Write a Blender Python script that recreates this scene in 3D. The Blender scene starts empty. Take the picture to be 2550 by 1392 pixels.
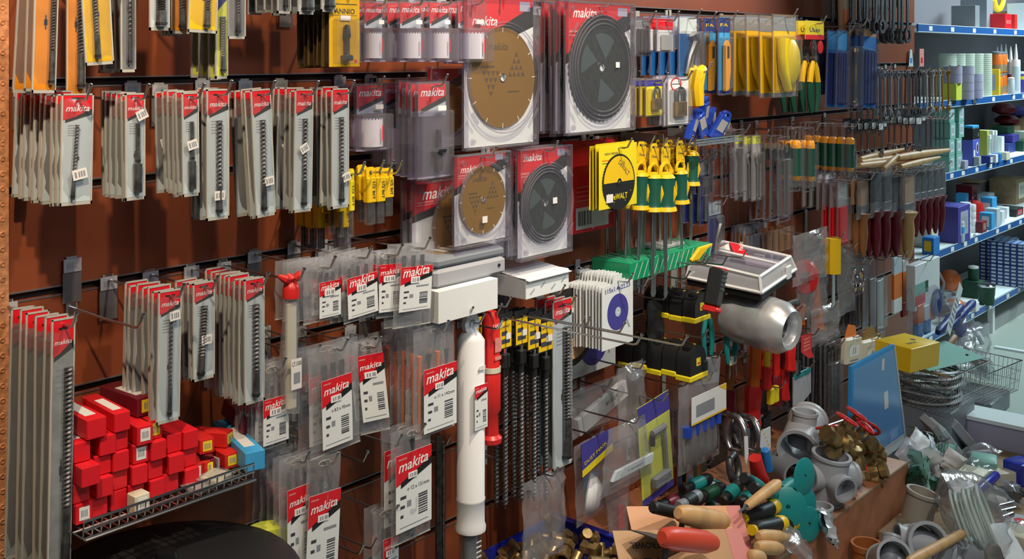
import bpy, math, random
from math import pi, sin, cos, radians as rad
from mathutils import Matrix, Vector
rnd = random.Random(7)
SC = bpy.context.scene
COL = SC.collection
# ------------------------------------------------------------------ camera
F = 2700.0; CX = 1275.0; HY = 132.0; YW = 2.037; EZ = 1.68
VD = Vector((.7578, .6525)); RD = Vector((.6525, -.7578))
cam = bpy.data.cameras.new('camera'); camo = bpy.data.objects.new('camera', cam); COL.objects.link(camo)
cam.sensor_width = 36; cam.lens = F / 2550 * 36; cam.shift_y = -(696 - HY) / 2550
cam.clip_start = .05; cam.clip_end = 60
camo.location = (0, 0, EZ); camo.rotation_euler = (pi / 2, 0, math.atan2(VD.y, VD.x) - pi / 2)
SC.camera = camo
# ------------------------------------------------------------------ world, exposure, lights
w = bpy.data.worlds.new('world'); SC.world = w; w.use_nodes = True
w.node_tree.nodes['Background'].inputs[0].default_value = (.55, .62, .7, 1)
w.node_tree.nodes['Background'].inputs[1].default_value = .055
SC.view_settings.view_transform = 'Standard'; SC.view_settings.look = 'None'
SC.view_settings.exposure = 0; SC.view_settings.gamma = 1
SC.cycles.transparent_max_bounces = 20; SC.cycles.max_bounces = 5; SC.cycles.sample_clamp_indirect = 3
def spot(name, loc, to, power, col, ang=70, blend=.6, r=.03):
    l = bpy.data.lights.new(name, 'SPOT'); l.energy = power; l.color = col; l.spot_size = rad(ang); l.spot_blend = blend; l.shadow_soft_size = r
    o = bpy.data.objects.new(name, l); COL.objects.link(o); o.location = loc
    o.rotation_euler = (Vector(to) - Vector(loc)).to_track_quat('-Z', 'Y').to_euler()
def area(name, loc, to, power, col, sx, sy):
    l = bpy.data.lights.new(name, 'AREA'); l.energy = power; l.color = col; l.shape = 'RECTANGLE'; l.size = sx; l.size_y = sy
    o = bpy.data.objects.new(name, l); COL.objects.link(o); o.location = loc
    o.rotation_euler = (Vector(to) - Vector(loc)).to_track_quat('-Z', 'Y').to_euler()
WARM = (1, .80, .56)
spot('ceiling_spot', (.3, .9, 2.7), (.85, 2.03, 1.35), 120, WARM, 60, .8)
spot('ceiling_spot', (1.3, .8, 2.75), (1.4, 2.03, 1.2), 60, WARM, 62, .8)
spot('ceiling_spot', (2.1, .95, 2.75), (2.35, 2.0, 1.45), 135, (1, .86, .68), 70, .8)
spot('ceiling_spot', (3.2, 1.2, 2.7), (3.45, 2.0, 1.6), 95, WARM, 60, .8)
spot('ceiling_spot', (2.1, .2, 2.75), (3.0, 1.7, .3), 95, (1, .9, .75), 60, .8)
area('tube_and_fill_light', (7.4, .8, 3.0), (6.6, 2.1, 0.6), 135, (.74, .95, 1), 2.4, .3)
area('tube_and_fill_light', (1.6, -.9, 3.0), (1.9, 1.9, .7), 26, (.86, .93, 1), 2.2, .3)  # fill light added behind the camera, no tube there
# ------------------------------------------------------------------ photo to place: a point on a plane parallel to the wall, off metres in front of it
def W(px, py, off=0.):
    t = (px - CX) / F; d = (YW - off) / (VD.y + t * RD.y)
    return Vector((d * (VD.x + t * RD.x), YW - off, EZ - (py - HY) / F * d))
def WZ(px, py, z):
    d = (EZ - z) * F / (py - HY); t = (px - CX) / F
    return Vector((d * (VD.x + t * RD.x), d * (VD.y + t * RD.y), z))
def WX(px, py, x):
    t = (px - CX) / F; d = x / (VD.x + t * RD.x)
    return Vector((x, d * (VD.y + t * RD.y), EZ - (py - HY) / F * d))
def box_at(x0, y0, x1, y1, off):          # rectangle parallel to the wall: centre X, top z, width, height
    xc = W((x0 + x1) / 2, y0, off); a = W(x0, y0, off); b = W(x1, y0, off); c = W((x0 + x1) / 2, y1, off)
    return xc.x, xc.z, b.x - a.x, xc.z - c.z
# ------------------------------------------------------------------ materials
MATS = {}
def mat(name, col=(.5, .5, .5), rough=.5, metal=0., spec=.5, kind=None, **k):
    if name in MATS: return MATS[name]
    m = bpy.data.materials.new(name); m.use_nodes = True; nt = m.node_tree; N = nt.nodes; L = nt.links
    b = N['Principled BSDF']; out = N['Material Output']
    b.inputs['Base Color'].default_value = (*col, 1); b.inputs['Roughness'].default_value = rough; b.inputs['Metallic'].default_value = metal
    b.inputs['Specular IOR Level'].default_value = spec
    tc = N.new('ShaderNodeTexCoord')
    if kind == 'film':      # clear plastic: see-through, with a glossy skin
        tr = N.new('ShaderNodeBsdfTransparent'); tr.inputs[0].default_value = (*col, 1)
        gl = N.new('ShaderNodeBsdfGlossy'); gl.inputs['Roughness'].default_value = rough
        df = N.new('ShaderNodeBsdfDiffuse'); df.inputs[0].default_value = (.8, .8, .84, 1)
        fr = N.new('ShaderNodeLayerWeight'); fr.inputs['Blend'].default_value = .35
        pw = N.new('ShaderNodeMath'); pw.operation = 'POWER'; pw.inputs[1].default_value = 3; ma = N.new('ShaderNodeMath'); ma.operation = 'MULTIPLY_ADD'; ma.inputs[1].default_value = .75; ma.inputs[2].default_value = .045
        L.new(fr.outputs['Facing'], pw.inputs[0]); L.new(pw.outputs[0], ma.inputs[0])
        mx = N.new('ShaderNodeMixShader'); mx2 = N.new('ShaderNodeMixShader'); mx2.inputs[0].default_value = k.get('haze', .08)
        L.new(tr.outputs[0], mx2.inputs[1]); L.new(df.outputs[0], mx2.inputs[2])
        L.new(ma.outputs[0], mx.inputs[0]); L.new(mx2.outputs[0], mx.inputs[1]); L.new(gl.outputs[0], mx.inputs[2]); L.new(mx.outputs[0], out.inputs[0])
        if k.get('bump'):
            no = N.new('ShaderNodeTexNoise'); no.inputs['Scale'].default_value = k['bump']; no.inputs['Detail'].default_value = 3
            bp = N.new('ShaderNodeBump'); bp.inputs['Strength'].default_value = .6; bp.inputs['Distance'].default_value = .01
            L.new(tc.outputs['Object'], no.inputs['Vector']); L.new(no.outputs[0], bp.inputs['Height'])
            for q in (gl, fr): L.new(bp.outputs[0], q.inputs['Normal'])
        N.remove(b)
    elif kind == 'mottle':  # gentle unevenness of the thing's own colour
        no = N.new('ShaderNodeTexNoise'); no.inputs['Scale'].default_value = k.get('scale', 30); no.inputs['Detail'].default_value = 4
        rp = N.new('ShaderNodeValToRGB'); rp.color_ramp.elements[0].position = .35; rp.color_ramp.elements[1].position = .65
        rp.color_ramp.elements[0].color = (*[c * k.get('lo', .75) for c in col], 1); rp.color_ramp.elements[1].color = (*[min(1, c * k.get('hi', 1.15)) for c in col], 1)
        mp = N.new('ShaderNodeMapping'); mp.inputs['Scale'].default_value = k.get('stretch', (1, 1, 1))
        L.new(tc.outputs['Object'], mp.inputs[0]); L.new(mp.outputs[0], no.inputs['Vector']); L.new(no.outputs[0], rp.inputs[0]); L.new(rp.outputs[0], b.inputs['Base Color'])
        if k.get('bump'):
            bp = N.new('ShaderNodeBump'); bp.inputs['Strength'].default_value = k['bump']; bp.inputs['Distance'].default_value = .004
            L.new(no.outputs[0], bp.inputs['Height']); L.new(bp.outputs[0], b.inputs['Normal'])
    MATS[name] = m; return m
mat('laminate', (.22, .053, .019), .40, kind='mottle', scale=3, stretch=(1, 1, .25), lo=.85, hi=1.12)
mat('post_wood', (.62, .27, .12), .6, kind='mottle', scale=90, lo=.7, hi=1.2, bump=.5)
mat('groove_dark', (.02, .012, .01), .7); mat('alu', (.42, .42, .44), .35, .9); mat('steel', (.55, .55, .56), .28, 1.)
mat('chrome', (.8, .8, .82), .12, 1.); mat('dark_steel', (.10, .10, .105), .45, .7, kind='mottle', scale=60, lo=.6, hi=1.5); mat('black', (.012, .012, .013), .5)
mat('black_gloss', (.01, .01, .012), .2); mat('red_card', (.70, .012, .022), .35); mat('pale_card', (.52, .60, .64), .4)
mat('grey_card', (.30, .33, .33), .5, kind='mottle', scale=40, lo=.8, hi=1.1)
mat('white_card', (.78, .80, .80), .45); mat('white_print', (.9, .85, .85), .5); mat('ink', (.05, .05, .06), .6); mat('grey_ink', (.25, .27, .3), .6)
mat('sticker', (.80, .76, .74), .5); mat('film', (.93, .93, .94), .12, kind='film', haze=.05); mat('bag_film', (.90, .90, .91), .17, kind='film', haze=.13, bump=22); mat('milk_film', (.9, .9, .9), .3, kind='film', haze=.55)
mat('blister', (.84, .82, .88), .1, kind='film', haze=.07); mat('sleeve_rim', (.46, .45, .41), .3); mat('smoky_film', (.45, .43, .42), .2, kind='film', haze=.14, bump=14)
mat('amber', (.75, .26, .012), .35, kind='mottle', scale=8, lo=.75, hi=1.2); mat('yellow_sleeve', (.72, .42, .02), .35, kind='mottle', scale=10, lo=.8, hi=1.2)
mat('yellow', (.82, .52, .01), .4); mat('bright_yellow', (.85, .68, .02), .35); mat('lime', (.62, .66, .08), .4); mat('gold', (.40, .20, .022), .38, .5); mat('blade_dark', (.05, .06, .065), .33, .6, kind='mottle', scale=60, lo=.8, hi=1.2); mat('blade_print', (.07, .10, .11), .4, .3)
mat('gold_print', (.10, .055, .012), .5); mat('white_plastic', (.78, .78, .80), .35); mat('red_plastic', (.62, .02, .018), .35)
mat('maroon', (.16, .01, .022), .35); mat('orange', (.78, .17, .015), .4); mat('green_grip', (.008, .085, .055), .45); mat('dark_green', (.006, .06, .03), .5)
mat('teal', (.01, .24, .24), .45); mat('blue', (.02, .19, .55), .45); mat('navy', (.02, .035, .20), .45); mat('sky_blue', (.05, .35, .70), .45)
mat('blue_clear', (.02, .06, .42), .15); mat('wood', (.62, .36, .15), .5, kind='mottle', scale=20, stretch=(1, 1, .15), lo=.85, hi=1.1)
mat('dark_wood', (.36, .15, .05), .5, kind='mottle', scale=20, stretch=(1, 1, .15), lo=.7, hi=1.1); mat('ledge_wood', (.40, .155, .075), .5, kind='mottle', scale=14, lo=.85, hi=1.1)
mat('pvc', (.40, .41, .44), .4); mat('pvc_dark', (.22, .24, .27), .45); mat('brass', (.42, .28, .12), .35, .8, kind='mottle', scale=40, lo=.6, hi=1.2)
mat('cardboard', (.30, .20, .11), .7, kind='mottle', scale=30, lo=.85, hi=1.1); mat('cream', (.66, .62, .48), .5); mat('floor_tile', (.40, .45, .39), .35)
mat('shelf_white', (.80, .86, .86), .35); mat('shelf_blue', (.015, .10, .33), .4); mat('shelf_back', (.14, .13, .15), .6); mat('rubber', (.03, .03, .032), .7)
mat('pink_card', (.70, .25, .22), .5); mat('mint', (.20, .42, .36), .5); mat('check_blue', (.10, .16, .28), .5); mat('lavender', (.40, .38, .50), .4)
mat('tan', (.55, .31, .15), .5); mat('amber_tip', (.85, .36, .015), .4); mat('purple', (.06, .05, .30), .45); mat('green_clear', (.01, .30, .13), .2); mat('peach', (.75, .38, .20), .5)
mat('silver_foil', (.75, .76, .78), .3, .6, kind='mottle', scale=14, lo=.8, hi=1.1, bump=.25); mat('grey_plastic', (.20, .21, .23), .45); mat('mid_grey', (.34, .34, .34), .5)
# ------------------------------------------------------------------ mesh builder
_txt = {}
def text_geo(s, shear=0.):
    k = (s, shear)
    if k not in _txt:
        c = bpy.data.curves.new('t', 'FONT'); c.body = s; c.size = 1; c.resolution_u = 2; c.shear = shear; c.offset = .012; c.align_x = 'CENTER'
        o = bpy.data.objects.new('t', c); me = o.to_mesh()
        _txt[k] = ([tuple(v.co[:2]) for v in me.vertices], [tuple(p.vertices) for p in me.polygons])
        xs = [v[0] for v in _txt[k][0]]; wd = max(xs) - min(xs) if xs else 1
        _txt[k] += (wd, (max(xs) + min(xs)) / 2)
        o.to_mesh_clear(); bpy.data.objects.remove(o); bpy.data.curves.remove(c)
    return _txt[k]
class MB:
    def __init__(s): s.v = []; s.f = []; s.m = []; s.mats = []; s.M = Matrix()
    def mi(s, n):
        if n not in s.mats: s.mats.append(n)
        return s.mats.index(n)
    def add(s, vs, fs, mt):
        b = len(s.v); M = s.M; s.v += [tuple(M @ Vector(v)) for v in vs]; i = s.mi(mt)
        s.f += [tuple(b + q for q in f) for f in fs]; s.m += [i] * len(fs); return s
    def box(s, x0, y0, z0, x1, y1, z1, mt, bev=0.):
        if bev <= 0:
            vs = [(x, y, z) for z in (z0, z1) for y in (y0, y1) for x in (x0, x1)]
            return s.add(vs, [(0, 2, 3, 1), (4, 5, 7, 6), (0, 1, 5, 4), (2, 6, 7, 3), (0, 4, 6, 2), (1, 3, 7, 5)], mt)
        c = bev; p = [(x0 + c, y0), (x1 - c, y0), (x1, y0 + c), (x1, y1 - c), (x1 - c, y1), (x0 + c, y1), (x0, y1 - c), (x0, y0 + c)]
        q = [(x0 + 2 * c, y0 + c), (x1 - 2 * c, y0 + c), (x1 - c, y0 + 2 * c), (x1 - c, y1 - 2 * c), (x1 - 2 * c, y1 - c), (x0 + 2 * c, y1 - c), (x0 + c, y1 - 2 * c), (x0 + c, y0 + 2 * c)]
        vs = [(*a, z0) for a in q] + [(*a, z0 + c) for a in p] + [(*a, z1 - c) for a in p] + [(*a, z1) for a in q]
        fs = [tuple(range(7, -1, -1)), tuple(range(24, 32))]
        for r in range(3): fs += [(8 * r + i, 8 * r + (i + 1) % 8, 8 * r + 8 + (i + 1) % 8, 8 * r + 8 + i) for i in range(8)]
        return s.add(vs, fs, mt)
    def prism(s, pts, y0, y1, mt):          # outline in x,z extruded along y (y0 is the near side)
        n = len(pts); vs = [(x, y0, z) for x, z in pts] + [(x, y1, z) for x, z in pts]
        return s.add(vs, [tuple(range(n)), tuple(range(2 * n - 1, n - 1, -1))] + [(i, i + n, (i + 1) % n + n, (i + 1) % n) for i in range(n)], mt)
    def flat(s, pts, y, mt): return s.add([(x, y, z) for x, z in pts], [tuple(range(len(pts)))], mt)
    def rect(s, x0, z0, x1, z1, y, mt): return s.flat([(x0, z0), (x1, z0), (x1, z1), (x0, z1)], y, mt)
    def text(s, t, x, z, y, size, mt, width=None, shear=0., rot=0.):
        vs, fs, wd, cx = text_geo(t, shear); k = size; kx = (width / wd) if width else size; c, q = cos(rot), sin(rot)
        P = []
        for a, b in vs:
            u = (a - cx) * kx; v = b * k; P.append((x + u * c - v * q, y, z + u * q + v * c))
        return s.add(P, fs, mt)
    def tube(s, pts, r, n, mt, caps=True):
        pts = [Vector(p) for p in pts]; rs = r if isinstance(r, (list, tuple)) else [r] * len(pts)
        vs = []; up = None
        for i, p in enumerate(pts):
            d = (pts[min(i + 1, len(pts) - 1)] - pts[max(i - 1, 0)]).normalized()
            if up is None: up = d.orthogonal().normalized()
            up = (up - d * up.dot(d)).normalized(); sd = d.cross(up)
            for j in range(n):
                a = 2 * pi * j / n; vs.append(tuple(p + (up * cos(a) + sd * sin(a)) * rs[i]))
        fs = [(i * n + j, i * n + (j + 1) % n, (i + 1) * n + (j + 1) % n, (i + 1) * n + j) for i in range(len(pts) - 1) for j in range(n)]
        if caps: fs += [tuple(range(n - 1, -1, -1)), tuple(range((len(pts) - 1) * n, len(pts) * n))]
        return s.add(vs, fs, mt)
    def lathe(s, prof, n, mt, axis='z', close=False):   # prof: (r, h) pairs
        vs = []; m = len(prof)
        for r, h in prof:
            for j in range(n):
                a = 2 * pi * j / n
                vs.append((r * cos(a), r * sin(a), h) if axis == 'z' else (r * cos(a), h, r * sin(a)) if axis == 'y' else (h, r * cos(a), r * sin(a)))
        rows = m if close else m - 1
        fs = [(i * n + j, i * n + (j + 1) % n, ((i + 1) % m) * n + (j + 1) % n, ((i + 1) % m) * n + j) for i in range(rows) for j in range(n)]
        if not close:
            if prof[0][0] > 1e-6: fs.append(tuple(range(n - 1, -1, -1)))
            if prof[-1][0] > 1e-6: fs.append(tuple(range((m - 1) * n, m * n)))
        return s.add(vs, fs, mt)
    def at(s, loc=(0, 0, 0), rot=(0, 0, 0), sc=(1, 1, 1)):
        from mathutils import Euler
        s.M = Matrix.Translation(loc) @ Euler(rot).to_matrix().to_4x4() @ Matrix.Diagonal((*sc, 1)); return s
    def mesh(s, name):
        me = bpy.data.meshes.new(name); me.from_pydata(s.v, [], s.f)
        for n in s.mats: me.materials.append(MATS[n])
        me.polygons.foreach_set('material_index', s.m); me.polygons.foreach_set('use_smooth', [True] * len(s.f))
        me.update(); me.set_sharp_from_angle(angle=rad(38)); return me
def mb(): return MB()
# ------------------------------------------------------------------ objects
def struct(name, m, loc=(0, 0, 0), kind='structure'):
    o = bpy.data.objects.new(name, m.mesh(name)); COL.objects.link(o); o.location = loc; o['kind'] = kind; return o
def put(proto, loc, label, group=None, rot=(0, 0, 0), sc=(1, 1, 1)):
    """proto = (name, category, tree); tree = mesh or list of (part name, mesh, [sub-parts])."""
    name, cat, tree = proto
    if isinstance(sc, (int, float)): sc = (sc,) * 3
    if isinstance(tree, list):
        r = bpy.data.objects.new(name, None); r.empty_display_size = .02; COL.objects.link(r)
        for pn, me, sub in tree:
            c = bpy.data.objects.new(pn, me); COL.objects.link(c); c.parent = r
            for sn, sm in sub:
                d = bpy.data.objects.new(sn, sm); COL.objects.link(d); d.parent = c
    else:
        r = bpy.data.objects.new(name, tree); COL.objects.link(r)
    r.location = loc; r.rotation_euler = rot; r.scale = sc
    r['label'] = label; r['category'] = cat
    if group: r['group'] = group
    return r
ORD = ['frontmost', 'second', 'third', 'fourth', 'fifth', 'sixth', 'seventh', 'eighth', 'ninth', 'tenth', 'eleventh', 'twelfth', 'thirteenth', 'fourteenth']
def olab(desc, i, where): return (desc + (', frontmost ' if i == 0 else ', ' + ORD[i] + ' from front ') + where)
# ------------------------------------------------------------------ the setting
def groove_z(k): return EZ - .0569 - .2014 * k
XL = W(15, 300).x; XR = W(2277, 160).x
m = mb(); zt = groove_z(-3) + .19
for k in range(-3, 9):
    z1 = (groove_z(k - 1) - .007) if k > -3 else zt
    m.box(XL, 0, max(groove_z(k) + .007, -.005), XR, .02, z1, 'laminate')
m.box(XL, .02, 0, XR, .035, zt, 'groove_dark')
struct('wall_back', m, (0, YW, 0))
m = mb()
for k in range(-3, 8):
    z = groove_z(k)
    for s in (-1, 1): m.box(XL, -.0015, z + s * .0085 - .0014, XR, .018, z + s * .0085 + .0014, 'alu')
    m.box(XL, .014, z - .007, XR, .019, z + .007, 'groove_dark')
struct('trim_1', m, (0, YW, 0))
m = mb(); m.box(XL - .35, -.012, 0, XL, .03, zt, 'post_wood')
for k in range(60):
    for j in range(4): m.at((XL - .012 - j * .02, -.012, 2.1 - k * .028 + (j % 2) * .014)); m.lathe([(.006, 0), (.004, -.002), (.0035, -.0005)], 8, 'post_wood', 'y')
m.at(); struct('trim_2', m, (0, YW, 0))
m = mb(); m.box(-1, -2.5, -.05, 12, 9, 0, 'floor_tile'); struct('floor', m)
# ------------------------------------------------------------------ hooks and packets
from mathutils import noise as _nz
def helix(m, x, y, z0, z1, r, mt, turns=6, n=10, flat=.45, steps=None):
    steps = steps or max(12, int(turns * 8)); vs = []
    for i in range(steps + 1):
        t = i / steps; z = z0 + (z1 - z0) * t; a0 = t * turns * 2 * pi; rr = r if t > .03 else r * .4
        for j in range(n):
            a = 2 * pi * j / n; u, v = rr * cos(a), rr * flat * sin(a) * (1 + .5 * abs(sin(a)))
            vs.append((x + u * cos(a0) - v * sin(a0), y + u * sin(a0) + v * cos(a0), z))
    fs = [(i * n + j, i * n + (j + 1) % n, (i + 1) * n + (j + 1) % n, (i + 1) * n + j) for i in range(steps) for j in range(n)]
    fs += [tuple(range(n)), tuple(range(steps * n, steps * n + n))]; m.add(vs, fs, mt)
def pillow(m, w, h, t, mt, x0=None, z1=0., seed=0, crumple=.004, nx=7, nz=11, front=True, back=True, taper=0.):
    x0 = -w / 2 if x0 is None else x0
    for s in ((-1,) if front and not back else (-1, 1)):
        vs = []
        for i in range(nz + 1):
            for j in range(nx + 1):
                u, v = j / nx, i / nz; e = min(1, 4 * u * (1 - u) * 1.3) * min(1, 4 * v * (1 - v) * 2.0)
                k = _nz.noise(Vector((u * 4 + seed * 7.1, v * 7 + seed * 3.3, s * 2.))); k2 = _nz.noise(Vector((u * 3 + 9, v * 3 + seed, 5.)))
                sq = 1 - taper * v
                vs.append((x0 + w * (.5 + (u - .5) * sq) + k2 * crumple * (.4 + v), s * (t / 2 * e) + k * crumple + k2 * crumple, z1 - h * v))
        m.add(vs, [(i * (nx + 1) + j, i * (nx + 1) + j + 1, (i + 1) * (nx + 1) + j + 1, (i + 1) * (nx + 1) + j) for i in range(nz) for j in range(nx)], mt)
    return m
def bars(m, x0, z0, x1, z1, y, mt='ink', n=7, vert=True, seed=1):
    r = random.Random(seed); q = (x1 - x0) if vert else (z1 - z0)
    for i in range(n):
        a = q * (i + .1 + r.random() * .2) / n; b = a + q / n * (.35 + r.random() * .4)
        m.rect(x0 + a, z0, x0 + b, z1, y, mt) if vert else m.rect(x0, z0 + a, x1, z0 + b, y, mt)
def sticker(w=.03, h=.016, mt='sticker', yb=0.):
    m = mb(); m.box(-w / 2, yb - .0006, -h / 2, w / 2, yb, h / 2, mt); r = random.Random(3)
    for i, (a, b) in enumerate(((-.36, -.2), (-.12, 0), (.08, .2), (.24, .36))): m.rect(w * a, -h * .22, w * b, h * .22, yb - .0009, 'grey_ink')
    return m
_hk = {}
def hook(x, z, L=.25, where='', ticket=True, mt='steel', y0=0., lab=None, grp='wire display hooks on the slatted wall', drop=None):
    """wire hook whose straight part runs at height z; its bracket hangs from the groove above."""
    g = min((groove_z(k) for k in range(-4, 9) if groove_z(k) > z - .035), default=z + .05); b = round(min(max(g - z, .01), .17), 2) if drop is None else drop
    key = (b, round(L, 2), ticket, mt)
    if key not in _hk:
        m = mb(); m.tube([(0, -.004, 0), (0, -L * .5, -.002), (0, -L + .01, 0), (0, -L, .003), (0, -L - .014, .026)], .0026, 8, mt);
        m.at((0, -L - .0145, .0268)); m.lathe([(0, -.004), (.003, -.003), (.004, 0), (.003, .003), (0, .004)], 10, 'chrome'); m.at()
        k = mb(); k.box(-.011, -.004, -.03, .011, 0, b, mt if mt != 'steel' else 'mid_grey'); k.box(-.008, -.006, -.012, .008, -.003, .012, 'steel')
        tr = [('prong', m.mesh('prong'), []), ('bracket', k.mesh('bracket'), [])]
        if ticket:
            t = mb(); t.box(-.018, -.0075, b - .03, .018, -.005, b - .004, 'pvc' if ticket == 1 else 'sticker'); bars(t, -.012, b - .024, .012, b - .012, -.0078, 'grey_ink', 5)
            t.box(-.019, -.0055, b - .09, .019, -.0045, b - .03, 'smoky_film'); tr.append(('price_ticket', t.mesh('price_ticket'), []))
        _hk[key] = ('display_hook', 'hook', tr)
    return put(_hk[key], (x, YW - y0 - .002, z), lab or ('steel wire display hook carrying ' + where), grp)
NTH = ['', 'second ', 'third ', 'fourth ']
def stack(maker, box, n=1, off=.215, pitch=.018, desc='', where='', grp=None, tilt=0., yaw=0., hole=.012, hk=True, L=None, jit=.02, hx=0., hw=None, back=None, ticket=True, **kw):
    X, zt, w_, h_ = box_at(*box, off); hz = hole
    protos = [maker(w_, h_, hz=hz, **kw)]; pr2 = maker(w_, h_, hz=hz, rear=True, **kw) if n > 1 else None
    for i in range(n):
        o = off - i * pitch; j = 0 if i == 0 else 1
        put(protos[0] if i == 0 else pr2, (X + j * rnd.uniform(-.003, .003), YW - o, zt - hz + (0 if i == 0 else rnd.uniform(-.004, .004))),
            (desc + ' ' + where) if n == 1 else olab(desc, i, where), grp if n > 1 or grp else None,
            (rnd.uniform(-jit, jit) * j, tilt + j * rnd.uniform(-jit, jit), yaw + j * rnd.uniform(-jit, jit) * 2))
    if hk: hook(X + hx, zt - hz + .001, L or off + .03, hw or ('the ' + where.replace('on hook ', 'stack ') if 0 else (desc + ' ' + where).replace(' with ', ' ')[:0] + shorthook(desc, where)), ticket)
    return X, zt, w_, h_
def shorthook(desc, where): return ' '.join((desc.split(' with ')[0]).split()[-3:]) + 's ' + where
def _card_outline(w, h, hz, c=.004): return [(-w / 2, hz - h + c), (-w / 2 + c, hz - h), (w / 2 - c, hz - h), (w / 2, hz - h + c), (w / 2, hz - c), (w / 2 - c, hz), (-w / 2 + c, hz), (-w / 2, hz - c)]
_cache = {}
def cached(fn):
    def g(w, h, **k):
        key = (fn.__name__, round(w, 3), round(h, 3), tuple(sorted((a, str(b)) for a, b in k.items())))
        if key not in _cache: _cache[key] = fn(w, h, **k)
        return _cache[key]
    return g
def logo(m, x, z, y, width, rot=0., mt='white_print', txt='makita'):
    m.text(txt, x, z, y, width * .36, mt, width=width, shear=.3, rot=rot)
@cached
def bitpack(w, h, hz=.012, rear=False, head=.24, lean=0., body='pale_card', bit='dark_steel', bw=.25, stk=None, top='red_card', br=0., name='drill_bit_packet', barrel=False, txt='makita', turns=8):
    t = hz; hl = h * head; hr = hl * .72; y = -.0012; m = mb()
    m.prism([(-w / 2 + .003, t - hl), (w / 2 - .003, t - hr), (w / 2 - .003, t - .002), (-w / 2 + .003, t - .002)], -.001, .001, top)
    m.prism([(-w / 2 + .003, t - h + .006), (w / 2 - .003, t - h + .006), (w / 2 - .003, t - hr), (-w / 2 + .003, t - hl)], -.001, .001, body)
    if top == 'red_card':
        m.flat([(-w * .38, t - hl * .985), (w / 2 - .003, t - hr * .99), (w / 2 - .003, t - hr * .8), (-w * .2, t - hl * .93)], y, 'black'); m.flat([(-w * .38, t - hl * 1.09), (w / 2 - .003, t - hr * 1.12), (w / 2 - .003, t - hr * .97), (-w * .38, t - hl * .97)], y, 'black')
        m.rect(-w * .2, t - h * .035 - .004, w * .2, t - h * .035, y, 'black')
    if txt: logo(m, 0, t - hl * .66, y - .0003, w * .74, mt='white_print', txt=txt)
    if not rear:
        for q in range(5): m.rect(-w * .3, t - hl - h * (.05 + q * .022), w * (.0 + .06 * (q % 3)), t - hl - h * (.043 + q * .022), y, 'grey_ink')
        m.rect(-w * .08, t - h * .6, w * .08, t - h * .565, y, 'ink'); m.rect(-w * .035, t - h * .625, w * .035, t - h * .54, y, 'ink')
    tree = [('card', m.mesh('card'), [])]
    b = mb(); r = w * bw / 2; bx = w * br; z1 = t - hl - h * .04; z0 = t - h + h * .05
    if not rear:
        if barrel: b.tube([(bx, -.006, t - h * .98 + .01), (bx, -.006, t - h * .66)], [r * 1.5, r * 1.6], 10, bit); z0 = t - h * .66
        b.M = Matrix.Rotation(lean, 4, 'Y')
        helix(b, bx, -.006, z0 + (z1 - z0) * .28, z1, r, bit, turns, 8); b.tube([(bx, -.006, z0), (bx, -.006, z0 + (z1 - z0) * .3)], r * .95, 8, bit); b.tube([(bx, -.006, z0 + .004), (bx, -.006, z0 + .008)], r * 1.1, 8, 'black')
        tree.append(('drill_bit', b.mesh('drill_bit'), []))
    s = mb(); e = .0028
    for (a, bb, c, d) in ((-w / 2, t - h, -w / 2 + e, t), (w / 2 - e, t - h, w / 2, t), (-w / 2, t - h, w / 2, t - h + e * 2), (-w / 2, t - e, w / 2, t)): s.box(a, -.0018, bb, c, .0018, d, 'sleeve_rim')
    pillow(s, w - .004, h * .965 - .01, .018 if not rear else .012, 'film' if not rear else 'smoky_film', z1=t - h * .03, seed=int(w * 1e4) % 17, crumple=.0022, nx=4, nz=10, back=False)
    tree.append(('plastic_sleeve', s.mesh('plastic_sleeve'), []))
    if stk:
        q = sticker(w * .5 if w > .05 else .026, .017); q.at(); 
        k = mb(); k.at((w * stk[0], -.0105, t - h * stk[1]), (0, stk[2] if len(stk) > 2 else 0, 0)); ww = max(.022, min(w * .45, .036)); k.box(-ww / 2, -.0008, -.009, ww / 2, 0, .009, 'sticker')
        for a, c in ((-.36, -.22), (-.1, .0), (.06, .18), (.24, .36)): k.rect(ww * a, -.005, ww * c, .005, -.0011, 'grey_ink')
        tree.append(('price_sticker', k.mesh('price_sticker'), []))
    return (name, 'drill bit', tree)
def mak_label(m, x0, z0, x1, z1, y, txt='makita', sub=None, rh=.4, seed=1):
    w, h = x1 - x0, z1 - z0; m.box(x0, y, z0, x1, y + .001, z1, 'white_card'); f = y - .0003
    m.flat([(x0, z1 - h * rh), (x1, z1 - h * rh * .45), (x1, z1), (x0, z1)], f, 'red_card')
    m.flat([(x0 + w * .13, z1 - h * rh * 1.08), (x1, z1 - h * rh * .62), (x1, z1 - h * rh * .36), (x0 + w * .13, z1 - h * rh * .9)], f - .0003, 'black')
    logo(m, (x0 + x1) / 2 - w * .02, z1 - h * rh * .52, f - .0006, w * .84, rot=.06, txt=txt)
    m.rect(x0 + w * .06, z1 - h * .07, x0 + w * .3, z1 - h * .05, f - .0003, 'pink_card')
    if sub: m.text(sub, x0 + w * .62, z1 - h * (rh + .09), f, h * .07, 'ink', width=w * .62)
    else: m.rect(x0 + w * .5, z1 - h * (rh + .07), x1 - w * .1, z1 - h * (rh + .035), f, 'grey_ink')
    bars(m, x0 + w * .62, z0 + h * .14, x1 - w * .12, z0 + h * .42, f, 'ink', 9, False, seed)
    for q in range(3): m.rect(x0 + w * .12, z0 + h * (.18 + q * .12), x0 + w * (.2 + .04 * q), z0 + h * (.22 + q * .12), f, 'ink')
    m.rect(x0 + w * .3, z0 + h * .3, x0 + w * .42, z0 + h * .38, f, 'grey_ink'); m.rect(x0 + w * .1, z0 + h * .05, x1 - w * .1, z0 + h * .062, f, 'grey_ink')
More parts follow.
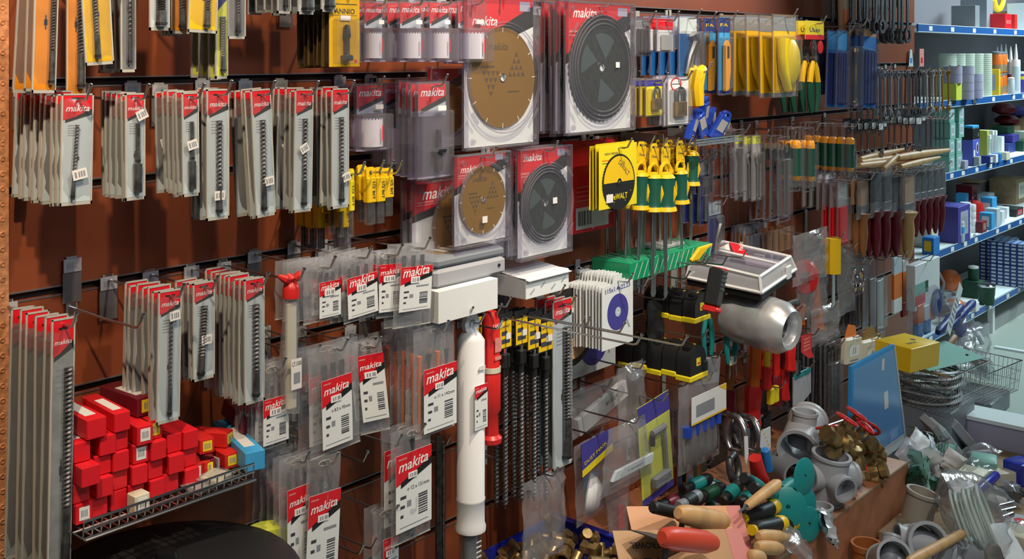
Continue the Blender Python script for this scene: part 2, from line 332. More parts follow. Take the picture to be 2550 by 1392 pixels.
@cached
def bag(w, h, hz=.02, rear=False, lab=(.1, .3, .9, .95), kind='blades', sub=None, t=.016, lw=None, stk=True, seed=2, name='tool_bag', film='bag_film', txt='makita', taper=0., cmt='dark_steel'):
    m = mb(); pillow(m, w, h, t, film, z1=hz, seed=seed + (5 if rear else 0), crumple=.005, taper=taper)
    m.box(-w / 2, -.001, hz - h, w / 2, .001, hz - h + .0025, 'sleeve_rim'); m.tube([(cos(a) * .016, -t * .2, hz - .014 + sin(a) * .006) for a in [q * pi / 6 for q in range(13)]], .0009, 4, 'sleeve_rim')
    tree = [('plastic_bag', m.mesh('plastic_bag'), [])]
    x0, z0, x1, z1 = -w / 2 + w * lab[0], hz - h * lab[3], -w / 2 + w * lab[2], hz - h * lab[1]
    l = mb(); mak_label(l, x0, z0, x1, z1, -(t / 2 + .004) if not rear else -.006, txt, sub, seed=seed); tree.append(('label_card', l.mesh('label_card'), []))
    c = mb(); r = random.Random(seed)
    if kind == 'blades':
        for i in range(3 if not rear else 2):
            a = x0 + (x1 - x0) * (.15 + .3 * i); c.box(a, .0005 + i * .001, z0 - h * .03, a + w * .1, .002 + i * .001, z1 + h * .12, cmt)
    elif kind == 'bits':
        for i in range(4):
            a = -w * .33 + w * .22 * i; c.tube([(a, .003, z0 - h * .02), (a, .003, z1 + h * .02), (a, .003, z1 + h * .11), (a, .003, z1 + h * .12)], [.004, .004, .0065, .0065], 8, cmt if i % 2 else 'orange')
    else: c.tube([(0, .004, hz - h * .96), (0, .004, hz - h * .1)], w * .1, 8, cmt)
    tree.append(('blades' if 0 else 'contents', c.mesh('contents'), []))
    if stk and not rear:
        k = mb(); k.at((x0 + (x1 - x0) * .45, -t * .5 - .0055, z1 - (z1 - z0) * .3)); k.box(-.014, -.0006, -.007, .014, 0, .007, 'white_print')
        for a in (-.009, -.003, .004, .008): k.rect(a, -.004, a + .003, .004, -.0009, 'grey_ink')
        tree.append(('price_sticker', k.mesh('price_sticker'), []))
    return (name, 'blade packet', tree)
def disc(m, R, y, mt, teeth=0, hole=0., n=64, x=0., z=0., depth=.0018, tl=.035):
    pts = []; N = teeth * 2 if teeth else n
    for i in range(N):
        a = -2 * pi * i / N; r = R * (1 + (tl if i % 2 and teeth else 0)); a2 = a + (.35 * 2 * pi / N if teeth and i % 2 else 0); pts.append((x + r * cos(a2), z + r * sin(a2)))
    hp = [(x + hole * cos(-2 * pi * i / N), z + hole * sin(-2 * pi * i / N)) for i in range(N)]
    vs = []; fs = []
    for yy in (y, y + depth): vs += [(p[0], yy, p[1]) for p in pts] + [(p[0], yy, p[1]) for p in hp]
    for i in range(N):
        j = (i + 1) % N; fs += [(i, j, N + j, N + i), (2 * N + i, 3 * N + i, 3 * N + j, 2 * N + j), (i, 2 * N + i, 2 * N + j, j), (N + i, N + j, 3 * N + j, 3 * N + i)]
    m.add(vs, fs, mt)
@cached
def bladepack(w, h, hz=.02, rear=False, style='gold', R=.42, cz=.47, stk=None, tilt=0):
    m = mb(); t = hz; x0, x1 = -w / 2 + .006, w / 2 - .006; zb, zt_ = t - h + .007, t - .006; y = .004
    m.box(x0, y, zb, x1, y + .001, zt_, 'white_card'); f = y - .0004
    zl, zr = t - h * (.40 if style == 'dark' else .36), t - h * .06
    m.flat([(x0, zl), (x1, zr), (x1, zt_), (x0, zt_)], f, 'red_card')
    m.flat([(x0, zl - h * .07), (x1, t - h * .2), (x1, zr), (x0, zl)], f - .0003, 'black')
    logo(m, x0 + w * .27, t - h * (.12 if style == 'dark' else .2), f - .0008, w * .34); m.rect(x0 + w * .05, t - h * .235, x0 + w * .22, t - h * .22, f - .0005, 'pink_card')
    m.rect(x0 + w * .05, t - h * .26, x0 + w * .3, t - h * .25, f - .0005, 'pink_card'); m.rect(x1 - w * .2, t - h * .10, x1 - w * .05, t - h * .035, f - .0006, 'lavender')
    tree = [('backing_card', m.mesh('backing_card'), [])]
    b = mb(); Rr = min(w, h) * R; c = t - h * (cz + .04); g = style == 'gold'
    disc(b, Rr, -.001, 'gold' if g else 'blade_dark', 0 if g else 48, Rr * .09, x=w * .02, z=c, n=72)
    if g:
        for (bx, bz, up) in ((.42, .2, 1), (-.35, -.05, -1)):
            for row in range(4):
                for q in range(row + 1):
                    if up < 0 and row == 3: pass
                    s = Rr * .07; X = w * .02 + Rr * bx + (q - row / 2) * s * 1.9; Z = c + Rr * bz + up * (2 - row) * s * 1.9
                    b.flat([(X - s * .8, Z - s * .7), (X + s * .8, Z - s * .7), (X, Z + s * .8)] if up > 0 else [(X - s * .8, Z + s * .7), (X, Z - s * .8), (X + s * .8, Z + s * .7)], -.0014, 'gold_print')
        logo(b, -Rr * .1, c + Rr * .55, -.0014, Rr * .6, mt='gold_print'); b.rect(-Rr * .6, c + Rr * .2, -Rr * .2, c + Rr * .24, -.0014, 'gold_print'); b.rect(Rr * .2, c - Rr * .3, Rr * .55, c - Rr * .27, -.0014, 'gold_print')
        for i in range(12):
            a = i * pi / 6; p = Vector((w * .02 + Rr * cos(a), 0, c + Rr * sin(a))); b.at(p, (0, -a, 0)); b.box(-Rr * .09, -.0014, -.001, .001, -.0012, .001, 'white_print'); b.at()
        b.at((w * .02, -.001, c)); b.lathe([(Rr * .09, -.002), (Rr * .09, .003), (Rr * .075, .003), (Rr * .075, -.002)], 20, 'chrome', 'y', True); b.at()
    else:
        b.at((w * .02, -.0012, c)); b.lathe([(Rr * .13, -.001), (Rr * .13, .001), (Rr * .07, .001), (Rr * .07, -.001)], 24, 'chrome', 'y', True); b.at()
        for a0, a1 in ((.9, 1.9), (2.4, 3.3), (4.5, 5.4)):
            P = [(w * .02 + Rr * .2 * cos(a0), c + Rr * .2 * sin(a0))] + [(w * .02 + Rr * .66 * cos(a0 + (a1 - a0) * i / 8), c + Rr * .66 * sin(a0 + (a1 - a0) * i / 8)) for i in range(9)]
            b.flat(P, -.0013, 'blade_print')
    tree.append(('saw_blade', b.mesh('saw_blade'), []))
    s = mb(); e = .006; yy = -.016
    s.M = Matrix.Identity(4)
    # tray with raised rim, ridge rings and corner studs
    for (a, bb, cc, d) in ((-w / 2, t - h, -w / 2 + e, t), (w / 2 - e, t - h, w / 2, t), (-w / 2, t - h, w / 2, t - h + e), (-w / 2, t - e, w / 2, t)): s.box(a, yy * .8, bb, cc, .008, d, 'blister', .0018)
    s.add([(-w / 2 + e, -.009, t - h + e), (w / 2 - e, -.009, t - h + e), (w / 2 - e, -.009, t - e), (-w / 2 + e, -.009, t - e)], [(0, 1, 2, 3)], 'film')
    for k, rr in enumerate((1.04, 1.1) if g else (.84, .92, 1.0, 1.07)):
        s.at((w * .02, -.010, c)); s.lathe([(Rr * rr + .0022, 0), (Rr * rr, -.0035), (Rr * rr - .0022, 0)], 56, 'blister', 'y', True); s.at()
    for sx in (-1, 1):
        for sz in (0, 1):
            s.at((sx * (w / 2 - .022), -.009, (t - .022) if sz else (t - h + .022))); s.lathe([(.009, 0), (.007, -.006), (.0035, -.006), (.003, -.002), (0, -.002)], 18, 'blister', 'y'); s.at()
    for a in (.7, 2.45, 3.85, 5.6):
        X, Z = w * .02 + Rr * 1.19 * cos(a), c + Rr * 1.19 * sin(a); s.at((X, -.010, Z), (0, -(a + pi / 2), 0)); s.box(-.018, -.004, -.004, .018, 0, .004, 'blister', .001); s.at()
    tree.append(('blister', s.mesh('blister'), []))
    if stk:
        k = mb(); k.box(w * stk[0] - .009, -.0112, t - h * stk[1] - .008, w * stk[0] + .009, -.0102, t - h * stk[1] + .008, 'sticker'); tree.append(('price_sticker', k.mesh('price_sticker'), []))
    return ('circular_saw_blade_pack', 'saw blade', tree)
@cached
def holesaw(w, h, hz=.012, rear=False, cup='white_plastic', film='blister', lab=.45, arbor=False):
    t = hz; m = mb(); m.box(-w * .42, .003, t - h * lab, w * .42, .004, t - .005, 'pale_card'); f = .0027
    m.flat([(-w * .42, t - h * lab * .85), (w * .42, t - h * lab * .45), (w * .42, t - .005), (-w * .42, t - .005)], f, 'red_card'); m.flat([(-w * .35, t - h * lab * .92), (w * .42, t - h * lab * .58), (w * .42, t - h * lab * .42), (-w * .35, t - h * lab * .78)], f - .0002, 'black')
    logo(m, 0, t - h * lab * .42, f - .0005, w * .72); m.box(w * .05, -.012, t - h * lab * .85, w * .3, -.0112, t - h * lab * .7, 'sticker')
    c = mb(); r = w * .33
    if arbor:
        c.tube([(w * .1, -.008, t - h * .93), (w * .1, -.008, t - h * .75), (w * .1, -.008, t - h * .74), (w * .1, -.008, t - h * .7), (w * .1, -.008, t - h * .69), (w * .1, -.008, t - h * .5)], [w * .09, w * .09, w * .17, w * .17, w * .07, w * .06], 10, 'dark_steel'); c.tube([(w * .1, -.008, t - h * .725), (w * .1, -.008, t - h * .70)], w * .2, 6, 'chrome')
    else:
        c.at((0, .005, t - h * .94)); c.lathe([(r, 0), (r, h * .40), (r * .94, h * .40), (r * .94, .002)], 24, cup)
        for i in range(24):
            a = i * pi / 12; c.add([(r * cos(a), r * sin(a) * 1, h * .40), (r * cos(a + .2), r * sin(a + .2), h * .40), (r * cos(a + .16), r * sin(a + .16), h * .43)], [(0, 1, 2)], cup)
        c.at(); c.rect(r * .2, t - h * .85, r * .35, t - h * .62, -r - .001, 'red_card')
    s = mb(); yy = -.03
    s.box(-w / 2, yy if not arbor else -.02, t - h, w / 2, .006, t - h * lab if not arbor else t - h * .3, film, .003); s.box(-w / 2, -.003, t - h, w / 2, .007, t, film, .0015)
    s.box(-w / 2, -.004, t - h, w / 2, .008, t - h + .003, 'lavender')
    return ('hole_saw_pack', 'hole saw', [('header_card', m.mesh('header_card'), []), ('hole_saw', c.mesh('hole_saw'), []), ('blister', s.mesh('blister'), [])])
# ------------------------------------------------------------------ upper left: row of sheathed drill bits
D = 'red-topped drill bit packet'; G = 'drill bit packets in the second row'
def A(box, n, where, **k): stack(bitpack, box, n, desc=D, where=where, grp='drill bit packets ' + where, **k)
A((153, 233, 233, 510), 10, 'on hook beside the wooden post', tilt=.02, pitch=.019, stk=(.02, .72, -.2), lean=.05, bw=.13)
A((311, 232, 361, 498), 6, 'on second hook of long row', stk=(.2, .2, -.4), barrel=True, br=.06)
A((452, 230, 494, 489), 6, 'on third hook of long row', stk=(-.05, .5, -.25), barrel=True, tilt=-.01)
A((514, 222, 570, 547), 4, 'on fourth hook of long row', stk=(-.05, .81, 0), head=.2)
A((624, 222, 674, 541), 5, 'on fifth hook of long row', stk=(.1, .72, -.1), head=.2, tilt=-.05, lean=.03)
A((734, 222, 780, 527), 5, 'on sixth hook of long row', stk=(-.1, .48, -.5), head=.2, tilt=.02)
A((825, 220, 868, 518), 5, 'beside the grey hole saw blister', stk=(.2, .74, -.3), head=.2)
# ------------------------------------------------------------------ amber and clear bit packets cut by the frame's top edge
def T(box, n, desc, where, **k): stack(bitpack, box, n, desc=desc, where=where, grp=desc + 's ' + where, txt=None, **k)
T((90, -190, 150, 232), 3, 'long amber drill bit sleeve', 'nearest the wooden post', body='amber', top='amber', bit='dark_steel', pitch=.03, tilt=.03, br=.25, turns=14, off=.2)
T((165, -190, 212, 242), 1, 'long amber sleeve with black twist bit', 'behind the yellow sleeve', body='amber', top='amber', pitch=.03, br=.2, bw=.4, turns=12, off=.12)
T((196, -140, 268, 162), 1, 'yellow drill bit sleeve', 'in front of the long amber sleeves', body='yellow_sleeve', top='yellow_sleeve', tilt=-.06, br=-.1, bw=.2, turns=9, off=.23)
T((300, -200, 338, 180), 4, 'dark clear bit sleeve', 'right of the amber sleeves', body='grey_plastic', top='black', pitch=.03, off=.16)
T((372, -120, 422, 76), 1, 'pale short drill bit sleeve', 'over the dark clear sleeves', top='pale_card', bw=.5, off=.22)
T((425, -150, 474, 84), 3, 'amber sleeve with short black bit', 'beside the yellow sleeve', body='amber', top='amber', pitch=.02, off=.18, bw=.3, film=None) if 0 else T((425, -150, 474, 84), 3, 'amber sleeve with short black bit', 'beside the yellow sleeve', body='amber', top='amber', pitch=.02, off=.18, bw=.3)
T((474, -130, 546, 82), 1, 'bright yellow sleeve with twist bit', 'at the frame top', body='yellow', top='yellow', tilt=.04, bw=.2, br=.1, off=.23)
T((536, -80, 567, 196), 4, 'lime sleeve with small silver bit', 'under the frame top', body='lime', top='navy', head=.4, bit='steel', bw=.4, off=.2, pitch=.028)
T((566, -140, 611, 97), 2, 'clear grey bit sleeve', 'beside the lime sleeve', body='grey_plastic', top='grey_plastic', off=.2)
T((690, -200, 724, 34), 5, 'dark bit sleeve', 'above the bare wall strip', body='grey_plastic', top='black', off=.2, pitch=.024)
T((741, -120, 782, 36), 2, 'pale sleeve with wide bit', 'above the gold blister cards', top='pale_card', bw=.6, off=.22, pitch=.03)
T((799, -120, 834, 30), 2, 'pale sleeve with slim bit', 'beside the gold blister cards', top='pale_card', bw=.6, off=.22, pitch=.03)
@cached
def goldcard(w, h, hz=.02, rear=False):
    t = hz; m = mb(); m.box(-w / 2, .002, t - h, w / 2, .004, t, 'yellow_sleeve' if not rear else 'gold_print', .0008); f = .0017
    m.text('ANNIO', 0, t - h * .36, f, h * .09, 'ink', width=w * .66); m.rect(-w * .4, t - h * .25, w * .4, t - h * .24, f, 'ink'); m.rect(-w * .4, t - h * .38, w * .4, t - h * .375, f, 'ink')
    m.at((w * .36, f, t - h * .93)); m.lathe([(.004, 0), (0, -.0001)], 12, 'red_card', 'y'); m.at()
    b = mb(); b.tube([(0, -.006, t - h * .92), (0, -.006, t - h * .86), (0, -.006, t - h * .85), (0, -.006, t - h * .66), (0, -.006, t - h * .63), (0, -.006, t - h * .5), (0, -.006, t - h * .49)], [.014, .014, .006, .006, .009, .006, .003], 10, 'dark_steel')
    s = mb(); s.box(-w * .4, -.016, t - h * .96, w * .4, .002, t - h * .42, 'film', .003)
    k = mb(); k.box(-.014, -.001, t - h * .44, .014, .0012, t - h * .38, 'white_print')
    return ('bit_blister_card', 'drill bit', [('card', m.mesh('card'), []), ('drill_bit', b.mesh('drill_bit'), []), ('blister', s.mesh('blister'), []), ('price_sticker', k.mesh('price_sticker'), [])])
stack(goldcard, (822, -40, 898, 167), 7, desc='gold blister card with bit', where='beside the hole saws', grp='gold bit blister cards')
H = 'red and white hole saw pack'
for b, n, wh, kk in (((906, 2, 958, 154), 2, 'nearest the gold blister card', {}), ((994, 2, 1055, 154), 3, 'in middle of the top row', {}), ((1068, 2, 1124, 154), 2, 'between the other hole saw stacks', {}), ((1138, 0, 1211, 156), 2, 'overlapping the big gold blade', {})):
    stack(holesaw, b, n, desc=H, where=wh, grp='hole saw packs ' + wh, pitch=.045)
stack(holesaw, (885, 208, 962, 374), 2, desc='dull grey hole saw pack', where='under the gold blister cards', grp='dull hole saw packs', pitch=.03, off=.12)
stack(holesaw, (955, 205, 1015, 420), 3, desc='slim dull hole saw pack', where='behind the arbor blisters', grp='slim hole saw packs', pitch=.02, off=.1, lab=.3)
stack(holesaw, (1038, 203, 1119, 442), 4, desc='tall blister with steel arbor', where='next to big gold blade', grp='arbor blisters', pitch=.022, arbor=True, lab=.36)
# ------------------------------------------------------------------ circular saw blades
S = bladepack
stack(S, (1064, 165, 1168, 372), 1, desc='gold saw blade pack', where='half hidden behind the largest gold blade', off=.14, hk=False)
stack(S, (1158, -12, 1337, 368), 1, desc='largest gold saw blade pack', where='with red corner, beside the hole saws', off=.22, style='gold', cz=.5, R=.46)
stack(S, (1411, 6, 1578, 331), 4, desc='large dark saw blade pack', where='at top of the wall', grp='large dark saw blade packs', off=.24, pitch=.028, style='dark', R=.46, cz=.46, stk=(.22, .48))
stack(S, (1030, 440, 1257, 668), 2, desc='wide gold saw blade pack', where='behind the small gold blade', grp='wide gold blade packs', off=.15, pitch=.03, R=.44)
stack(S, (1132, 380, 1267, 610), 1, desc='small gold saw blade pack', where='hanging over the wide gold blade', off=.24, R=.42, stk=(.0, .72))
stack(S, (1290, 365, 1420, 638), 3, desc='mid-size dark saw blade pack', where='under the large dark blades', grp='mid-size dark saw blade packs', off=.22, pitch=.03, style='dark', R=.46, cz=.48, stk=(.15, .5))
@cached
def redpack(w, h, hz=.012, rear=False):
    t = hz; m = mb(); m.box(-w / 2, 0, t - h, w / 2, .004, t, 'red_card', .001); m.rect(-w * .4, t - h * .96, w * .35, t - h * .72, -.0004, 'white_card'); bars(m, -w * .35, t - h * .92, -w * .05, t - h * .76, -.0008, 'ink', 8)
    for q in range(4): m.rect(-w * .38, t - h * (.5 + q * .05), w * (.1 - q * .04), t - h * (.49 + q * .05), -.0004, 'pink_card')
    m.flat([(-w * .1, t - h * .25), (w * .15, t - h * .25), (w * .02, t - h * .13)], -.0004, 'pink_card'); m.text('STARTER', w * .2, t - h * .9, -.0008, h * .08, 'white_print', width=w * .5, rot=.4)
    return ('red_blade_card', 'blade pack', m.mesh('red_blade_card'))
stack(redpack, (1424, 352, 1532, 574), 3, desc='flat red blade card', where='behind the yellow blade cards', grp='flat red blade cards', off=.12, pitch=.02)
@cached
def dewalt(w, h, hz=.02, rear=False):
    t = hz; m = mb(); m.box(-w / 2, 0, t - h, w / 2, .002, t, 'bright_yellow', .0008); c = t - h * .6; R = w * .42
    m.text('NEW DESIGN', -w * .18, t - h * .16, -.0004, h * .05, 'ink', width=w * .35); m.rect(-w * .42, t - h * .25, -w * .1, t - h * .235, -.0004, 'orange'); m.rect(-w * .42, t - h * .29, w * .0, t - h * .28, -.0004, 'ink')
    b = mb(); disc(b, R, -.0022, 'black', 60, R * .12, z=c, tl=.03)
    P = [(R * .95 * cos(a), c + R * .95 * sin(a)) for a in [i * pi / 24 for i in range(25)]]; b.flat(P, -.0026, 'yellow')
    disc(b, R * .14, -.004, 'chrome', 0, R * .05, z=c, n=24); b.text('DeWALT', R * .25, c + R * .42, -.0028, R * .26, 'ink', width=R * .8, rot=-.7); b.text('DeWALT', 0, c - R * .62, -.0026, R * .3, 'bright_yellow', width=R * 1.05)
    for a in (-.5, -1.1, -2.0, -2.6): b.flat([(R * .8 * cos(a), c + R * .8 * sin(a)), (R * .8 * cos(a) + .004, c + R * .8 * sin(a)), (R * .8 * cos(a) + .002, c + R * .8 * sin(a) + .004)], -.0026, 'bright_yellow')
    k = mb(); k.box(-R * .8, -.0036, c - R * .7, -R * .4, -.0028, c - R * .4, 'sticker')
    return ('yellow_blade_card', 'saw blade', [('card', m.mesh('card'), []), ('saw_blade', b.mesh('saw_blade'), []), ('price_sticker', k.mesh('price_sticker'), [])])
stack(dewalt, (1493, 358, 1587, 516), 4, desc='yellow card with black-toothed blade', where='beside the green screwdrivers', grp='yellow cards with saw blades', off=.24, pitch=.012, jit=.01)
# ------------------------------------------------------------------ yellow bit tubes below the long row
@cached
def ytube(w, h, hz=.01, rear=False, col='yellow'):
    t = hz; m = mb(); m.box(-w / 2, -w * .35, t - h * .62, w / 2, w * .35, t - h * .17, col, w * .1); m.prism([(-w / 2, t - h * .17), (w / 2, t - h * .17), (w / 2, t - h * .04), (w * .3, t), (-w * .3, t), (-w / 2, t - h * .04)], -.003, .003, col)
    m.text('1/2 BIT', 0, t - h * .4, -w * .35 - .001, w * .4, 'ink', width=h * .3, rot=-pi / 2); m.at((0, -.0035, t - h * .09)); m.lathe([(w * .16, 0), (0, -.0002)], 12, 'black', 'y'); m.at()
    b = mb(); b.box(-w * .42, -w * .28, t - h, w * .42, w * .28, t - h * .62, 'film', w * .06); c = mb()
    for q in (-.2, 0., .2): c.tube([(w * q, 0, t - h * .96), (w * q, 0, t - h * .62)], w * .08, 6, 'dark_steel')
    return ('bit_tube', 'bit set', [('holder', m.mesh('holder'), []), ('clear_tube', b.mesh('clear_tube'), []), ('bits', c.mesh('bits'), [])])
Y = 'upright yellow bit tube with clear end'
for i, (b, n, d, wh) in enumerate((((866, 420, 880, 590), 3, 'bright yellow bit tube', 'on the nearest tube hook'), ((910, 416, 932, 560), 2, 'wide yellow bit tube', 'on the middle tube hook'), ((934, 416, 955, 556), 2, 'orange-yellow bit tube', 'between the other yellow tubes'), ((955, 418, 976, 538), 2, 'small yellow bit tube', 'closest to the gold blades'))):
    stack(ytube, b, n, desc=d, where=wh, grp=d + 's', off=.2, pitch=.03, col='bright_yellow' if i == 0 else 'yellow')
stack(ytube, (785, 470, 815, 625), 3, desc='shadowed yellow bit tube', where='behind the long packets', grp='shadowed yellow bit tubes', off=.1, pitch=.03, hk=False)
stack(ytube, (845, 460, 872, 632), 2, desc='tall yellow bit tube', where='below the hanging packets', grp='tall yellow bit tubes', off=.16, pitch=.03, hk=False)
# ------------------------------------------------------------------ middle left: bare hooks, long bags, sheathed bits
for (tx, ty, wh) in ((345, 790, 'nothing, between the long bags and the sleeves'), (903, 1128, 'nothing, below the jigsaw blade bag with tilted label'), (988, 1088, 'nothing, below the narrow turned blade bags'),
                     (893, 1358, 'nothing, beside the tied-up blade bags'), (925, 1345, 'nothing, lowest beside the tied-up bags'), (1240, 800, 'nothing, in front of the white tube head')):
    p = W(tx, ty, .25); hook(p.x, p.z - .02, .25, lab='empty steel hook carrying ' + wh, grp='bare display hooks', drop=.1)
A2 = 'long sleeve with dark drill bit and red header'
def L_(b, n, desc, wh, **k): stack(bitpack, b, n, desc=desc, where=wh, grp=desc + 's ' + wh, **k)
L_((128, 792, 187, 1440), 6, 'very long red-headed bit sleeve', 'beside the red boxes', head=.15, pitch=.03, off=.22, bw=.4, br=.2, body='grey_card', turns=16, jit=.01, tilt=.02)
L_((394, 722, 452, 1050), 7, 'long red-headed bit sleeve', 'on hook above the red boxes', head=.18, pitch=.02, off=.23, stk=(.1, .19, -.1), bw=.18, tilt=.02)
L_((480, 702, 534, 945), 4, 'shorter red-headed bit sleeve', 'between the two long-sleeve stacks', head=.2, pitch=.02, off=.2, stk=(.0, .58, 0), lean=.06, bw=.3)
L_((608, 692, 658, 1003), 9, 'narrow red-headed bit sleeve', 'beside the rolled clear bag', head=.17, pitch=.017, off=.23, bw=.32)
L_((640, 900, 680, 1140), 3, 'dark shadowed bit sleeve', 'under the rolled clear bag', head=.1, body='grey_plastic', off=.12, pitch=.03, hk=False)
@cached
def rolled(w, h, hz=.02, rear=False):
    t = hz; m = mb(); m.tube([(0, 0, t - h), (0.002, 0, t - h * .97), (-.004, 0, t - h * .6), (.003, 0, t - h * .3), (.001, 0, t - h * .13), (0, 0, t - h * .04), (0, 0, t)], [w * .5, w * .5, w * .46, w * .44, w * .38, w * .3, w * .2], 14, 'bag_film')
    c = mb(); c.box(-w * .28, -w * .25, t - h * .98, w * .3, w * .1, t - h * .2, 'cream', .004); r = mb()
    r.tube([(0, -.004, t - h * .17), (0, -.004, t - h * .11), (0, -.004, t - h * .07), (0, -.004, t - h * .05)], [w * .44, w * .44, w * .36, w * .2], 12, 'red_plastic')
    for a in (-.8, -.2, .5): r.tube([(0, -.004, t - h * .06), (a * w * .6, -.01, t - h * .02), (a * w, -.004, t + h * .005)], [.006, .009, .004], 7, 'red_plastic')
    l = mb(); l.box(-w * .35, -w * .56, t - h * .82, w * .3, -w * .55, t - h * .6, 'sticker'); l.text('LT.1550', 0, t - h * .65, -w * .57, .012, 'ink', width=w * .55); l.rect(-w * .2, t - h * .78, w * .2, t - h * .7, -w * .565, 'grey_ink')
    return ('rolled_bit_bag', 'drill bit', [('plastic_bag', m.mesh('plastic_bag'), []), ('card_insert', c.mesh('card_insert'), []), ('red_ribbon', r.mesh('red_ribbon'), []), ('label', l.mesh('label'), [])])
stack(rolled, (702, 682, 742, 1025), desc='rolled clear bag with red ribbon top', where='hanging beside the narrow sleeves', off=.24)
# ------------------------------------------------------------------ blade bags
def B(box, n, desc, wh, **k): stack(bag, box, n, desc=desc, where=wh, grp=desc + 's ' + wh, **k)
B((756, 652, 842, 800), 6, 'small blade bag with sticker over its red label', 'beside the rolled bag', lab=(.36, .33, .98, .93), off=.24, pitch=.018, seed=1)
B((850, 628, 930, 798), 5, 'blade bag with upright label', 'beneath the yellow bit tubes', lab=(.05, .33, .98, .92), off=.23, pitch=.02, seed=2, tilt=-.05)
B((912, 632, 950, 786), 2, 'rear blade bag with dull label', 'squeezed between two blade bags', lab=(.05, .2, .98, .92), off=.15, pitch=.03, seed=3)
B((942, 622, 990, 790), 2, 'narrow blade bag turned sideways', 'next to the grey case', lab=(.05, .2, .98, .9), off=.24, pitch=.02, seed=4, yaw=-.35)
B((988, 605, 1082, 810), 2, 'wide blade bag with tilted label', 'in front of the grey case', lab=(.05, .27, .88, .8), off=.26, pitch=.03, seed=5, tilt=.07)
B((640, 902, 712, 1115), 5, 'blade bag with sticker on its logo', 'left under the rolled bag', lab=(.1, .4, .98, .93), off=.22, pitch=.018, seed=6, sub=None)
B((735, 870, 790, 1060), 3, 'half hidden blade bag', 'behind the rolled clear bag', lab=(.1, .3, .98, .93), off=.18, pitch=.018, seed=7)
B((768, 855, 892, 1125), 2, 'big blade bag with leaning red label', 'above the bare hooks', lab=(.18, .3, .78, .93), off=.25, pitch=.03, seed=8, sub='o 8.5 x 95mm', tilt=-.03)
B((885, 850, 942, 1080), 5, 'turned blade bag with slanted label', 'beside the big leaning-label bag', lab=(.1, .13, .98, .85), off=.24, pitch=.02, seed=9, yaw=-.5, tilt=-.1)
B((915, 838, 985, 1010), 2, 'rear blade bag with upright label', 'behind the multi-bit bags', lab=(.1, .12, .98, .95), off=.12, pitch=.03, seed=10, sub='o 5 x 120mm')
B((1030, 808, 1132, 1078), 5, 'long bit bag with shank ends showing', 'beside the white tube', lab=(.17, .38, .97, .96), off=.25, pitch=.026, seed=11, kind='bits', sub='o 11 x 142mm')
B((974, 1062, 1072, 1342), 2, 'tall single bag with large red label', 'under the long bit bags', lab=(.04, .2, .94, .88), off=.25, pitch=.03, seed=12, kind='rod', sub='o 12 x 151mm')
B((765, 1135, 848, 1420), 1, 'tied-up blade bag with tilted label', 'in front of the upright one', lab=(.0, .3, .95, 1.), off=.26, seed=13, tilt=.06, sub=None)
B((695, 1132, 775, 1440), 5, 'upright tied-up blade bag', 'beside the wire shelf end', lab=(.15, .25, .98, .9), off=.24, pitch=.022, seed=14)
B((928, 1262, 985, 1460), 2, 'little blade bag with small red label', 'at the bottom edge', lab=(.3, .38, .98, 1.), off=.22, pitch=.03, seed=15)
# ------------------------------------------------------------------ wire shelf with boxed bits
def wire_shelf(name_mb, x0, x1, depth, pitch, z=0, lip=.03):
    m = mb()
    for yy in [-.01 - i * depth / 6 for i in range(7)]: m.tube([(x0, yy, z), (x1, yy, z)], .0022, 6, 'steel')
    n = int((x1 - x0) / pitch)
    for i in range(n + 1):
        x = x0 + (x1 - x0) * i / n; m.tube([(x, -.005, z), (x, -depth, z), (x, -depth - .004, z + lip)], .0016, 5, 'steel')
    for s in (0, .5, 1): m.tube([(x0, -depth - .004, z + lip * s), (x1, -depth - .004, z + lip * s)], .0026, 6, 'chrome')
    return m
SZ = W(215, 1345, .27).z + .005; sx0 = W(205, 1345, .27).x; sx1 = W(628, 1200, .27).x
m = wire_shelf('', sx0, sx1, .27, .016); brs = []
for x in (sx0 + .03, sx1 - .03): b = mb(); b.prism([(x - .002, 0), (x + .002, 0), (x + .002, .03), (x - .002, .03)], -.2, -.002, 'mid_grey'); brs.append(('bracket', b.mesh('bracket'), []))
put(('wire_shelf', 'shelf', [('wire_deck', m.mesh('wire_deck'), [])] + brs), (0, YW - .002, SZ), 'chrome wire shelf holding the red bit boxes, above the black lid')
_bx = {}
def carton(w, d, h, col, end=None, top=None, name='bit_carton', cat='box', txt=None, side=None, bev=.0015):
    """box, origin at middle of its underside; near face is -y."""
    key = (round(w, 4), round(d, 4), round(h, 4), col, end, top, txt, side)
    if key in _bx: return _bx[key]
    m = mb(); m.box(-w / 2, -d / 2, 0, w / 2, d / 2, h, col, bev); tr = [('carton', m.mesh('carton'), [])]
    k = mb(); n = 0
    if end: k.box(-w * .3, -d / 2 - .0008, h * .2, w * .32, -d / 2 - .0001, h * .85, end); bars(k, -w * .2, h * .35, w * .2, h * .7, -d / 2 - .0010, 'grey_ink', 4); n = 1
    if top: k.box(-w * .3, -d * .35, h + .0001, w * .25, d * .2, h + .0008, top); n = 1
    if side: k.box(-w / 2 - .0008, -d * .3, h * .2, -w / 2 - .0001, d * .3, h * .8, side); n = 1
    if txt: k.text(txt[0], 0, h * (txt[2] if len(txt) > 2 else .4), -d / 2 - .0012, h * .3, txt[1], width=w * .7); n = 1
    if n: tr.append(('label', k.mesh('label'), []))
    _bx[key] = (name, cat, tr if n else tr[0][1]); return _bx[key]
zs = SZ + .004; BW, BH, BD = .032, .036, .14
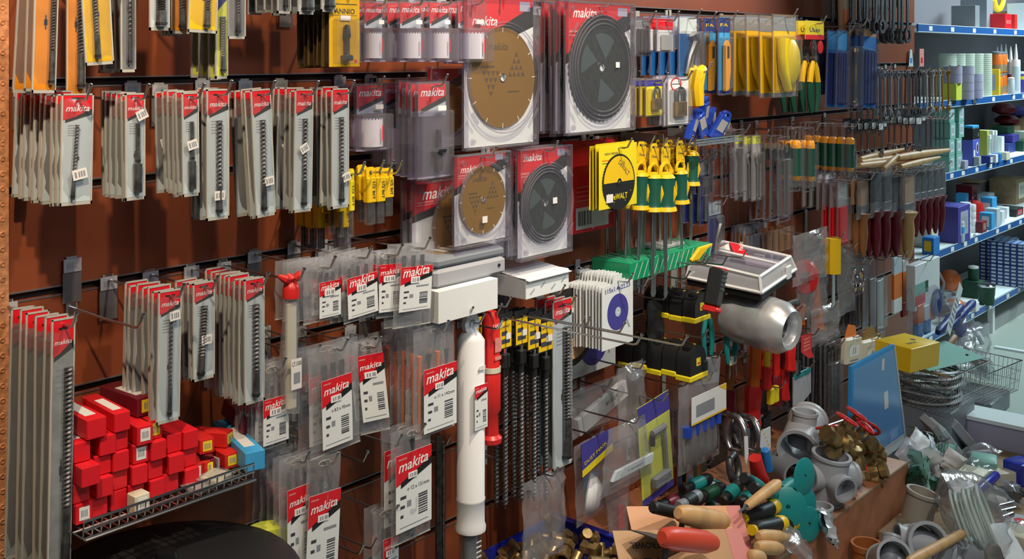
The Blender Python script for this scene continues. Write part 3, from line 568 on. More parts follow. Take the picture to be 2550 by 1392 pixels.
# columns along the shelf: px of front face centre on the bottom row, height in boxes
base = WX(0, 0, 0) if 0 else None
x0 = W(226, 1300, .24).x; k_ = 0
colh = [4, 4, 5, 4, 4, 3, 3]
lbls = ['at the shelf end beside the long sleeves', 'second along the shelf', 'third along the shelf', 'fourth along the shelf', 'fifth along the shelf', 'sixth along the shelf', 'seventh along the shelf']
LV = ['on the wire deck', 'one up', 'two up', 'three up', 'on top']
for c in range(7):
    for r in range(colh[c]):
        w = BW * (1.12 if c == 0 and r == 2 else 1)
        e = {(0, 0): 'white_card', (3, 2): 'white_card', (4, 3): 'bright_yellow', (3, 3): 'sticker', (5, 2): None}.get((c, r)); tp = {(0, 3): 'white_card', (2, 4): 'sticker'}.get((c, r))
        x = x0 + c * (BW + .004) + r * .004 * (c % 2); y = YW - .155 + (.012 if c == 2 and r == 0 else 0) + (0, .006, -.004, .008)[(c + r) % 4] - (.02 if r == 2 and c == 0 else 0)
        put(carton(w - .002, BD if r < 3 or c else .15, BH - .001, 'red_card', e, tp), (x, y, zs + r * BH), 'long red bit box %s, %s' % (lbls[c], LV[r]), 'red bit boxes on the wire shelf', (0, 0, (-.06, -.12, -.08, -.1)[(c + 2 * r) % 4]))
tops = [(1.0, 3, .05, 'sticker', None), (2.35, 3, -.03, None, 'white_card'), (4.4, 4, .1, 'sticker', None)]
put(carton(.036, .16, .036, 'red_card', None, 'white_card'), (x0 + .6 * (BW + .004), YW - .15, zs + 4 * BH + .001), 'long red box with white top strip, topmost on the pile', 'red bit boxes on the wire shelf', (0, 0, -.06))
put(carton(.044, .13, .036, 'maroon', 'bright_yellow', 'sticker'), (x0 + 3.9 * (BW + .004), YW - .12, zs + 4 * BH + .001), 'dark red box with yellow end sticker topping the pile', 'red bit boxes on the wire shelf', (0, 0, .04))
p = W(352, 1268, .26); put(carton(.03, .028, .034, 'cream', 'white_card'), (p.x, YW - .25, zs), 'small cream box at the front of the red boxes')
sm = [(505, 1165, 0, .3, 'red'), (540, 1160, 1, -.2, 'yellow-ended'), (570, 1135, 1, .5, 'tilted'), (530, 1190, 0, -.4, 'maroon'), (478, 1195, 0, .1, 'cramped'), (575, 1188, 0, -.1, 'yellow-fronted')]
for i, (px, py, r, yw, nm) in enumerate(sm):
    p = W(px, py, .2); put(carton(.030, .08, .030, 'maroon' if i in (3,) else 'red_plastic', 'bright_yellow' if i != 4 else 'sticker'), (p.x, YW - .17 + (.03 if r else 0), zs + r * .031 + .002), 'small %s bit box loose among the short boxes' % nm, 'short bit boxes on the wire shelf', (0, 0, yw))
put(carton(.040, .22, .038, 'sky_blue', None, 'sticker'), (W(626, 1165, .2).x - .005, YW - .16, zs + .006), 'long blue box on the far end of the wire shelf', None, (0, 0, -.3))
put(carton(.036, .14, .034, 'maroon', None, None), (W(598, 1125, .1).x - .01, YW - .11, zs + .045), 'long maroon box leaning on the blue box', None, (0, .2, -.3))
for i, (px, nm, c) in enumerate(((498, 'grey', 'mid_grey'), (528, 'cream', 'cream'))):
    m = mb(); pillow(m, .07, .05, .01, 'bag_film', seed=i); m.box(-.025, -.002, -.045, .025, .002, -.005, c)
    put(('flat_bit_pouch', 'bit set', m.mesh('flat_bit_pouch')), (W(px, 1210, .24).x, YW - .215, zs + .008 + i * .006), 'small flat %s pouch lying on the wire shelf lip' % nm, 'flat pouches on the wire shelf', (-1.4, 0, .2 + i * .3))
# ------------------------------------------------------------------ black round lid and olive reel at the bottom edge
m = mb(); m.lathe([(.24, -.03), (.245, -.012), (.235, 0), (.16, .022), (0, .034)], 40, 'black'); k = mb(); k.lathe([(.02, .034), (.018, .045), (0, .047)], 20, 'black_gloss')
p = WX(415, 1340, W(415, 1340, .28).x); q = W(415, 1345, .26)
put(('domed_cover', 'lid', [('shell', m.mesh('shell'), []), ('knob', k.mesh('knob'), [])]), (q.x, q.y, q.z - .065), 'large black domed lid at the bottom edge under the wire shelf')
ms = mb(); ms.lathe([(.03, -1.0), (.03, -.03)], 14, 'dark_steel'); o_ = put(('lid_stand', 'stand', ms.mesh('lid_stand')), (q.x, q.y, q.z - .065), 'thin dark post standing below the black domed lid'); o_.scale = (1, 1, (q.z - .066))
m = mb(); m.at((0, 0, 0)); m.lathe([(.03, 0), (.13, 0), (.14, -.02), (.13, -.05), (.03, -.05)], 30, 'lime', 'y'); k = mb(); k.lathe([(.028, .005), (.028, -.055)], 18, 'grey_plastic', 'y')
q = W(620, 1430, .18); put(('sanding_reel', 'reel', [('roll', m.mesh('roll'), []), ('core', k.mesh('core'), [])]), (q.x, q.y, q.z - .03), 'olive yellow round reel peeping over the bottom edge'); hook(q.x, q.z, .2, 'the olive reel', grp=None)
# ------------------------------------------------------------------ tubes, long auger bits
def tubeprod(px0, px1, y0, y1, off, mk): 
    X, zt, w, h = box_at(px0, y0, px1, y1, off); return X, zt, w, h, mk(w, h)
def white_tube(w, h):
    r = w / 2; m = mb(); m.lathe([(r * .95, -h), (r * 1.08, -h), (r * 1.1, -h + .01), (r, -h + .02), (r, -h * .86), (r * 1.04, -h * .855), (r * 1.04, -h * .845), (r, -h * .84), (r, -.045), (r * .7, -.03), (r * .3, -.012), (r * .28, .0)], 24, 'white_plastic')
    k = mb(); k.tube([(0, -.006, -.005), (0, .006, -.005)], r * .75, 18, 'white_plastic'); k.at((0, -.007, -.005)); k.lathe([(r * .3, 0), (0, -.0005)], 14, 'pvc_dark', 'y'); k.at()
    l = mb(); mak_label(l, -r * .7, -h * .50, r * .62, -h * .29, -r - .002, 'makita', None, .3); s = mb(); s.box(-.01, -r - .0035, -h * .22, .012, -r - .0025, -h * .2, 'sticker')
    c = mb(); c.lathe([(r * .8, -h - .16), (r * .8, -h)], 18, 'film'); c.lathe([(r * .5, -h - .155), (r * .5, -h)], 12, 'grey_plastic')
    for i in range(6): c.rect(-.01, -h - .02 - i * .012, .008, -h - .024 - i * .012, -r * .82, 'white_card')
    return ('drill_bit_tube', 'tube', [('tube', m.mesh('tube'), []), ('hanging_eye', k.mesh('hanging_eye'), []), ('label', l.mesh('label'), []), ('price_sticker', s.mesh('price_sticker'), []), ('clear_end', c.mesh('clear_end'), [])])
X, zt, w, h, pr_ = tubeprod(1148, 1196, 790, 1308, .22, white_tube); put(pr_, (X, YW - .22, zt - .01), 'tall white plastic tube with small red label and clear end'); hook(X, zt - .012, .25, 'the tall white tube', grp=None)
def red_tube(w, h):
    r = w / 2; m = mb(); m.lathe([(r * 1.15, -h), (r * 1.2, -h + .012), (r * .85, -h + .02), (r * .8, -h * .78), (r * 1.05, -h * .75), (r * 1.05, -h * .48), (r * .98, -h * .47), (r * .98, -.02), (r * .6, 0), (0, .004)], 20, 'red_plastic'); b = mb(); b.lathe([(r * 1.07, -h * .46), (r * 1.07, -h * .42)], 20, 'cream')
    l = mb(); l.text('KANGO', 0, -h * .12, -r - .001, .018, 'white_print', width=w * .8); l.rect(-r * .5, -h * .3, r * .5, -h * .19, -r - .001, 'pink_card'); l.rect(-r * .5, -h * .36, r * .5, -h * .33, -r - .001, 'pink_card')
    return ('drill_bit_tube', 'tube', [('tube', m.mesh('tube'), []), ('cream_band', b.mesh('cream_band'), []), ('lettering', l.mesh('lettering'), [])])
X, zt, w, h, pr_ = tubeprod(1207, 1238, 775, 1100, .20, red_tube); put(pr_, (X, YW - .20, zt), 'red plastic bit tube with cream band beside the white tube'); hook(X, zt - .004, .22, 'the red tube', grp=None)
m = mb(); X, zt, w, h = box_at(1190, 790, 1201, 1190, .15); m.box(-w / 2, 0, -h, w / 2, .004, 0, 'yellow'); put(('yellow_strip', 'strip', m.mesh('yellow_strip')), (X, YW - .15, zt), 'narrow yellow strip hanging behind the white tube')
hook(X, zt - .01, .17, 'the narrow yellow strip', grp=None)
@cached
def dwbit(w, h, hz=.01, rear=False, L=.5, ch=.09):
    t = hz; m = mb(); m.box(-w / 2, 0, t - ch, w / 2, .003, t, 'black'); m.rect(-w * .42, t - ch * .97, w * .42, t - ch * .22, -.0005, 'yellow'); m.text('DeWALT', 0, t - ch * .4, -.001, .009, 'ink', width=w * .6)
    m.rect(-w * .3, t - ch * .62, w * .1, t - ch * .5, -.001, 'ink'); m.rect(-w * .3, t - ch * .85, w * .3, t - ch * .72, -.001, 'ink'); k = mb(); k.box(0, -.0016, t - ch * .75, w * .35, -.0008, t - ch * .58, 'sticker')
    b = mb(); b.tube([(0, .002, t - ch), (0, .002, t - ch - .012)], .005, 8, 'chrome'); b.box(-.012, -.008, t - ch - .05, .012, .012, t - ch - .012, 'black', .003); b.tube([(0, .002, t - ch - .07), (0, .002, t - ch - .05)], .008, 8, 'black'); helix(b, 0, .002, t - L, t - ch - .07, .008, 'dark_steel', 16, 8)
    return ('auger_bit', 'drill bit', [('card', m.mesh('card'), []), ('price_sticker', k.mesh('price_sticker'), []), ('bit', b.mesh('bit'), [])])
for i, (b, n, ch, wh) in enumerate((((1242, 780, 1276, 1385), 2, .09, 'nearest the red tube'), ((1282, 772, 1316, 1180), 2, .09, 'second from the red tube'), ((1312, 775, 1350, 1240), 3, .1, 'third from the red tube'), ((1338, 782, 1382, 1380), 3, .1, 'beside the twin long sleeves'))):
    X, zt, w, h = box_at(*b, .22); stack(dwbit, b, n, desc='black and yellow carded auger bit', where=wh, grp='carded auger bits ' + wh, off=.22, pitch=.03, L=h, ch=ch)
stack(bitpack, (1376, 745, 1424, 1162), 3, desc='pale-edged long bit sleeve with red header', where='beside the white disc cards', grp='pale-edged long sleeves', off=.22, pitch=.028, head=.13, bw=.36, br=.15, turns=14)
stack(bitpack, (1352, 1000, 1395, 1300), 2, desc='lower slim sleeve of long bits', where='beneath the carded augers', grp='lower slim sleeves', off=.12, pitch=.03, head=.02, body='grey_plastic', txt=None, hk=False) if 0 else None
m = mb(); X, zt, w, h = box_at(1088, 1085, 1104, 1440, .1); m.box(-w * .35, 0, -h, w * .35, .012, 0, 'dark_steel', .002); m.box(w * .55, .002, -h, w * .85, .01, -.02, 'dark_steel', .001)
put(('steel_bar', 'bar', m.mesh('steel_bar')), (X, YW - .1, zt), 'dark flat steel bar hanging behind the tall labelled bag'); hook(X, zt - .02, .12, 'the dark steel bar', grp=None)
# ------------------------------------------------------------------ grey case, white boxes, disc cards
def cartonY(px0, py_bot, px1, off, hpx, depth, **k): pass
def case(w, d, h):
    m = mb(); m.box(-w / 2, -d / 2, 0, w / 2, d / 2, h * .62, 'pvc', .008); l = mb(); l.box(-w / 2 + .002, -d / 2 + .002, h * .64, w / 2 - .002, d / 2 - .002, h, 'pvc_dark', .008); l.box(-w * .3, -d * .3, h + .0001, w * .3, d * .3, h + .0008, 'cardboard')
    for q in (-.2, -.08, .04, .16): l.box(w * q, -d * .25, h + .0008, w * (q + .07), d * .1, h + .0015, 'white_card')
    c = mb(); c.at((w * .38, -d / 2 - .0005, h * .35)); c.lathe([(.004, .001), (.004, -.002), (0, -.002)], 12, 'black', 'y')
    return ('hole_saw_case', 'case', [('tray', m.mesh('tray'), []), ('lid', l.mesh('lid'), []), ('latch', c.mesh('latch'), [])])
a = W(1085, 735, .27); b_ = W(1262, 705, .27); wz = W(985, 760, .27); wz2 = W(1240, 735, .27)
zb = W(1095, 800, .27).z
m = mb(); w = W(1240, 780, .27).x - W(1092, 805, .27).x
put(('white_carton', 'box', [('carton', (lambda q: (q.box(-w / 2, -.12, 0, w / 2, .12, .075, 'white_card', .001), q)[1])(mb()).mesh('carton'), [])]), (W(1092, 805, .27).x + w / 2, YW - .15, W(1110, 803, .27).z), 'long white carton lying under the grey case')
zc = W(1110, 803, .27).z + .075; cw = W(1262, 700, .25).x - W(1085, 735, .25).x
put(case(cw, .2, .07), (W(1085, 735, .25).x + cw / 2, YW - .15, zc + .001), 'grey plastic hole saw case resting on the white carton')
for x in (W(1120, 800, .2).x, W(1215, 780, .2).x): hook(x, W(1110, 803, .27).z - .006, .26, 'the long white carton', grp='hooks under the white carton')
w = W(1417, 725, .25).x - W(1310, 745, .25).x; zw = W(1330, 742, .25).z
m = mb(); m.box(-w / 2, -.1, 0, w / 2, .1, .055, 'white_card', .0015); l = mb(); l.at((0, -.02, .058), (.12, 0, 0)); l.box(-w / 2, -.09, 0, w / 2, .1, .002, 'white_card')
k = mb()
for i in range(4): k.text('HIGHGO', -w * .35 + w * .24 * i, .015 + .012 * (i % 2), -.1005, .008, 'grey_ink', width=.022, rot=.6)
put(('white_carton', 'box', [('carton', m.mesh('carton'), []), ('lid_flap', l.mesh('lid_flap'), []), ('lettering', k.mesh('lettering'), [])]), (W(1310, 745, .25).x + w / 2, YW - .15, zw), 'white carton with raised flap resting above the black-headed augers')
hook(W(1350, 740, .2).x, zw - .006, .26, 'the flapped white carton', grp=None)
@cached
def disccard(w, h, hz=.03, rear=False, dcol='purple', R=.27):
    t = hz; m = mb(); pts = [(-w / 2, t - h), (w / 2, t - h), (w / 2, t - h * .13), (w * .12, t - h * .12), (w * .14, t), (-w * .14, t), (-w * .16, t - h * .12), (-w / 2, t - h * .13)]; m.prism(pts, 0, .0025, 'white_card')
    c = t - h * .52; disc(m, min(w, h) * R * 1.25, -.0008, dcol, 0, w * .09, z=c, n=40, depth=.0006); disc(m, w * .09, -.001, 'pale_card', 0, .004, z=c, n=16, depth=.0003)
    if not rear: m.text('115x1.4x22.23', 0, t - h * .22, -.0006, h * .09, 'purple', width=w * .8, rot=.04)
    m.at((w * .33, -.0008, c - h * .2), (0, -.5, 0)); m.box(-.003, 0, -.014, .003, .0006, .014, 'mid_grey'); m.at()
    return ('cutting_disc_card', 'cutting disc', m.mesh('cutting_disc_card'))
stack(disccard, (1500, 683, 1577, 862), 12, desc='white card holding purple cutting disc', where='beside the tape measures', grp='white cutting disc cards', off=.235, pitch=.011, jit=.006, hole=.02)
stack(disccard, (1424, 770, 1534, 925), 1, desc='larger white disc card', where='hidden behind the hanging disc cards', off=.06, R=.3, hole=.02)
m = mb(); X, zt, w, h = box_at(1400, 715, 1475, 910, .13); m.at((0, 0, -h / 2)); m.lathe([(h * .12, 0), (h * .46, 0), (h * .5, .004), (h * .5, .012), (h * .12, .012)], 40, 'black', 'y', True); k = mb(); k.at((0, 0, -h / 2)); k.lathe([(h * .13, -.0015), (h * .4, -.0015), (h * .4, -.0005), (h * .13, -.0005)], 40, 'tan', 'y', True); k.at(); k.box(-.03, -.0035, -h * .48, .03, -.002, -h * .3, 'black'); s = mb(); s.box(-.02, -.003, -h * .32, .002, -.002, -h * .24, 'sticker')
put(('grinding_disc', 'cutting disc', [('disc', m.mesh('disc'), []), ('paper_label', k.mesh('paper_label'), []), ('price_sticker', s.mesh('price_sticker'), [])]), (X - .02, YW - .13, zt), 'big black grinding disc with tan label behind the white cards')
hook(X - .02, zt - .1, .16, 'the big black grinding disc', grp=None)
# ------------------------------------------------------------------ right half: packed tools on hooks
def arc(cx, cz, r, a0, a1, n=10, y=0.): return [(cx + r * cos(a0 + (a1 - a0) * i / n), y, cz + r * sin(a0 + (a1 - a0) * i / n)) for i in range(n + 1)]
def clamframe(s, w, h, t, y0=-.02, film='film', e=.003, rim='blister'):
    for (a, b, c, d) in ((-w / 2, t - h, -w / 2 + e, t), (w / 2 - e, t - h, w / 2, t), (-w / 2, t - h, w / 2, t - h + e), (-w / 2, t - e, w / 2, t)): s.box(a, -.004, b, c, .005, d, rim, .001)
    if film: s.box(-w * .42, y0, t - h * .93, w * .42, .002, t - h * .26, film, .004)
def t_adj(m, x, z1, L, mt='steel', y=-.01):       # adjustable spanner, head up
    m.prism([(x - L * .03, z1 - L), (x + L * .03, z1 - L), (x + L * .045, z1 - L * .3), (x + L * .03, z1 - L * .2), (x - L * .035, z1 - L * .2), (x - L * .035, z1 - L * .35)], y, y + .006, mt)
    m.prism([(x - L * .05, z1 - L * .24), (x + L * .06, z1 - L * .24), (x + L * .11, z1 - L * .12), (x + L * .09, z1), (x + L * .04, z1 - L * .02), (x + L * .03, z1 - L * .1), (x - L * .03, z1 - L * .1), (x - L * .06, z1), (x - L * .1, z1 - L * .08)], y - .002, y + .008, mt)
    m.at((x - L * .0, y - .003, z1 - L * .13)); m.lathe([(L * .025, 0), (L * .025, .012)], 10, 'dark_steel', 'y'); m.at()
    m.at((x, y + .003, z1 - L * .94)); m.lathe([(L * .02, -.004), (L * .012, -.0042), (0, -.002)], 10, 'black', 'y'); m.at()
def t_comb(m, x, z1, L, mt='steel', y=0., ring_down=True, R=.07):
    r = L * R; s = -1 if ring_down else 1; zr = z1 - L + r if ring_down else z1 - r; zo = z1 - r if ring_down else z1 - L + r
    m.at((x, y, zr)); m.lathe([(r, -.004), (r, .004), (r * .58, .004), (r * .58, -.004)], 14, mt, 'y', True); m.at()
    lo, hi = min(zr, zo), max(zr, zo); m.prism([(x - r * .32, lo + r * .8), (x + r * .32, lo + r * .8), (x + r * .38, hi - r * .5), (x - r * .38, hi - r * .5)], y - .0025, y + .0025, mt)
    q = 1 if ring_down else -1
    m.prism([(x + a * r, zo + q * b * r) for a, b in ((-.6, -.6), (.6, -.6), (1.05, 0), (.9, .9), (.45, .8), (.4, .1), (-.4, .1), (-.5, 1.0), (-.95, .9), (-1.05, 0))][::q], y - .0035, y + .0035, mt)
def t_pliers(m, x, z1, L, grip='teal', y=-.008, tip='yellow', spread=.11):
    m.tube([(x - L * .01, y, z1), (x - L * .03, y, z1 - L * .12), (x, y, z1 - L * .3)], [L * .012, L * .03, L * .035], 6, 'dark_steel'); m.tube([(x + L * .01, y, z1), (x + L * .03, y, z1 - L * .12), (x, y, z1 - L * .3)], [L * .012, L * .03, L * .035], 6, 'dark_steel')
    m.at((x, y - .01, z1 - L * .28)); m.lathe([(L * .045, 0), (L * .045, .02)], 12, 'dark_steel', 'y'); m.at()
    for s in (-1, 1):
        m.tube([(x + s * L * .02, y, z1 - L * .32), (x + s * L * .07, y, z1 - L * .42), (x + s * L * spread, y, z1 - L * .6)], [L * .028, L * .04, L * .042], 8, tip)
        m.tube([(x + s * L * spread, y, z1 - L * .6), (x + s * L * (spread - .0), y, z1 - L * .8), (x + s * L * (spread - .05), y, z1 - L)], [L * .044, L * .044, L * .03], 8, grip)
@cached
def pack(w, h, hz=.012, rear=False, card='white_card', head='red_card', hh=.25, tool='adj', mt='steel', tc=None, film='film', txt=None, name='tool_pack', cat='tool pack', foot=None, tin='tool', tz=.28, deep=.02, grip='green_grip', tip='orange', stripe=None, oval=False):
    t = hz; tr = []; m = mb()
    if card:
        m.box(-w * .46, .002, t - h + .004, w * .46, .0032, t - .003, card); m.rect(-w * .46, t - h * hh, w * .46, t - .004, .0016, head)
        if foot: m.rect(-w * .46, t - h + .004, w * .46, t - h * .94, .0016, foot)
        if stripe: m.rect(-w * .46, t - h * hh - .006, w * .46, t - h * hh, .0014, stripe)
        if txt: m.text(txt, 0, t - h * hh * .62, .0012, h * hh * .3, tc or 'white_card', width=w * .62)
        if oval: m.at((-w * .1, .0014, t - h * .16), (0, 0, 0), (1.5, 1, 1)); m.lathe([(w * .16, 0), (w * .16, -.0004), (w * .13, -.0004), (w * .13, 0)], 20, 'red_card', 'y', True); m.at(); m.rect(-w * .28, t - h * .165, w * .08, t - h * .15, .0012, 'ink'); m.rect(-w * .36, t - h * .27, w * .36, t - h * .262, .0012, 'pink_card')
        tr.append(('card', m.mesh('card'), []))
    b = mb(); z1 = t - h * tz; L = h * (.95 - tz)
    if tool == 'adj': t_adj(b, 0, z1, L, mt)
    elif tool == 'comb': t_comb(b, 0, z1, L, mt, -.006)
    elif tool == 'pliers': t_pliers(b, 0, z1, L, grip, tip=tip)
    elif tool == 'curve':
        for s in (0, 1): b.tube([(w * (.1 + .12 * s), -.008, z1), (w * (.25 + .05 * s), -.01, z1 - L * .2), (w * (-.05 + .15 * s), -.012, z1 - L * .55), (w * (-.2 + .22 * s), -.008, z1 - L)], [w * .14, w * .13, w * .08, w * .06], 8, mt)
    elif tool == 'driver':
        b.tube([(0, -.008, z1), (0, -.008, z1 - L * .04), (0, -.008, z1 - L * .16)], [w * .12, w * .18, w * .19], 10, tip); b.tube([(0, -.008, z1 - L * .16), (0, -.008, z1 - L * .4), (0, -.008, z1 - L * .74)], [w * .2, w * .17, w * .19], 10, grip); b.tube([(0, -.008, z1 - L * .74), (0, -.008, z1 - L * .84)], [w * .2, w * .12], 10, tip); b.tube([(0, -.008, z1 - L * .7), (0, -.008, z1 - L)], w * .05, 6, 'steel')
    elif tool == 'knife':
        b.prism([(-w * .2, z1 - L), (w * .05, z1 - L * .98), (w * .2, z1 - L * .6), (w * .18, z1 - L * .1), (0, z1), (-w * .2, z1 - L * .1)], -.014, -.003, mt); b.box(-w * .08, -.016, z1 - L * .35, w * .06, -.013, z1 - L * .12, 'black')
    elif tool == 'round':
        b.at((w * .12, -.012, z1 - L * .42), (0, 0, 0), (.8, 1, 1.15)); b.lathe([(0, -.016), (w * .30, -.014), (w * .36, -.006), (w * .36, .008), (0, .008)], 28, mt, 'y'); b.at((w * .36, -.02, z1 - L * .33)); b.lathe([(0, -.006), (w * .12, -.005), (w * .13, .004)], 16, 'steel', 'y'); b.at()
        b.tube([(-w * .2, -.01, z1), (-w * .26, -.014, z1 - L * .3), (-w * .22, -.014, z1 - L * .6), (-w * .02, -.012, z1 - L * .94)], [w * .14, w * .1, w * .1, w * .08], 10, mt)
    elif tool == 'lock':
        b.box(-w * .22, -.014, z1 - L * .8, w * .22, -.002, z1 - L * .35, 'brass', .002); b.tube([(-w * .15, -.008, z1 - L * .36), (-w * .15, -.008, z1 - L * .12)] + arc(0, z1 - L * .12, w * .15, pi, 0, 6, -.008)[1:] + [(w * .15, -.008, z1 - L * .36)], w * .04, 6, 'steel')
    elif tool == 'flat': b.box(-w * .3, -.006, z1 - L, w * .3, -.001, z1, mt, .001)
    elif tool == 'strips':
        for q in (-.3, -.1, .1, .3): b.box(w * q - w * .07, -.005 - .002 * (q > 0), z1 - L, w * q + w * .06, -.001, z1 - L * .02, mt)
    elif tool == 'rod': b.tube([(0, -.006, z1), (0, -.006, z1 - L * .2), (0, -.006, z1 - L * .22), (0, -.006, z1 - L)], [w * .22, w * .22, w * .1, w * .1], 8, mt)
    tr.append((tin, b.mesh(tin), []))
    s = mb(); clamframe(s, w, h, t, -deep, film if not rear else None); tr.append(('clear_pack', s.mesh('clear_pack'), []))
    return (name, cat, tr)
def Pk(box, n, desc, wh, **k): stack(pack, box, n, desc=desc, where=wh, grp=desc + 's ' + wh, **k)
Pk((1580, 44, 1620, 140), 4, 'flat grey bit card', 'beside the big saw blade packs', card='mid_grey', head='grey_plastic', tool='strips', off=.22, pitch=.02, ticket=False)
Pk((1636, 44, 1679, 130), 3, 'small clear case with red and white label', 'over the silver clamshells', card='white_card', head='red_card', hh=.36, tool='flat', mt='mid_grey', tz=.5, off=.27, pitch=.025, stripe='white_card', ticket=False)
Pk((1690, 38, 1738, 192), 5, 'clear clamshell with curved silver tool', 'above the padlock cards', card='blue', head='pale_card', hh=.3, tool='curve', tz=.3, off=.2, pitch=.035, ticket=False, deep=.03)
Pk((1738, 44, 1768, 175), 3, 'slim clamshell with black and gold cutter', 'beside the blue knife cards', card=None, tool='knife', mt='gold', off=.15, pitch=.04, ticket=False)
Pk((1789, 42, 1820, 236), 3, 'blue card with orange knife', 'beside the round yellow tools', card='sky_blue', head='navy', hh=.2, tool='knife', mt='amber_tip', tz=.3, foot='navy', off=.22, pitch=.055, txt='FA', tc='yellow', ticket=False)
Pk((1924, 36, 1986, 242), 5, 'yellow card with round yellow tape tool', 'next to the green pliers', card='yellow', head='pvc_dark', hh=.2, tool='round', mt='bright_yellow', tz=.3, foot='grey_plastic', off=.26, pitch=.052, txt='Uken', tc='mid_grey', ticket=False, deep=.03, name='tape_tool_pack')
@cached
def cardpliers(w, h, hz=.01, rear=False, grip='green_grip', tip='yellow', card='bright_yellow', foot='red_card', txt='Uken', ch=.2):
    t = hz; m = mb(); m.box(-w * .5, 0, t - h * ch, w * .5, .002, t, card); m.rect(-w * .5, t - h * ch, w * .5, t - h * ch * .75, -.0006, foot); m.text(txt, 0, t - h * ch * .6, -.0008, h * ch * .35, 'ink', width=w * .55)
    b = mb(); t_pliers(b, 0, t - h * ch * .9, h * (1 - ch), grip, .004, tip, .12); s = mb(); s.at((w * .3, -.001, t - h * (ch + .08))); s.lathe([(w * .16, 0), (0, -.001)], 12, 'red_card', 'y')
    return ('pliers', 'pliers', [('header_card', m.mesh('header_card'), []), ('pliers_body', b.mesh('pliers_body'), []), ('round_tag', s.mesh('round_tag'), [])])
stack(cardpliers, (2006, 52, 2052, 284), 4, desc='green-handled pliers under yellow card', where='beside the round yellow tools', grp='green-handled pliers', off=.22, pitch=.036, ticket=False)
Pk((2086, 75, 2112, 270), 2, 'blue hacksaw blade pack', 'between the pliers and clear wrench pack', card='blue', head='sky_blue', tool='strips', mt='navy', off=.2, pitch=.04, tilt=.06, ticket=False)
Pk((2062, 88, 2086, 240), 2, 'dark blue slim pack', 'behind the hacksaw blades', card='navy', head='grey_plastic', tool='strips', mt='navy', off=.12, pitch=.04, ticket=False)
Pk((2116, 58, 2146, 278), 1, 'clear pack with long chrome spanner', 'between two blue packs', card=None, tool='comb', mt='chrome', off=.24, tilt=.03, ticket=False)
Pk((2150, 72, 2186, 270), 3, 'wide blue blade pack with tan header', 'before the dark spanners', card='blue', head='tan', hh=.1, tool='strips', mt='navy', off=.22, pitch=.03, tilt=.05, ticket=False)
m = mb(); X, zt, w, h = box_at(2088, -60, 2130, 128, .1); m.prism([(-w / 2, 0), (-w * .45, -h * .7), (0, -h), (w * .5, -h * .75), (w / 2, 0)], -.004, .004, 'tan'); m.rect(-w * .3, -h * .7, w * .3, -h * .45, -.0045, 'orange')
put(('brown_sachet', 'packet', m.mesh('brown_sachet')), (X, YW - .1, zt), 'brown and orange pointed sachet hanging above the blue packs'); hook(X, zt - .02, .12, 'the brown sachet', grp=None, ticket=False)
@cached
def saw_y(w, h, hz=.01, rear=False, c='yellow'):
    t = hz; m = mb(); m.tube([(0, 0, t - h), (-w * .1, 0, t - h * .5), (w * .05, 0, t - h * .12), (w * .3, 0, t)], [w * .2, w * .24, w * .24, w * .16], 8, c); k = mb(); k.tube([(w * .2, .006, t - h * .95), (w * .3, .006, t - h * .3), (w * .1, .006, t - .004)], w * .12, 6, 'gold')
    return ('folding_saw', 'saw', [('handle', m.mesh('handle'), []), ('blade', k.mesh('blade'), [])])
stack(saw_y, (1722, 170, 1758, 262), 3, desc='yellow-handled folding tool', where='beneath the slim clamshells', grp='yellow folding tools', off=.24, pitch=.03, ticket=False)
Pk((1608, 196, 1652, 290), 5, 'tilted yellow padlock card', 'beside the big saw blade packs', card='bright_yellow', head='purple', hh=.2, tool='lock', off=.26, pitch=.02, tilt=.0, ticket=False, name='padlock_pack', cat='padlock', tin='padlock')
Pk((1662, 190, 1718, 312), 6, 'white card with brass padlock', 'in front of the red-edged cards', card='white_card', head='white_card', tool='lock', off=.27, pitch=.014, ticket=False, oval=True, name='padlock_pack', cat='padlock', tin='padlock')
# blue dispensers on a small wire shelf
z_ = W(1735, 362, .27).z; xa, xb = W(1728, 362, .27).x, W(1838, 345, .27).x
m = wire_shelf('', xa, xb, .27, .015, lip=.018); brs = []
for x in (xa + .01, xb - .01): b = mb(); b.prism([(x - .002, 0), (x + .002, 0), (x + .002, .03), (x - .002, .03)], -.15, -.002, 'mid_grey'); b.tube([(x, -.26, 0), (x, -.01, -.16)], .0022, 6, 'steel'); brs.append(('bracket', b.mesh('bracket'), []))
put(('wire_shelf', 'shelf', [('wire_deck', m.mesh('wire_deck'), [])] + brs), (0, YW - .002, z_), 'small chrome wire shelf holding the blue tape holders')
for i, (px, py, rz, ry, nm) in enumerate(((1722, 318, .3, .3, 'lowest leaning'), (1745, 312, -.2, -.5, 'second'), (1768, 300, .5, .9, 'topmost'), (1790, 318, -.4, .5, 'farthest'), (1752, 285, .2, -.2, 'propped-up'), (1806, 310, 0, -.9, 'clear-ended'))):
    m = mb(); m.box(-.022, -.012, -.045, .022, .012, .045, 'blue_clear' if i < 5 else 'blister', .004); k = mb(); k.box(-.014, -.0135, -.01, .014, -.0122, .03, 'mid_grey'); q = mb(); q.at((0, 0, .048)); q.lathe([(.016, -.009), (.016, .009), (.008, .009), (.008, -.009)], 14, 'blue_clear', 'y', True)
    p = W(px, py, .2 - .03 * (i % 3)); put(('tape_holder', 'holder', [('body', m.mesh('body'), []), ('grey_window', k.mesh('grey_window'), []), ('roller', q.mesh('roller'), [])]), (p.x, p.y, p.z), '%s blue plastic tape holder in the heap on small wire shelf' % nm, 'blue tape holders', (.2, ry, rz))
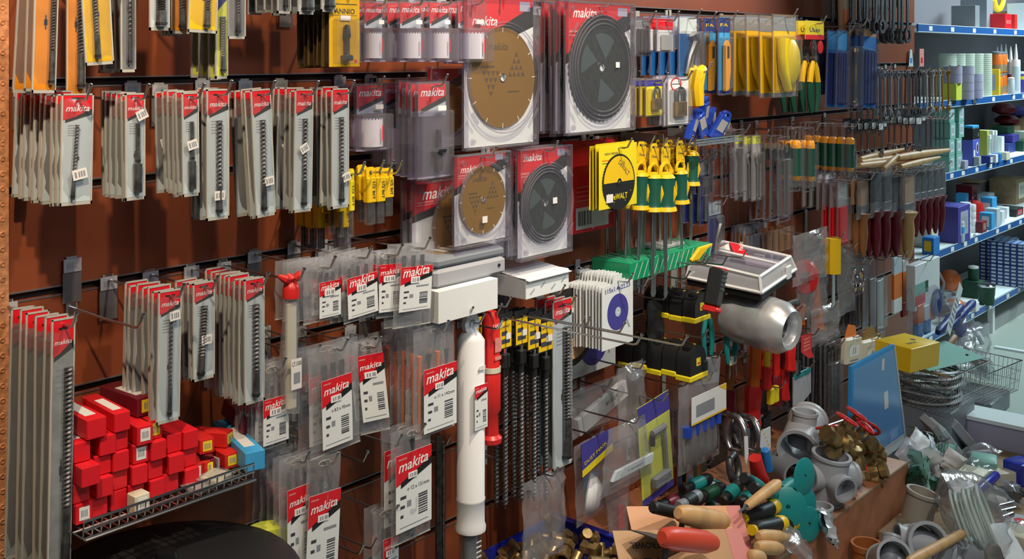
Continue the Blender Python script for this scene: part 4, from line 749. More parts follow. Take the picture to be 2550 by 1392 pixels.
# ------------------------------------------------------------------ screwdrivers with yellow tags
@cached
def sdrv(w, h, hz=.006, rear=False, hl=.11, tag=True, grip='green_grip', tip='yellow'):
    t = hz; tr = []; z = t - (.055 if tag else .0)
    if tag:
        m = mb(); m.prism([(-.022, z - .012), (.026, z - .016), (.026, t - .02), (.012, t), (-.012, t), (-.022, t - .02)], -.001, .001, 'yellow'); m.text('Uken', .002, z + .012, -.0014, .012, 'ink', width=.03, rot=-.1); m.rect(-.02, z - .008, .02, z - .005, -.0014, 'orange'); m.rect(-.01, t - .014, .01, t - .008, -.0014, 'black'); tr.append(('tag', m.mesh('tag'), []))
    r = w / 2; b = mb(); b.tube(arc(0, z - .03, r * .8, pi * 1.05, -pi * .05, 8) if 0 else arc(0, z - .032, r * .75, pi * 1.1, -pi * .1, 8), r * .16, 6, tip); tr.append(('hang_loop', b.mesh('hang_loop'), []))
    g = mb(); z2 = z - .035; g.lathe([(r * .5, z2), (r * .78, z2 - .012), (r * .72, z2 - .022), (r * .9, z2 - hl * .5), (r * .74, z2 - hl * .8), (r * .82, z2 - hl * .86)], 12, grip)
    for a in (-pi / 2, 0, pi): g.tube([(r * .84 * cos(a), r * .84 * sin(a), z2 - hl * .3), (r * .9 * cos(a), r * .9 * sin(a), z2 - hl * .5), (r * .76 * cos(a), r * .76 * sin(a), z2 - hl * .74)], [.001, r * .16, .001], 6, tip)
    g.lathe([(r * .3, z2 + .004), (r * .62, z2 - .003), (r * .8, z2 - .013)], 12, tip); g.lathe([(r * .84, z2 - hl * .86), (r * .95, z2 - hl * .97), (r * .6, z2 - hl), (r * .2, z2 - hl)], 12, tip); tr.append(('handle', g.mesh('handle'), []))
    s = mb(); s.lathe([(r * .17, z2 - hl), (r * .17, t - h + .01), (r * .05, t - h)], 8, 'steel'); tr.append(('shaft', s.mesh('shaft'), []))
    return ('screwdriver', 'screwdriver', tr)
def SD(box, n, desc, wh, **k): stack(sdrv, box, n, desc=desc, where=wh, grp='screwdrivers ' + wh, **k)
SD((1640, 357, 1674, 742), 3, 'tagged green screwdriver with long shaft', 'of stack nearest the small wire shelf', off=.26, pitch=.04, tilt=0., ticket=False, hl=.115)
SD((1612, 357, 1644, 738), 3, 'tagged green screwdriver with very long shaft', 'in middle of the screwdriver row', off=.24, pitch=.045, tilt=.02, ticket=False, hl=.115)
SD((1582, 352, 1612, 715), 2, 'green screwdriver with swinging shaft', 'beside the yellow blade cards', off=.22, pitch=.045, tilt=.05, ticket=False, hl=.115)
SD((1546, 380, 1576, 700), 3, 'half hidden green screwdriver', 'behind the yellow blade cards', off=.14, pitch=.04, tag=False, ticket=False, hl=.115)
SD((1680, 350, 1706, 632), 3, 'shorter tagged green screwdriver', 'at the small wire shelf', off=.22, pitch=.04, tilt=-.03, ticket=False)
SD((1712, 350, 1736, 600), 2, 'short green screwdriver', 'directly under small wire shelf', off=.22, pitch=.04, tag=False, tilt=.03, ticket=False)
# green box, amber clips and their hooks
def lying(proto, px, py, off, label, grp=None, rot=(0, 0, 0), dz=0): p = W(px, py, off); return put(proto, (p.x, p.y, p.z + dz), label, grp, rot)
w = W(1768, 640, .2).x - W(1570, 668, .2).x; h = .055; m = mb(); m.box(-w / 2, -.07, 0, w / 2, .07, h, 'green_clear', .002)
for i in range(16):
    x = -w * .48 + w * i / 16; m.add([(x, -.0705, .004), (x + .003, -.0705, .004), (x + .03, -.0705, h - .004), (x + .027, -.0705, h - .004)], [(0, 1, 2, 3)], 'white_card'); m.add([(x, -.069, h + .0004), (x + .003, -.069, h + .0004), (x + .03, .069, h + .0004), (x + .027, .069, h + .0004)], [(0, 1, 2, 3)], 'mint')
k = mb(); k.box(0, -.03, h, w * .3, .05, h + .012, 'mid_grey', .003)
p = W(1668, 672, .22); put(('green_box', 'box', [('carton', m.mesh('carton'), []), ('top_pouch', k.mesh('top_pouch'), [])]), (p.x, YW - .16, p.z), 'green striped box lying on hooks behind the screwdriver shafts')
for i, x in enumerate((p.x - w * .3, p.x + w * .35)): hook(x, p.z - .004, .25, ('one end' if i else 'the near end') + ' of the green striped box', grp='hooks under the green box', ticket=False)
m = mb()
for i in range(4): m.tube([(i * .012, 0, 0), (i * .012 + .05, 0, .03), (i * .012 + .09, 0, .035)], [.006, .008, .004], 7, 'yellow')
p = W(1720, 650, .25); put(('amber_clip_strip', 'clips', m.mesh('amber_clip_strip')), (p.x, p.y, p.z), 'amber plastic clips bundled at the end of the green box'); hook(p.x + .03, p.z - .004, .27, 'the amber clips', grp=None, ticket=False)
for i, (tx, ty) in enumerate(((1706, 680), (1748, 640), (1799, 645), (1848, 628), (1604, 697))):
    p = W(tx, ty, .25); hook(p.x, p.z - .02, .25, '', False, lab='thin dark wire hook, %s below the screwdriver handles' % ('first', 'second', 'third', 'fourth', 'lowest')[i], grp='dark hooks by the green box', drop=.05)
# ------------------------------------------------------------------ row of packed spanners and drivers
Pk((1742, 395, 1768, 560), 3, 'blue and clear blister with small tool', 'under the small wire shelf', card='navy', head='grey_plastic', tool='rod', off=.1, pitch=.03, ticket=False)
Pk((1764, 500, 1797, 640), 1, 'clear pack with blue card and chrome tool', 'over the dark wall gap', card='navy', head='pale_card', tool='curve', off=.12, ticket=False)
Pk((1820, 322, 1852, 490), 6, 'clear pack with slim silver spanner', 'in the second spanner row', card=None, head=None, tool='adj', off=.22, pitch=.035, ticket=False)
Pk((1872, 335, 1896, 500), 3, 'grey pack with silver spanner', 'behind the longest spanner packs', card='mid_grey', head='lime', hh=.14, tool='adj', off=.18, pitch=.035, ticket=False)
Pk((1938, 340, 1966, 552), 5, 'long clear pack with adjustable spanner', 'beside the orange-tipped drivers', card=None, tool='adj', mt='steel', off=.24, pitch=.028, tz=.08, ticket=False, txt=None)
Pk((1962, 318, 1992, 476), 3, 'clear pack with orange-tipped green driver', 'beside the long spanners', card=None, tool='driver', tz=.2, off=.22, pitch=.03, ticket=False, tip='amber_tip')
Pk((2000, 318, 2026, 478), 3, 'slim pack with orange-tipped driver', 'in middle of the driver row', card=None, tool='driver', tz=.2, off=.22, pitch=.03, ticket=False, tip='amber_tip')
Pk((2098, 308, 2124, 450), 6, 'pack with orange-banded green driver', 'next to the hammer handles', card='white_card' if 0 else None, tool='driver', tz=.24, off=.24, pitch=.035, ticket=False, tip='amber_tip')
Pk((2052, 430, 2084, 520), 4, 'clear pack with grey blade', 'under the green drivers', card='mid_grey', head='white_card', tool='flat', off=.16, pitch=.03, ticket=False)
Pk((2085, 450, 2113, 612), 3, 'red-bottomed hanging pack', 'beside the wood-handled tools', card='red_card', head='mid_grey', hh=.4, tool='flat', mt='red_card', tz=.4, off=.22, pitch=.03, ticket=False)
Pk((1850, 560, 1900, 640), 4, 'dull brown tool pouch', 'above the clear organiser case', card='dark_wood', head='grey_plastic', tool='strips', mt='grey_plastic', off=.08, pitch=.015, ticket=False)
Pk((1900, 545, 1975, 632), 3, 'clear pouch of brown handles', 'above the organiser lid', card=None, tool='strips', mt='dark_wood', off=.12, pitch=.02, ticket=False)
# ------------------------------------------------------------------ loose spanners
@cached
def spanner(w, h, hz=.008, rear=False, mt='steel', down=True, R=.09):
    m = mb(); t_comb(m, 0, hz, h, mt, 0, down, R); return ('combination_spanner', 'spanner', m.mesh('combination_spanner'))
def Sp(box, n, desc, wh, **k): stack(spanner, box, n, desc=desc, where=wh, grp='spanners ' + wh, ticket=False, **k)
Sp((2246, -170, 2274, 108), 14, 'large dark ring spanner', 'at top of the spanner wall', off=.28, pitch=.018, mt='dark_steel', R=.075)
Sp((2186, -140, 2206, 84), 12, 'medium dark ring spanner', 'above the wide blue blade pack', off=.26, pitch=.02, mt='dark_steel', R=.085)
Sp((2232, -150, 2246, 24), 7, 'bright ring spanner', 'at the frame top edge', off=.2, pitch=.025, mt='steel')
Sp((2186, 168, 2200, 338), 6, 'long polished spanner', 'nearest the wide blue blade pack', off=.24, pitch=.026, mt='steel')
for i, (px, wh) in enumerate(((2236, 'on first of the short spanner hooks'), (2262, 'on second of the short spanner hooks'), (2290, 'on third of the short spanner hooks'), (2316, 'on fourth of the short spanner hooks'), (2340, 'on fifth of the short spanner hooks'), (2362, 'on the last short spanner hook'))):
    Sp((px - 6, 176 - i, px + 6, 292 - 3 * i), 4, ('dull', 'bright', 'smoky', 'thin', 'slim', 'yellowish')[i] + ' steel spanner', wh, off=.26, pitch=.03, mt=('grey_plastic', 'steel', 'dark_steel', 'steel', 'mid_grey', 'gold')[i], down=False)
@cached
def tagspanner(w, h, hz=.008, rear=False, mt='steel'):
    m = mb(); m.box(-w * .9, 0, -h * .22, w * .9, .002, hz, 'black'); m.rect(-w * .8, -h * .2, w * .1, -h * .02, -.0006, 'sticker'); m.rect(w * .25, -h * .12, w * .8, -h * .03, -.0006, 'white_card')
    b = mb(); t_comb(b, 0, -h * .15, h * .85, mt, .004, True, .12); return ('tagged_spanner', 'spanner', [('header_card', m.mesh('header_card'), []), ('spanner', b.mesh('spanner'), [])])
stack(tagspanner, (2192, 298, 2204, 385), 6, desc='spanner below a black and white card', where='beside the hammer handles', grp='carded spanners above the brushes', off=.26, pitch=.03, ticket=False)
stack(tagspanner, (2286, 284, 2300, 372), 6, desc='small spanner under white-windowed card', where='beneath the short spanner hooks', grp='white-windowed carded spanners', off=.28, pitch=.028, ticket=False)
for i, px in enumerate((2302, 2314, 2326, 2336, 2346)):
    Sp((px, 290, px + 8, 375), 1, 'chrome socket bar, ' + ('first', 'second', 'third', 'fourth', 'fifth')[i], 'of five standing before the mint boxes', off=.2, mt='chrome', R=.05)
# hammer handles laid across hooks
for i, (xa, ya, xb, yb, nm) in enumerate(((2142, 396, 2250, 372, 'upper rear'), (2144, 404, 2300, 386, 'middle'), (2140, 412, 2290, 398, 'lower'), (2235, 392, 2362, 374, 'thickest, topmost'), (2242, 415, 2340, 392, 'lowest front'), (2200, 420, 2236, 386, 'steeply crossed'))):
    a = W(xa, ya, .24 + .01 * i); b = W(xb, yb, .24 + .01 * i); d = b - a; m = mb(); n = 8
    m.tube([tuple(d * (q / n)) for q in range(n + 1)], [.010 + .0045 * sin(pi * q / n * 1.3) + (.003 if i == 3 else 0) for q in range(n + 1)], 10, 'wood'); put(('wooden_stick', 'handle', m.mesh('hammer_handle')), a, '%s pale wooden handle lying across the hooks above the brushes' % nm, 'loose wooden handles')
hook(W(2210, 415, .2).x, W(2210, 420, .2).z - .01, .27, 'the near end of the loose wooden handles', grp='hooks under the wooden handles', ticket=False); hook(W(2300, 410, .2).x, W(2300, 405, .2).z - .012, .27, 'the far end of the loose wooden handles', grp='hooks under the wooden handles', ticket=False)
# ------------------------------------------------------------------ brushes (bristles up, handles down)
@cached
def brush(w, h, hz=.01, rear=False, col='maroon', br='black', film=True):
    t = hz; b = mb(); b.box(-w * .45, -.008, t - h * .36, w * .45, .008, t - h * .05, br, .003); f = mb(); f.box(-w * .48, -.009, t - h * .47, w * .48, .009, t - h * .35, 'steel', .002)
    g = mb(); g.tube([(0, 0, t - h * .46), (0, 0, t - h * .55), (0, 0, t - h * .7), (0, 0, t - h * .9), (0, 0, t - h)], [w * .36, w * .2, w * .24, w * .17, w * .07], 10, col)
    tr = [('bristles', b.mesh('bristles'), []), ('ferrule', f.mesh('ferrule'), []), ('handle', g.mesh('handle'), [])]
    if not rear: s = mb(); pillow(s, w * 1.5, h * .55, .026, 'bag_film', z1=t + .01, seed=4, crumple=.004); tr.append(('plastic_bag', s.mesh('plastic_bag'), []))
    return ('paint_brush', 'paint brush', tr)
def Br(box, n, desc, wh, **k): stack(brush, box, n, desc=desc, where=wh, grp=desc + 's ' + wh, ticket=False, **k)
Br((2172, 425, 2192, 645), 3, 'bagged brush with maroon handle', 'on near side of brush cluster', off=.24, pitch=.03)
Br((2196, 425, 2216, 640), 4, 'bagged maroon-handled brush', 'in the middle of brush cluster', off=.25, pitch=.028)
Br((2220, 430, 2244, 636), 3, 'wider maroon-handled brush', 'beside the wood-handled brushes', off=.22, pitch=.03)
for i, px in enumerate((2280, 2296, 2312, 2328, 2342)): Br((px - 6, 420 - i * 3, px + 9, 590 - i * 3), 3, 'small maroon-handled brush', ('nearest the wood brushes', 'second among the small brushes', 'third among the small brushes', 'fourth among the small brushes', 'last before the navy box')[i], off=.22, pitch=.03)
Br((2138, 440, 2160, 640), 5, 'wood-handled brush', 'beside the red-bottomed packs', off=.22, pitch=.03, col='dark_wood', br='tan')
Br((2248, 430, 2274, 642), 4, 'long wood-handled brush', 'between the two brush clusters', off=.24, pitch=.03, col='wood', br='tan')
# ------------------------------------------------------------------ lower right of the slatted wall
def blob(w, h, t, seed, mt='bag_film', cr=.012, taper=0.):
    m = mb(); pillow(m, w, h, t, mt, z1=0, seed=seed, crumple=cr, nx=9, nz=13, taper=taper); return m
def hung(box, off, name, cat, parts, label, grp=None, rot=(0, 0, 0), hk='', L=None, dz=.012):
    """parts(w, h) -> tree with the hanging point at z = 0."""
    X, zt, w, h = box_at(*box, off); tr = parts(w, h); put((name, cat, tr), (X, YW - off, zt - dz), label, grp, rot)
    if hk is not None: hook(X, zt - dz + .001, L or off + .03, hk or 'the ' + ' '.join(label.split()[:6]), grp=None, ticket=False)
def tape_measure(w, d, h):
    m = mb(); r = h * .5
    pts = [(-w / 2, -h / 2)] + [(w / 2, -h / 2)] + [(w / 2 - .0, -h * .1)] + [(w * .5 * cos(a), h * .5 * sin(a)) for a in (.3, .7, 1.1, 1.57, 2.0, 2.5, 2.9)] + [(-w / 2, -h * .1)]
    m.prism(pts, -d / 2, d / 2, 'black'); k = mb(); k.box(-w / 2 - .004, -d * .56, -h / 2 - .006, w / 2 + .008, d * .56, -h / 2 + .012, 'bright_yellow', .003); k.box(w * .3, -d * .57, -h / 2 + .012, w / 2 + .006, d * .57, -h * .05, 'black', .003)
    l = mb(); l.box(-.012, -d / 2 - .001, -.012, .012, -d / 2 - .0002, .012, 'bright_yellow'); l.rect(-.007, -.008, .008, -.002, -d / 2 - .0012, 'red_card'); l.at((0, 0, h * .43)); l.box(-.012, -.01, 0, .012, .01, h * .075, 'yellow', .001); l.at()
    g = mb(); g.box(-w * .35, -d * .3, h * .3, w * .1, d * .3, h * .52, 'black_gloss', .006)
    return ('tape_measure', 'tape measure', [('case', m.mesh('case'), []), ('yellow_base', k.mesh('yellow_base'), []), ('badge', l.mesh('badge'), []), ('brake', g.mesh('brake'), [])])
tm = tape_measure(.095, .05, .10); tm2 = tape_measure(.085, .045, .085)
# big group: rear to front runs left to right, on one hook
for i, px in enumerate((1560, 1592, 1634, 1680, 1728)):
    p = W(px, 868 + i * 8, .05 + .055 * i); x = W(1728, 890, .27).x; put(tm, (x + (i % 2) * .004, YW - .045 - .054 * i, W(1728, 898, .27).z + .0 + .004 * (i % 2)), ('black and yellow tape measure, %s in the lower cluster' % ('deepest', 'second from the wall', 'middle one', 'next to front', 'frontmost, yellow badge showing,')[i]), 'tape measures in the lower cluster', (0, .05 * (i % 2), 0))
x = W(1728, 890, .27).x; hook(x, W(1728, 838, .27).z, .3, 'the lower cluster of tape measures', grp=None, ticket=False)
x = W(1742, 745, .25).x; z = W(1742, 762, .25).z
for i in range(4): put(tm2, (x - .002 * i, YW - .09 - .05 * i, z + .002 * (i % 2)), 'dark tape measure, %s in the upper cluster' % ('deepest', 'second from the wall', 'third from the wall', 'frontmost')[i], 'tape measures in the upper cluster')
hook(x, z + .045, .28, 'the upper cluster of tape measures', grp=None, ticket=False)
hung((1612, 735, 1650, 850), .12, 'tool_pouch', 'pouch', lambda w, h: [('pouch', blob(w, h, .04, 3, 'black', .006).mesh('pouch'), [])], 'black cloth pouch hanging above the tape measures')
hung((1740, 880, 1790, 945), .2, 'blister_pack', 'packet', lambda w, h: [('case', (lambda m: (m.box(-w / 2, -.01, -h, w / 2, .01, 0, 'grey_plastic', .003), m)[1])(mb()).mesh('case'), [])], 'dark grey plastic case beside the frontmost tape measure', rot=(0, .15, 0))
# torch
m = mb(); m.box(-.026, -.022, -.07, .026, .022, .045, 'black', .006); k = mb()
for i in range(5): k.box(-.021, -.0245, -.02 + i * .013, .021, -.021, -.011 + i * .013, 'dark_steel', .001)
l = mb(); l.box(.02, -.018, -.085, .029, .024, .05, 'red_plastic', .003); l.box(-.024, -.02, -.088, .024, .02, -.07, 'red_plastic', .003); l.at((-.005, -.02, -.078)); l.lathe([(.009, 0), (.007, -.006), (0, -.007)], 12, 'red_plastic', 'y'); l.at((.014, -.02, -.078)); l.lathe([(.009, 0), (.007, -.006), (0, -.007)], 12, 'red_plastic', 'y')
p = W(1783, 705, .36); put(('multi_torch', 'torch', [('body', m.mesh('body'), []), ('grip_ribs', k.mesh('grip_ribs'), []), ('red_trim', l.mesh('red_trim'), [])]), (p.x, p.y, p.z), 'black and red ribbed torch hanging before the clear organiser case', None, (.1, .3, .2)); hook(p.x - .01, p.z + .05, .31, 'the black and red torch', grp=None, ticket=False)
# clear organiser case with sloped lid
a = W(1800, 735, .34); b_ = W(1985, 700, .3); w = .25; d = .28
m = mb(); m.box(-w / 2, -d / 2, 0, w / 2, d / 2, .03, 'black', .003)
l = mb(); P = [(-w / 2, -d / 2, .028), (w / 2, -d / 2, .028), (w / 2, d / 2, .028), (-w / 2, d / 2, .028)]; Q = [(-w / 2 + .015, -d / 2 + .012, .075), (w / 2 - .015, -d / 2 + .012, .075), (w / 2 - .015, d / 2 - .01, .085), (-w / 2 + .015, d / 2 - .01, .085)]
l.add(P + Q, [(0, 1, 5, 4), (1, 2, 6, 5), (2, 3, 7, 6), (3, 0, 4, 7)], 'milk_film'); l.add(Q, [(0, 1, 2, 3)], 'blister')
for (s, e) in ((0, 1), (1, 2), (2, 3), (3, 0)): l.tube([Q[s], Q[e]], .006, 6, 'white_plastic'); l.tube([P[s], P[e]], .006, 6, 'white_plastic'); l.tube([P[s], Q[s]], .005, 6, 'white_plastic')
l.tube([(.02, -d / 2 + .012, .078), (.02, d / 2 - .01, .088)], .005, 6, 'white_plastic')
c = mb(); c.box(-w / 2 + .02, -d / 2 + .02, .03, .015, d / 2 - .02, .055, 'grey_plastic', .003); c.box(.03, -d / 2 + .02, .03, w / 2 - .02, d / 2 - .02, .06, 'lavender', .01)
k = mb(); k.add([(.03, -d * .05, .0835), (w / 2 - .02, d * .2, .0885), (w / 2 - .02, d * .36, .0905), (.03, d * .16, .087)], [(0, 1, 2, 3)], 'red_card'); k.add([(.03, d * .2, .0885), (.09, d * .34, .0905), (.03, d * .36, .0905)], [(0, 1, 2)], 'white_card')
k.M = Matrix.Translation((.085, d * .165, .0905)) @ Matrix.Rotation(.5, 4, 'Z') @ Matrix.Rotation(-pi / 2 + .02, 4, 'X'); k.text('Pacific', 0, -.008, 0, .02, 'white_print', width=.09); k.at()
q = mb(); r = [q.box(x, -d / 2 - .008, .015, x + .03, -d / 2 + .002, .06, 'white_plastic', .002) for x in (w * .2,)]; q2 = mb(); q2.box(w / 2 - .002, -.02, .0, w / 2 + .008, .02, .055, 'white_plastic', .002)
put(('organiser_case', 'case', [('tray', m.mesh('tray'), []), ('lid', l.mesh('lid'), []), ('contents', c.mesh('contents'), []), ('lid_label', k.mesh('lid_label'), []), ('clasp', q.mesh('clasp'), []), ('clasp', q2.mesh('clasp'), [])]), (W(1897, 738, .36).x + .13, YW - .36 + .145, W(1897, 740, .36).z + .012), 'clear-lidded organiser case with red label resting on hooks', None, (.05, -.16, .0), 1.0)
for i, dx in enumerate((.05, .19)): hook(W(1897, 738, .36).x + dx, W(1897, 740, .36).z - .004 + .02 * i, .3, 'the organiser case, ' + ('near', 'far')[i] + ' one', grp='hooks under the organiser case', ticket=False)
# silver flexible duct coil
R_ = .078; m = mb(); m.at((0, 0, 0)); m.lathe([(.040, .085), (.046, .105), (.058, .112), (R_, .08), (R_ + .004, .03), (R_, -.02), (R_ + .003, -.06), (R_ * .9, -.10), (.05, -.115), (.03, -.10), (.040, .02)], 36, 'silver_foil', 'x', True); k = mb(); k.lathe([(.0392, -.09), (.0392, .074)], 24, 'black', 'x')  # solid black core stands in for the shade inside the open end
p = W(1890, 800, .30); put(('foil_roll', 'roll', [('foil', m.mesh('foil'), []), ('core', k.mesh('core'), [])]), (p.x, p.y, p.z), 'shiny silver foil roll with core blackened to shade its mouth under the organiser case', None, (0, .08, -1.62), 1.1); hook(p.x, p.z + .032, .36, 'the silver foil roll', grp=None, ticket=False)
# teal pliers, hammers, red tools
def one(fn, *a, **k): m = mb(); fn(m, *a, **k); return m
for i, (b, wh, rt) in enumerate((((1738, 725, 1782, 880), 'beside the upper tape measures', -.05), ((1800, 718, 1850, 892), 'behind the silver foil roll', .06))):
    hung(b, .14 + .06 * i, 'wrench_pliers', 'pliers', lambda w, h: [('jaws_and_grips', one(t_pliers, 0, 0, h, 'teal', 0, 'teal', .13).mesh('jaws_and_grips'), [])], 'teal-gripped pliers hanging ' + wh, 'teal-gripped pliers', (0, rt, 0))
def hammer(hcol, gcol, head='dark_steel'):
    def f(w, h):
        m = mb(); m.tube([(0, 0, .02), (0, 0, -h * .55)], w * .26, 8, hcol); g = mb(); g.tube([(0, 0, -h * .5), (0, 0, -h * .55), (0, 0, -h * .8), (0, 0, -h * .97), (0, 0, -h)], [w * .3, w * .4, w * .34, w * .42, w * .3], 8, gcol)
        k = mb(); k.tube([(-.05, 0, .02), (-.02, 0, .024), (.02, 0, .022), (.05, 0, .02)], [.006, .012, .014, .015], 8, head); return [('shaft', m.mesh('shaft'), []), ('grip', g.mesh('grip'), []), ('head', k.mesh('head'), [])]
    return f
for i, (b, off, hc, gc, lab, tl) in enumerate((((1868, 850, 1896, 1050), .2, 'orange', 'red_plastic', 'orange-shafted hammer with red grip below the foil roll', .1), ((1808, 880, 1828, 1040), .12, 'dark_wood', 'maroon', 'dim wooden hammer behind the teal pliers', .05), ((1896, 850, 1912, 1020), .14, 'red_plastic', 'black', 'red-shafted hammer with black grip beside orange hammer', .06),
        ((1902, 845, 1918, 960), .24, 'yellow', 'red_plastic', 'thin yellow and red driver under the foil roll', .03), ((1924, 850, 1942, 1000), .2, 'red_plastic', 'maroon', 'maroon-gripped tool under the foil core', .0), ((1944, 830, 1960, 990), .22, 'maroon', 'red_plastic', 'dark red tool beside the red-card scraper', -.02),
        ((1960, 765, 1977, 915), .26, 'red_plastic', 'red_plastic', 'bright red long tool just beyond the foil roll', .0), ((1985, 690, 2003, 800), .16, 'orange', 'orange', 'orange-handled snips under the clear crumpled bag', .1), ((2022, 700, 2040, 815), .18, 'orange', 'orange', 'second orange-handled snips below the crumpled bag', -.1))):
    hung(b, off, 'hammer' if 'hammer' in lab else 'hand_tool', 'hammer' if 'hammer' in lab else 'tool', hammer(hc, gc), lab, None, (0, tl, 0))
hung((1914, 955, 1935, 995), .24, 'lime_clip', 'clip', lambda w, h: [('clip_body', (lambda m: (m.box(-w / 2, -.01, -h, -w * .04, .01, 0, 'bright_yellow', .003), m.box(w * .04, -.01, -h, w / 2, .01, 0, 'bright_yellow', .003), m)[2])(mb()).mesh('clip_body'), [])], 'lime yellow two-legged clip among the red tools')
hung((1818, 878, 1832, 930), .2, 'wire_bail', 'clip', lambda w, h: [('wire', (lambda m: (m.tube([(-w * .6, 0, -h), (-w * .5, 0, -h * .4), (0, 0, -h * .35), (w * .5, 0, -h * .4), (w * .6, 0, -h)], .002, 6, 'chrome'), m.box(-w * .5, -.004, -h * .4, w * .5, .004, 0, 'cream', .001), m)[2])(mb()).mesh('wire'), [])], 'small cream and chrome clip under the teal pliers')
hung((1996, 824, 2022, 890), .26, 'header_strip', 'card', lambda w, h: [('card', (lambda m: (m.prism([(-w / 2, 0), (w / 2, 0), (w / 2, -h * .75), (w * .7, -h), (w * .2, -h * .95), (-w / 2, -h * .6)], 0, .002, 'red_card'), [m.rect(-w * .3, -h * (.2 + .13 * q), w * .3, -h * (.14 + .13 * q), -.0005, 'pink_card') for q in range(4)], m)[2])(mb()).mesh('card'), [])], 'curved red card hanging above the grey scraper')
def scraper(w, h):
    m = mb(); m.prism([(-w / 2, -h * .15), (-w * .05, -h * .22), (w * .5, -h * .1), (w / 2, -h * .75), (-w * .3, -h), (-w * .5, -h * .9)], 0, .003, 'pvc'); k = mb(); k.box(-w * .45, -.002, -h * .24, w * .5, .005, -h * .1, 'teal', .002); g = mb(); g.tube([(-w * .3, 0, .03), (-w * .3, 0, -h * .1)], w * .1, 8, 'steel')
    return [('blade', m.mesh('blade'), []), ('edge_guard', k.mesh('edge_guard'), []), ('tang', g.mesh('tang'), [])]
hung((1976, 905, 2020, 1005), .24, 'wall_scraper', 'scraper', scraper, 'wide grey scraper blade with teal edge strip below red card')
Pk((2055, 850, 2093, 1036), 9, 'clear pack of long dark files', 'beside the tall blue folder', card=None, tool='strips', mt='dark_steel', tz=.1, off=.26, pitch=.022, ticket=False)
# pale yellow handle with blade
hung((2064, 585, 2086, 760), .24, 'chisel', 'chisel', lambda w, h: [('handle', (lambda m: (m.tube([(0, 0, 0), (0, 0, -h * .5)], w * .38, 8, 'yellow'), m)[1])(mb()).mesh('handle'), []), ('blade', (lambda m: (m.box(-w * .15, -.002, -h, w * .15, .002, -h * .5, 'steel'), m)[1])(mb()).mesh('blade'), [])], 'yellow-handled long chisel beside the crumpled clear bags')
# crumpled clear bags
for i, (b, off, lab) in enumerate((((1975, 575, 2062, 700), .24, 'large crumpled clear bag over the red disc'), ((1985, 640, 2060, 790), .2, 'crumpled clear bag trailing below the red disc'), ((2086, 610, 2128, 780), .18, 'hazy clear bag beside the yellow-handled chisel'), ((2020, 760, 2090, 850), .22, 'small crushed bag above the packed files'), ((2130, 628, 2165, 700), .15, 'dull grey bag behind the chrome rings'), ((1540, 905, 1605, 1110), .2, 'tall folded clear bag near the tape measures'), ((1425, 950, 1560, 1065), .1, 'wide clear bag of white bars beside the long sleeves'))):
    X, zt, w, h = box_at(*b, off)
    tr = [('plastic_film', blob(w, h, .04, 20 + i, cr=.012).mesh('plastic_film'), [])]
    if i == 6: c = mb(); c.at((0, 0, -h * .5), (0, -.25, 0)); c.box(-w * .42, -.008, -h * .3, w * .5, .012, h * .1, 'white_card', .003); c.text('MAGELLAN', w * .2, -h * .1, -.0095, .02, 'mid_grey', width=.07); tr.append(('white_bars', c.mesh('white_bars'), []))
    put(('clear_bag', 'bag', tr), (X, YW - off, zt), lab, None); hook(X, zt - .012, off + .03, 'the ' + ' '.join(lab.split()[:5]), grp=None, ticket=False)
m = mb(); m.at((0, 0, -.06), (0, 0, 0), (1, 1, 1.3)); m.lathe([(.02, -.02), (.045, -.02), (.052, 0), (.045, .02), (.02, .02)], 28, 'red_plastic', 'x', True)
p = W(2005, 650, .2); put(('abrasive_wheel', 'wheel', m.mesh('abrasive_wheel')), (p.x, p.y, p.z), 'red wheel edge-on inside the crumpled bags', None, (0, 0, .5)); hook(p.x, p.z - .0, .22, 'the red wheel', grp=None, ticket=False)
# chrome rings and long packs
for i, (px, wh) in enumerate(((2128, 'nearest the hazy bag'), (2146, 'in front of the long dark packs'))):
    hung((px - 14, 650, px + 12, 722), .2 + .04 * i, 'chrome_shackle', 'shackle', lambda w, h: [('ring', (lambda m: (m.at((0, 0, -h * .55), (0, 0, .6), (.62, 1, 1)), m.lathe([(h * .42, -.005), (h * .45, 0), (h * .42, .005), (h * .34, .005), (h * .32, 0), (h * .34, -.005)], 22, 'chrome', 'y', True), m)[2])(mb()).mesh('ring'), [])], 'oval chrome shackle ring hanging ' + wh, 'chrome shackle rings')
Pk((2118, 700, 2150, 815), 3, 'dark long pack under chrome rings', 'beside the hazy bag', card=None, tool='strips', mt='dark_steel', off=.14, pitch=.03, ticket=False)
Pk((2176, 640, 2202, 830), 3, 'long clear pack with steel blade', 'before the orange and white cards', card=None, tool='flat', mt='steel', tz=.3, off=.24, pitch=.03, ticket=False)
Pk((2174, 790, 2196, 870), 2, 'small pack with yellow tool', 'behind the yellow carton', card=None, tool='knife', mt='yellow', off=.14, pitch=.03, ticket=False)
def hcard(cols, w_=None):
    def f(w, h):
        m = mb(); z = 0
        for c, fr in cols: m.box(-w / 2, -.008, z - h * fr, w / 2, .004, z, c, .001); z -= h * fr
        return [('card', m.mesh('card'), [])]
    return f
hung((2222, 632, 2242, 770), .24, 'tool_card', 'card', hcard([('pale_card', .3), ('orange', .45), ('white_card', .25)]), 'white card with orange handle beside the sealant box')
hung((2244, 640, 2258, 780), .18, 'tool_card', 'card', hcard([('white_card', .2), ('orange', .55), ('red_plastic', .25)]), 'narrow orange card tucked between white ones')
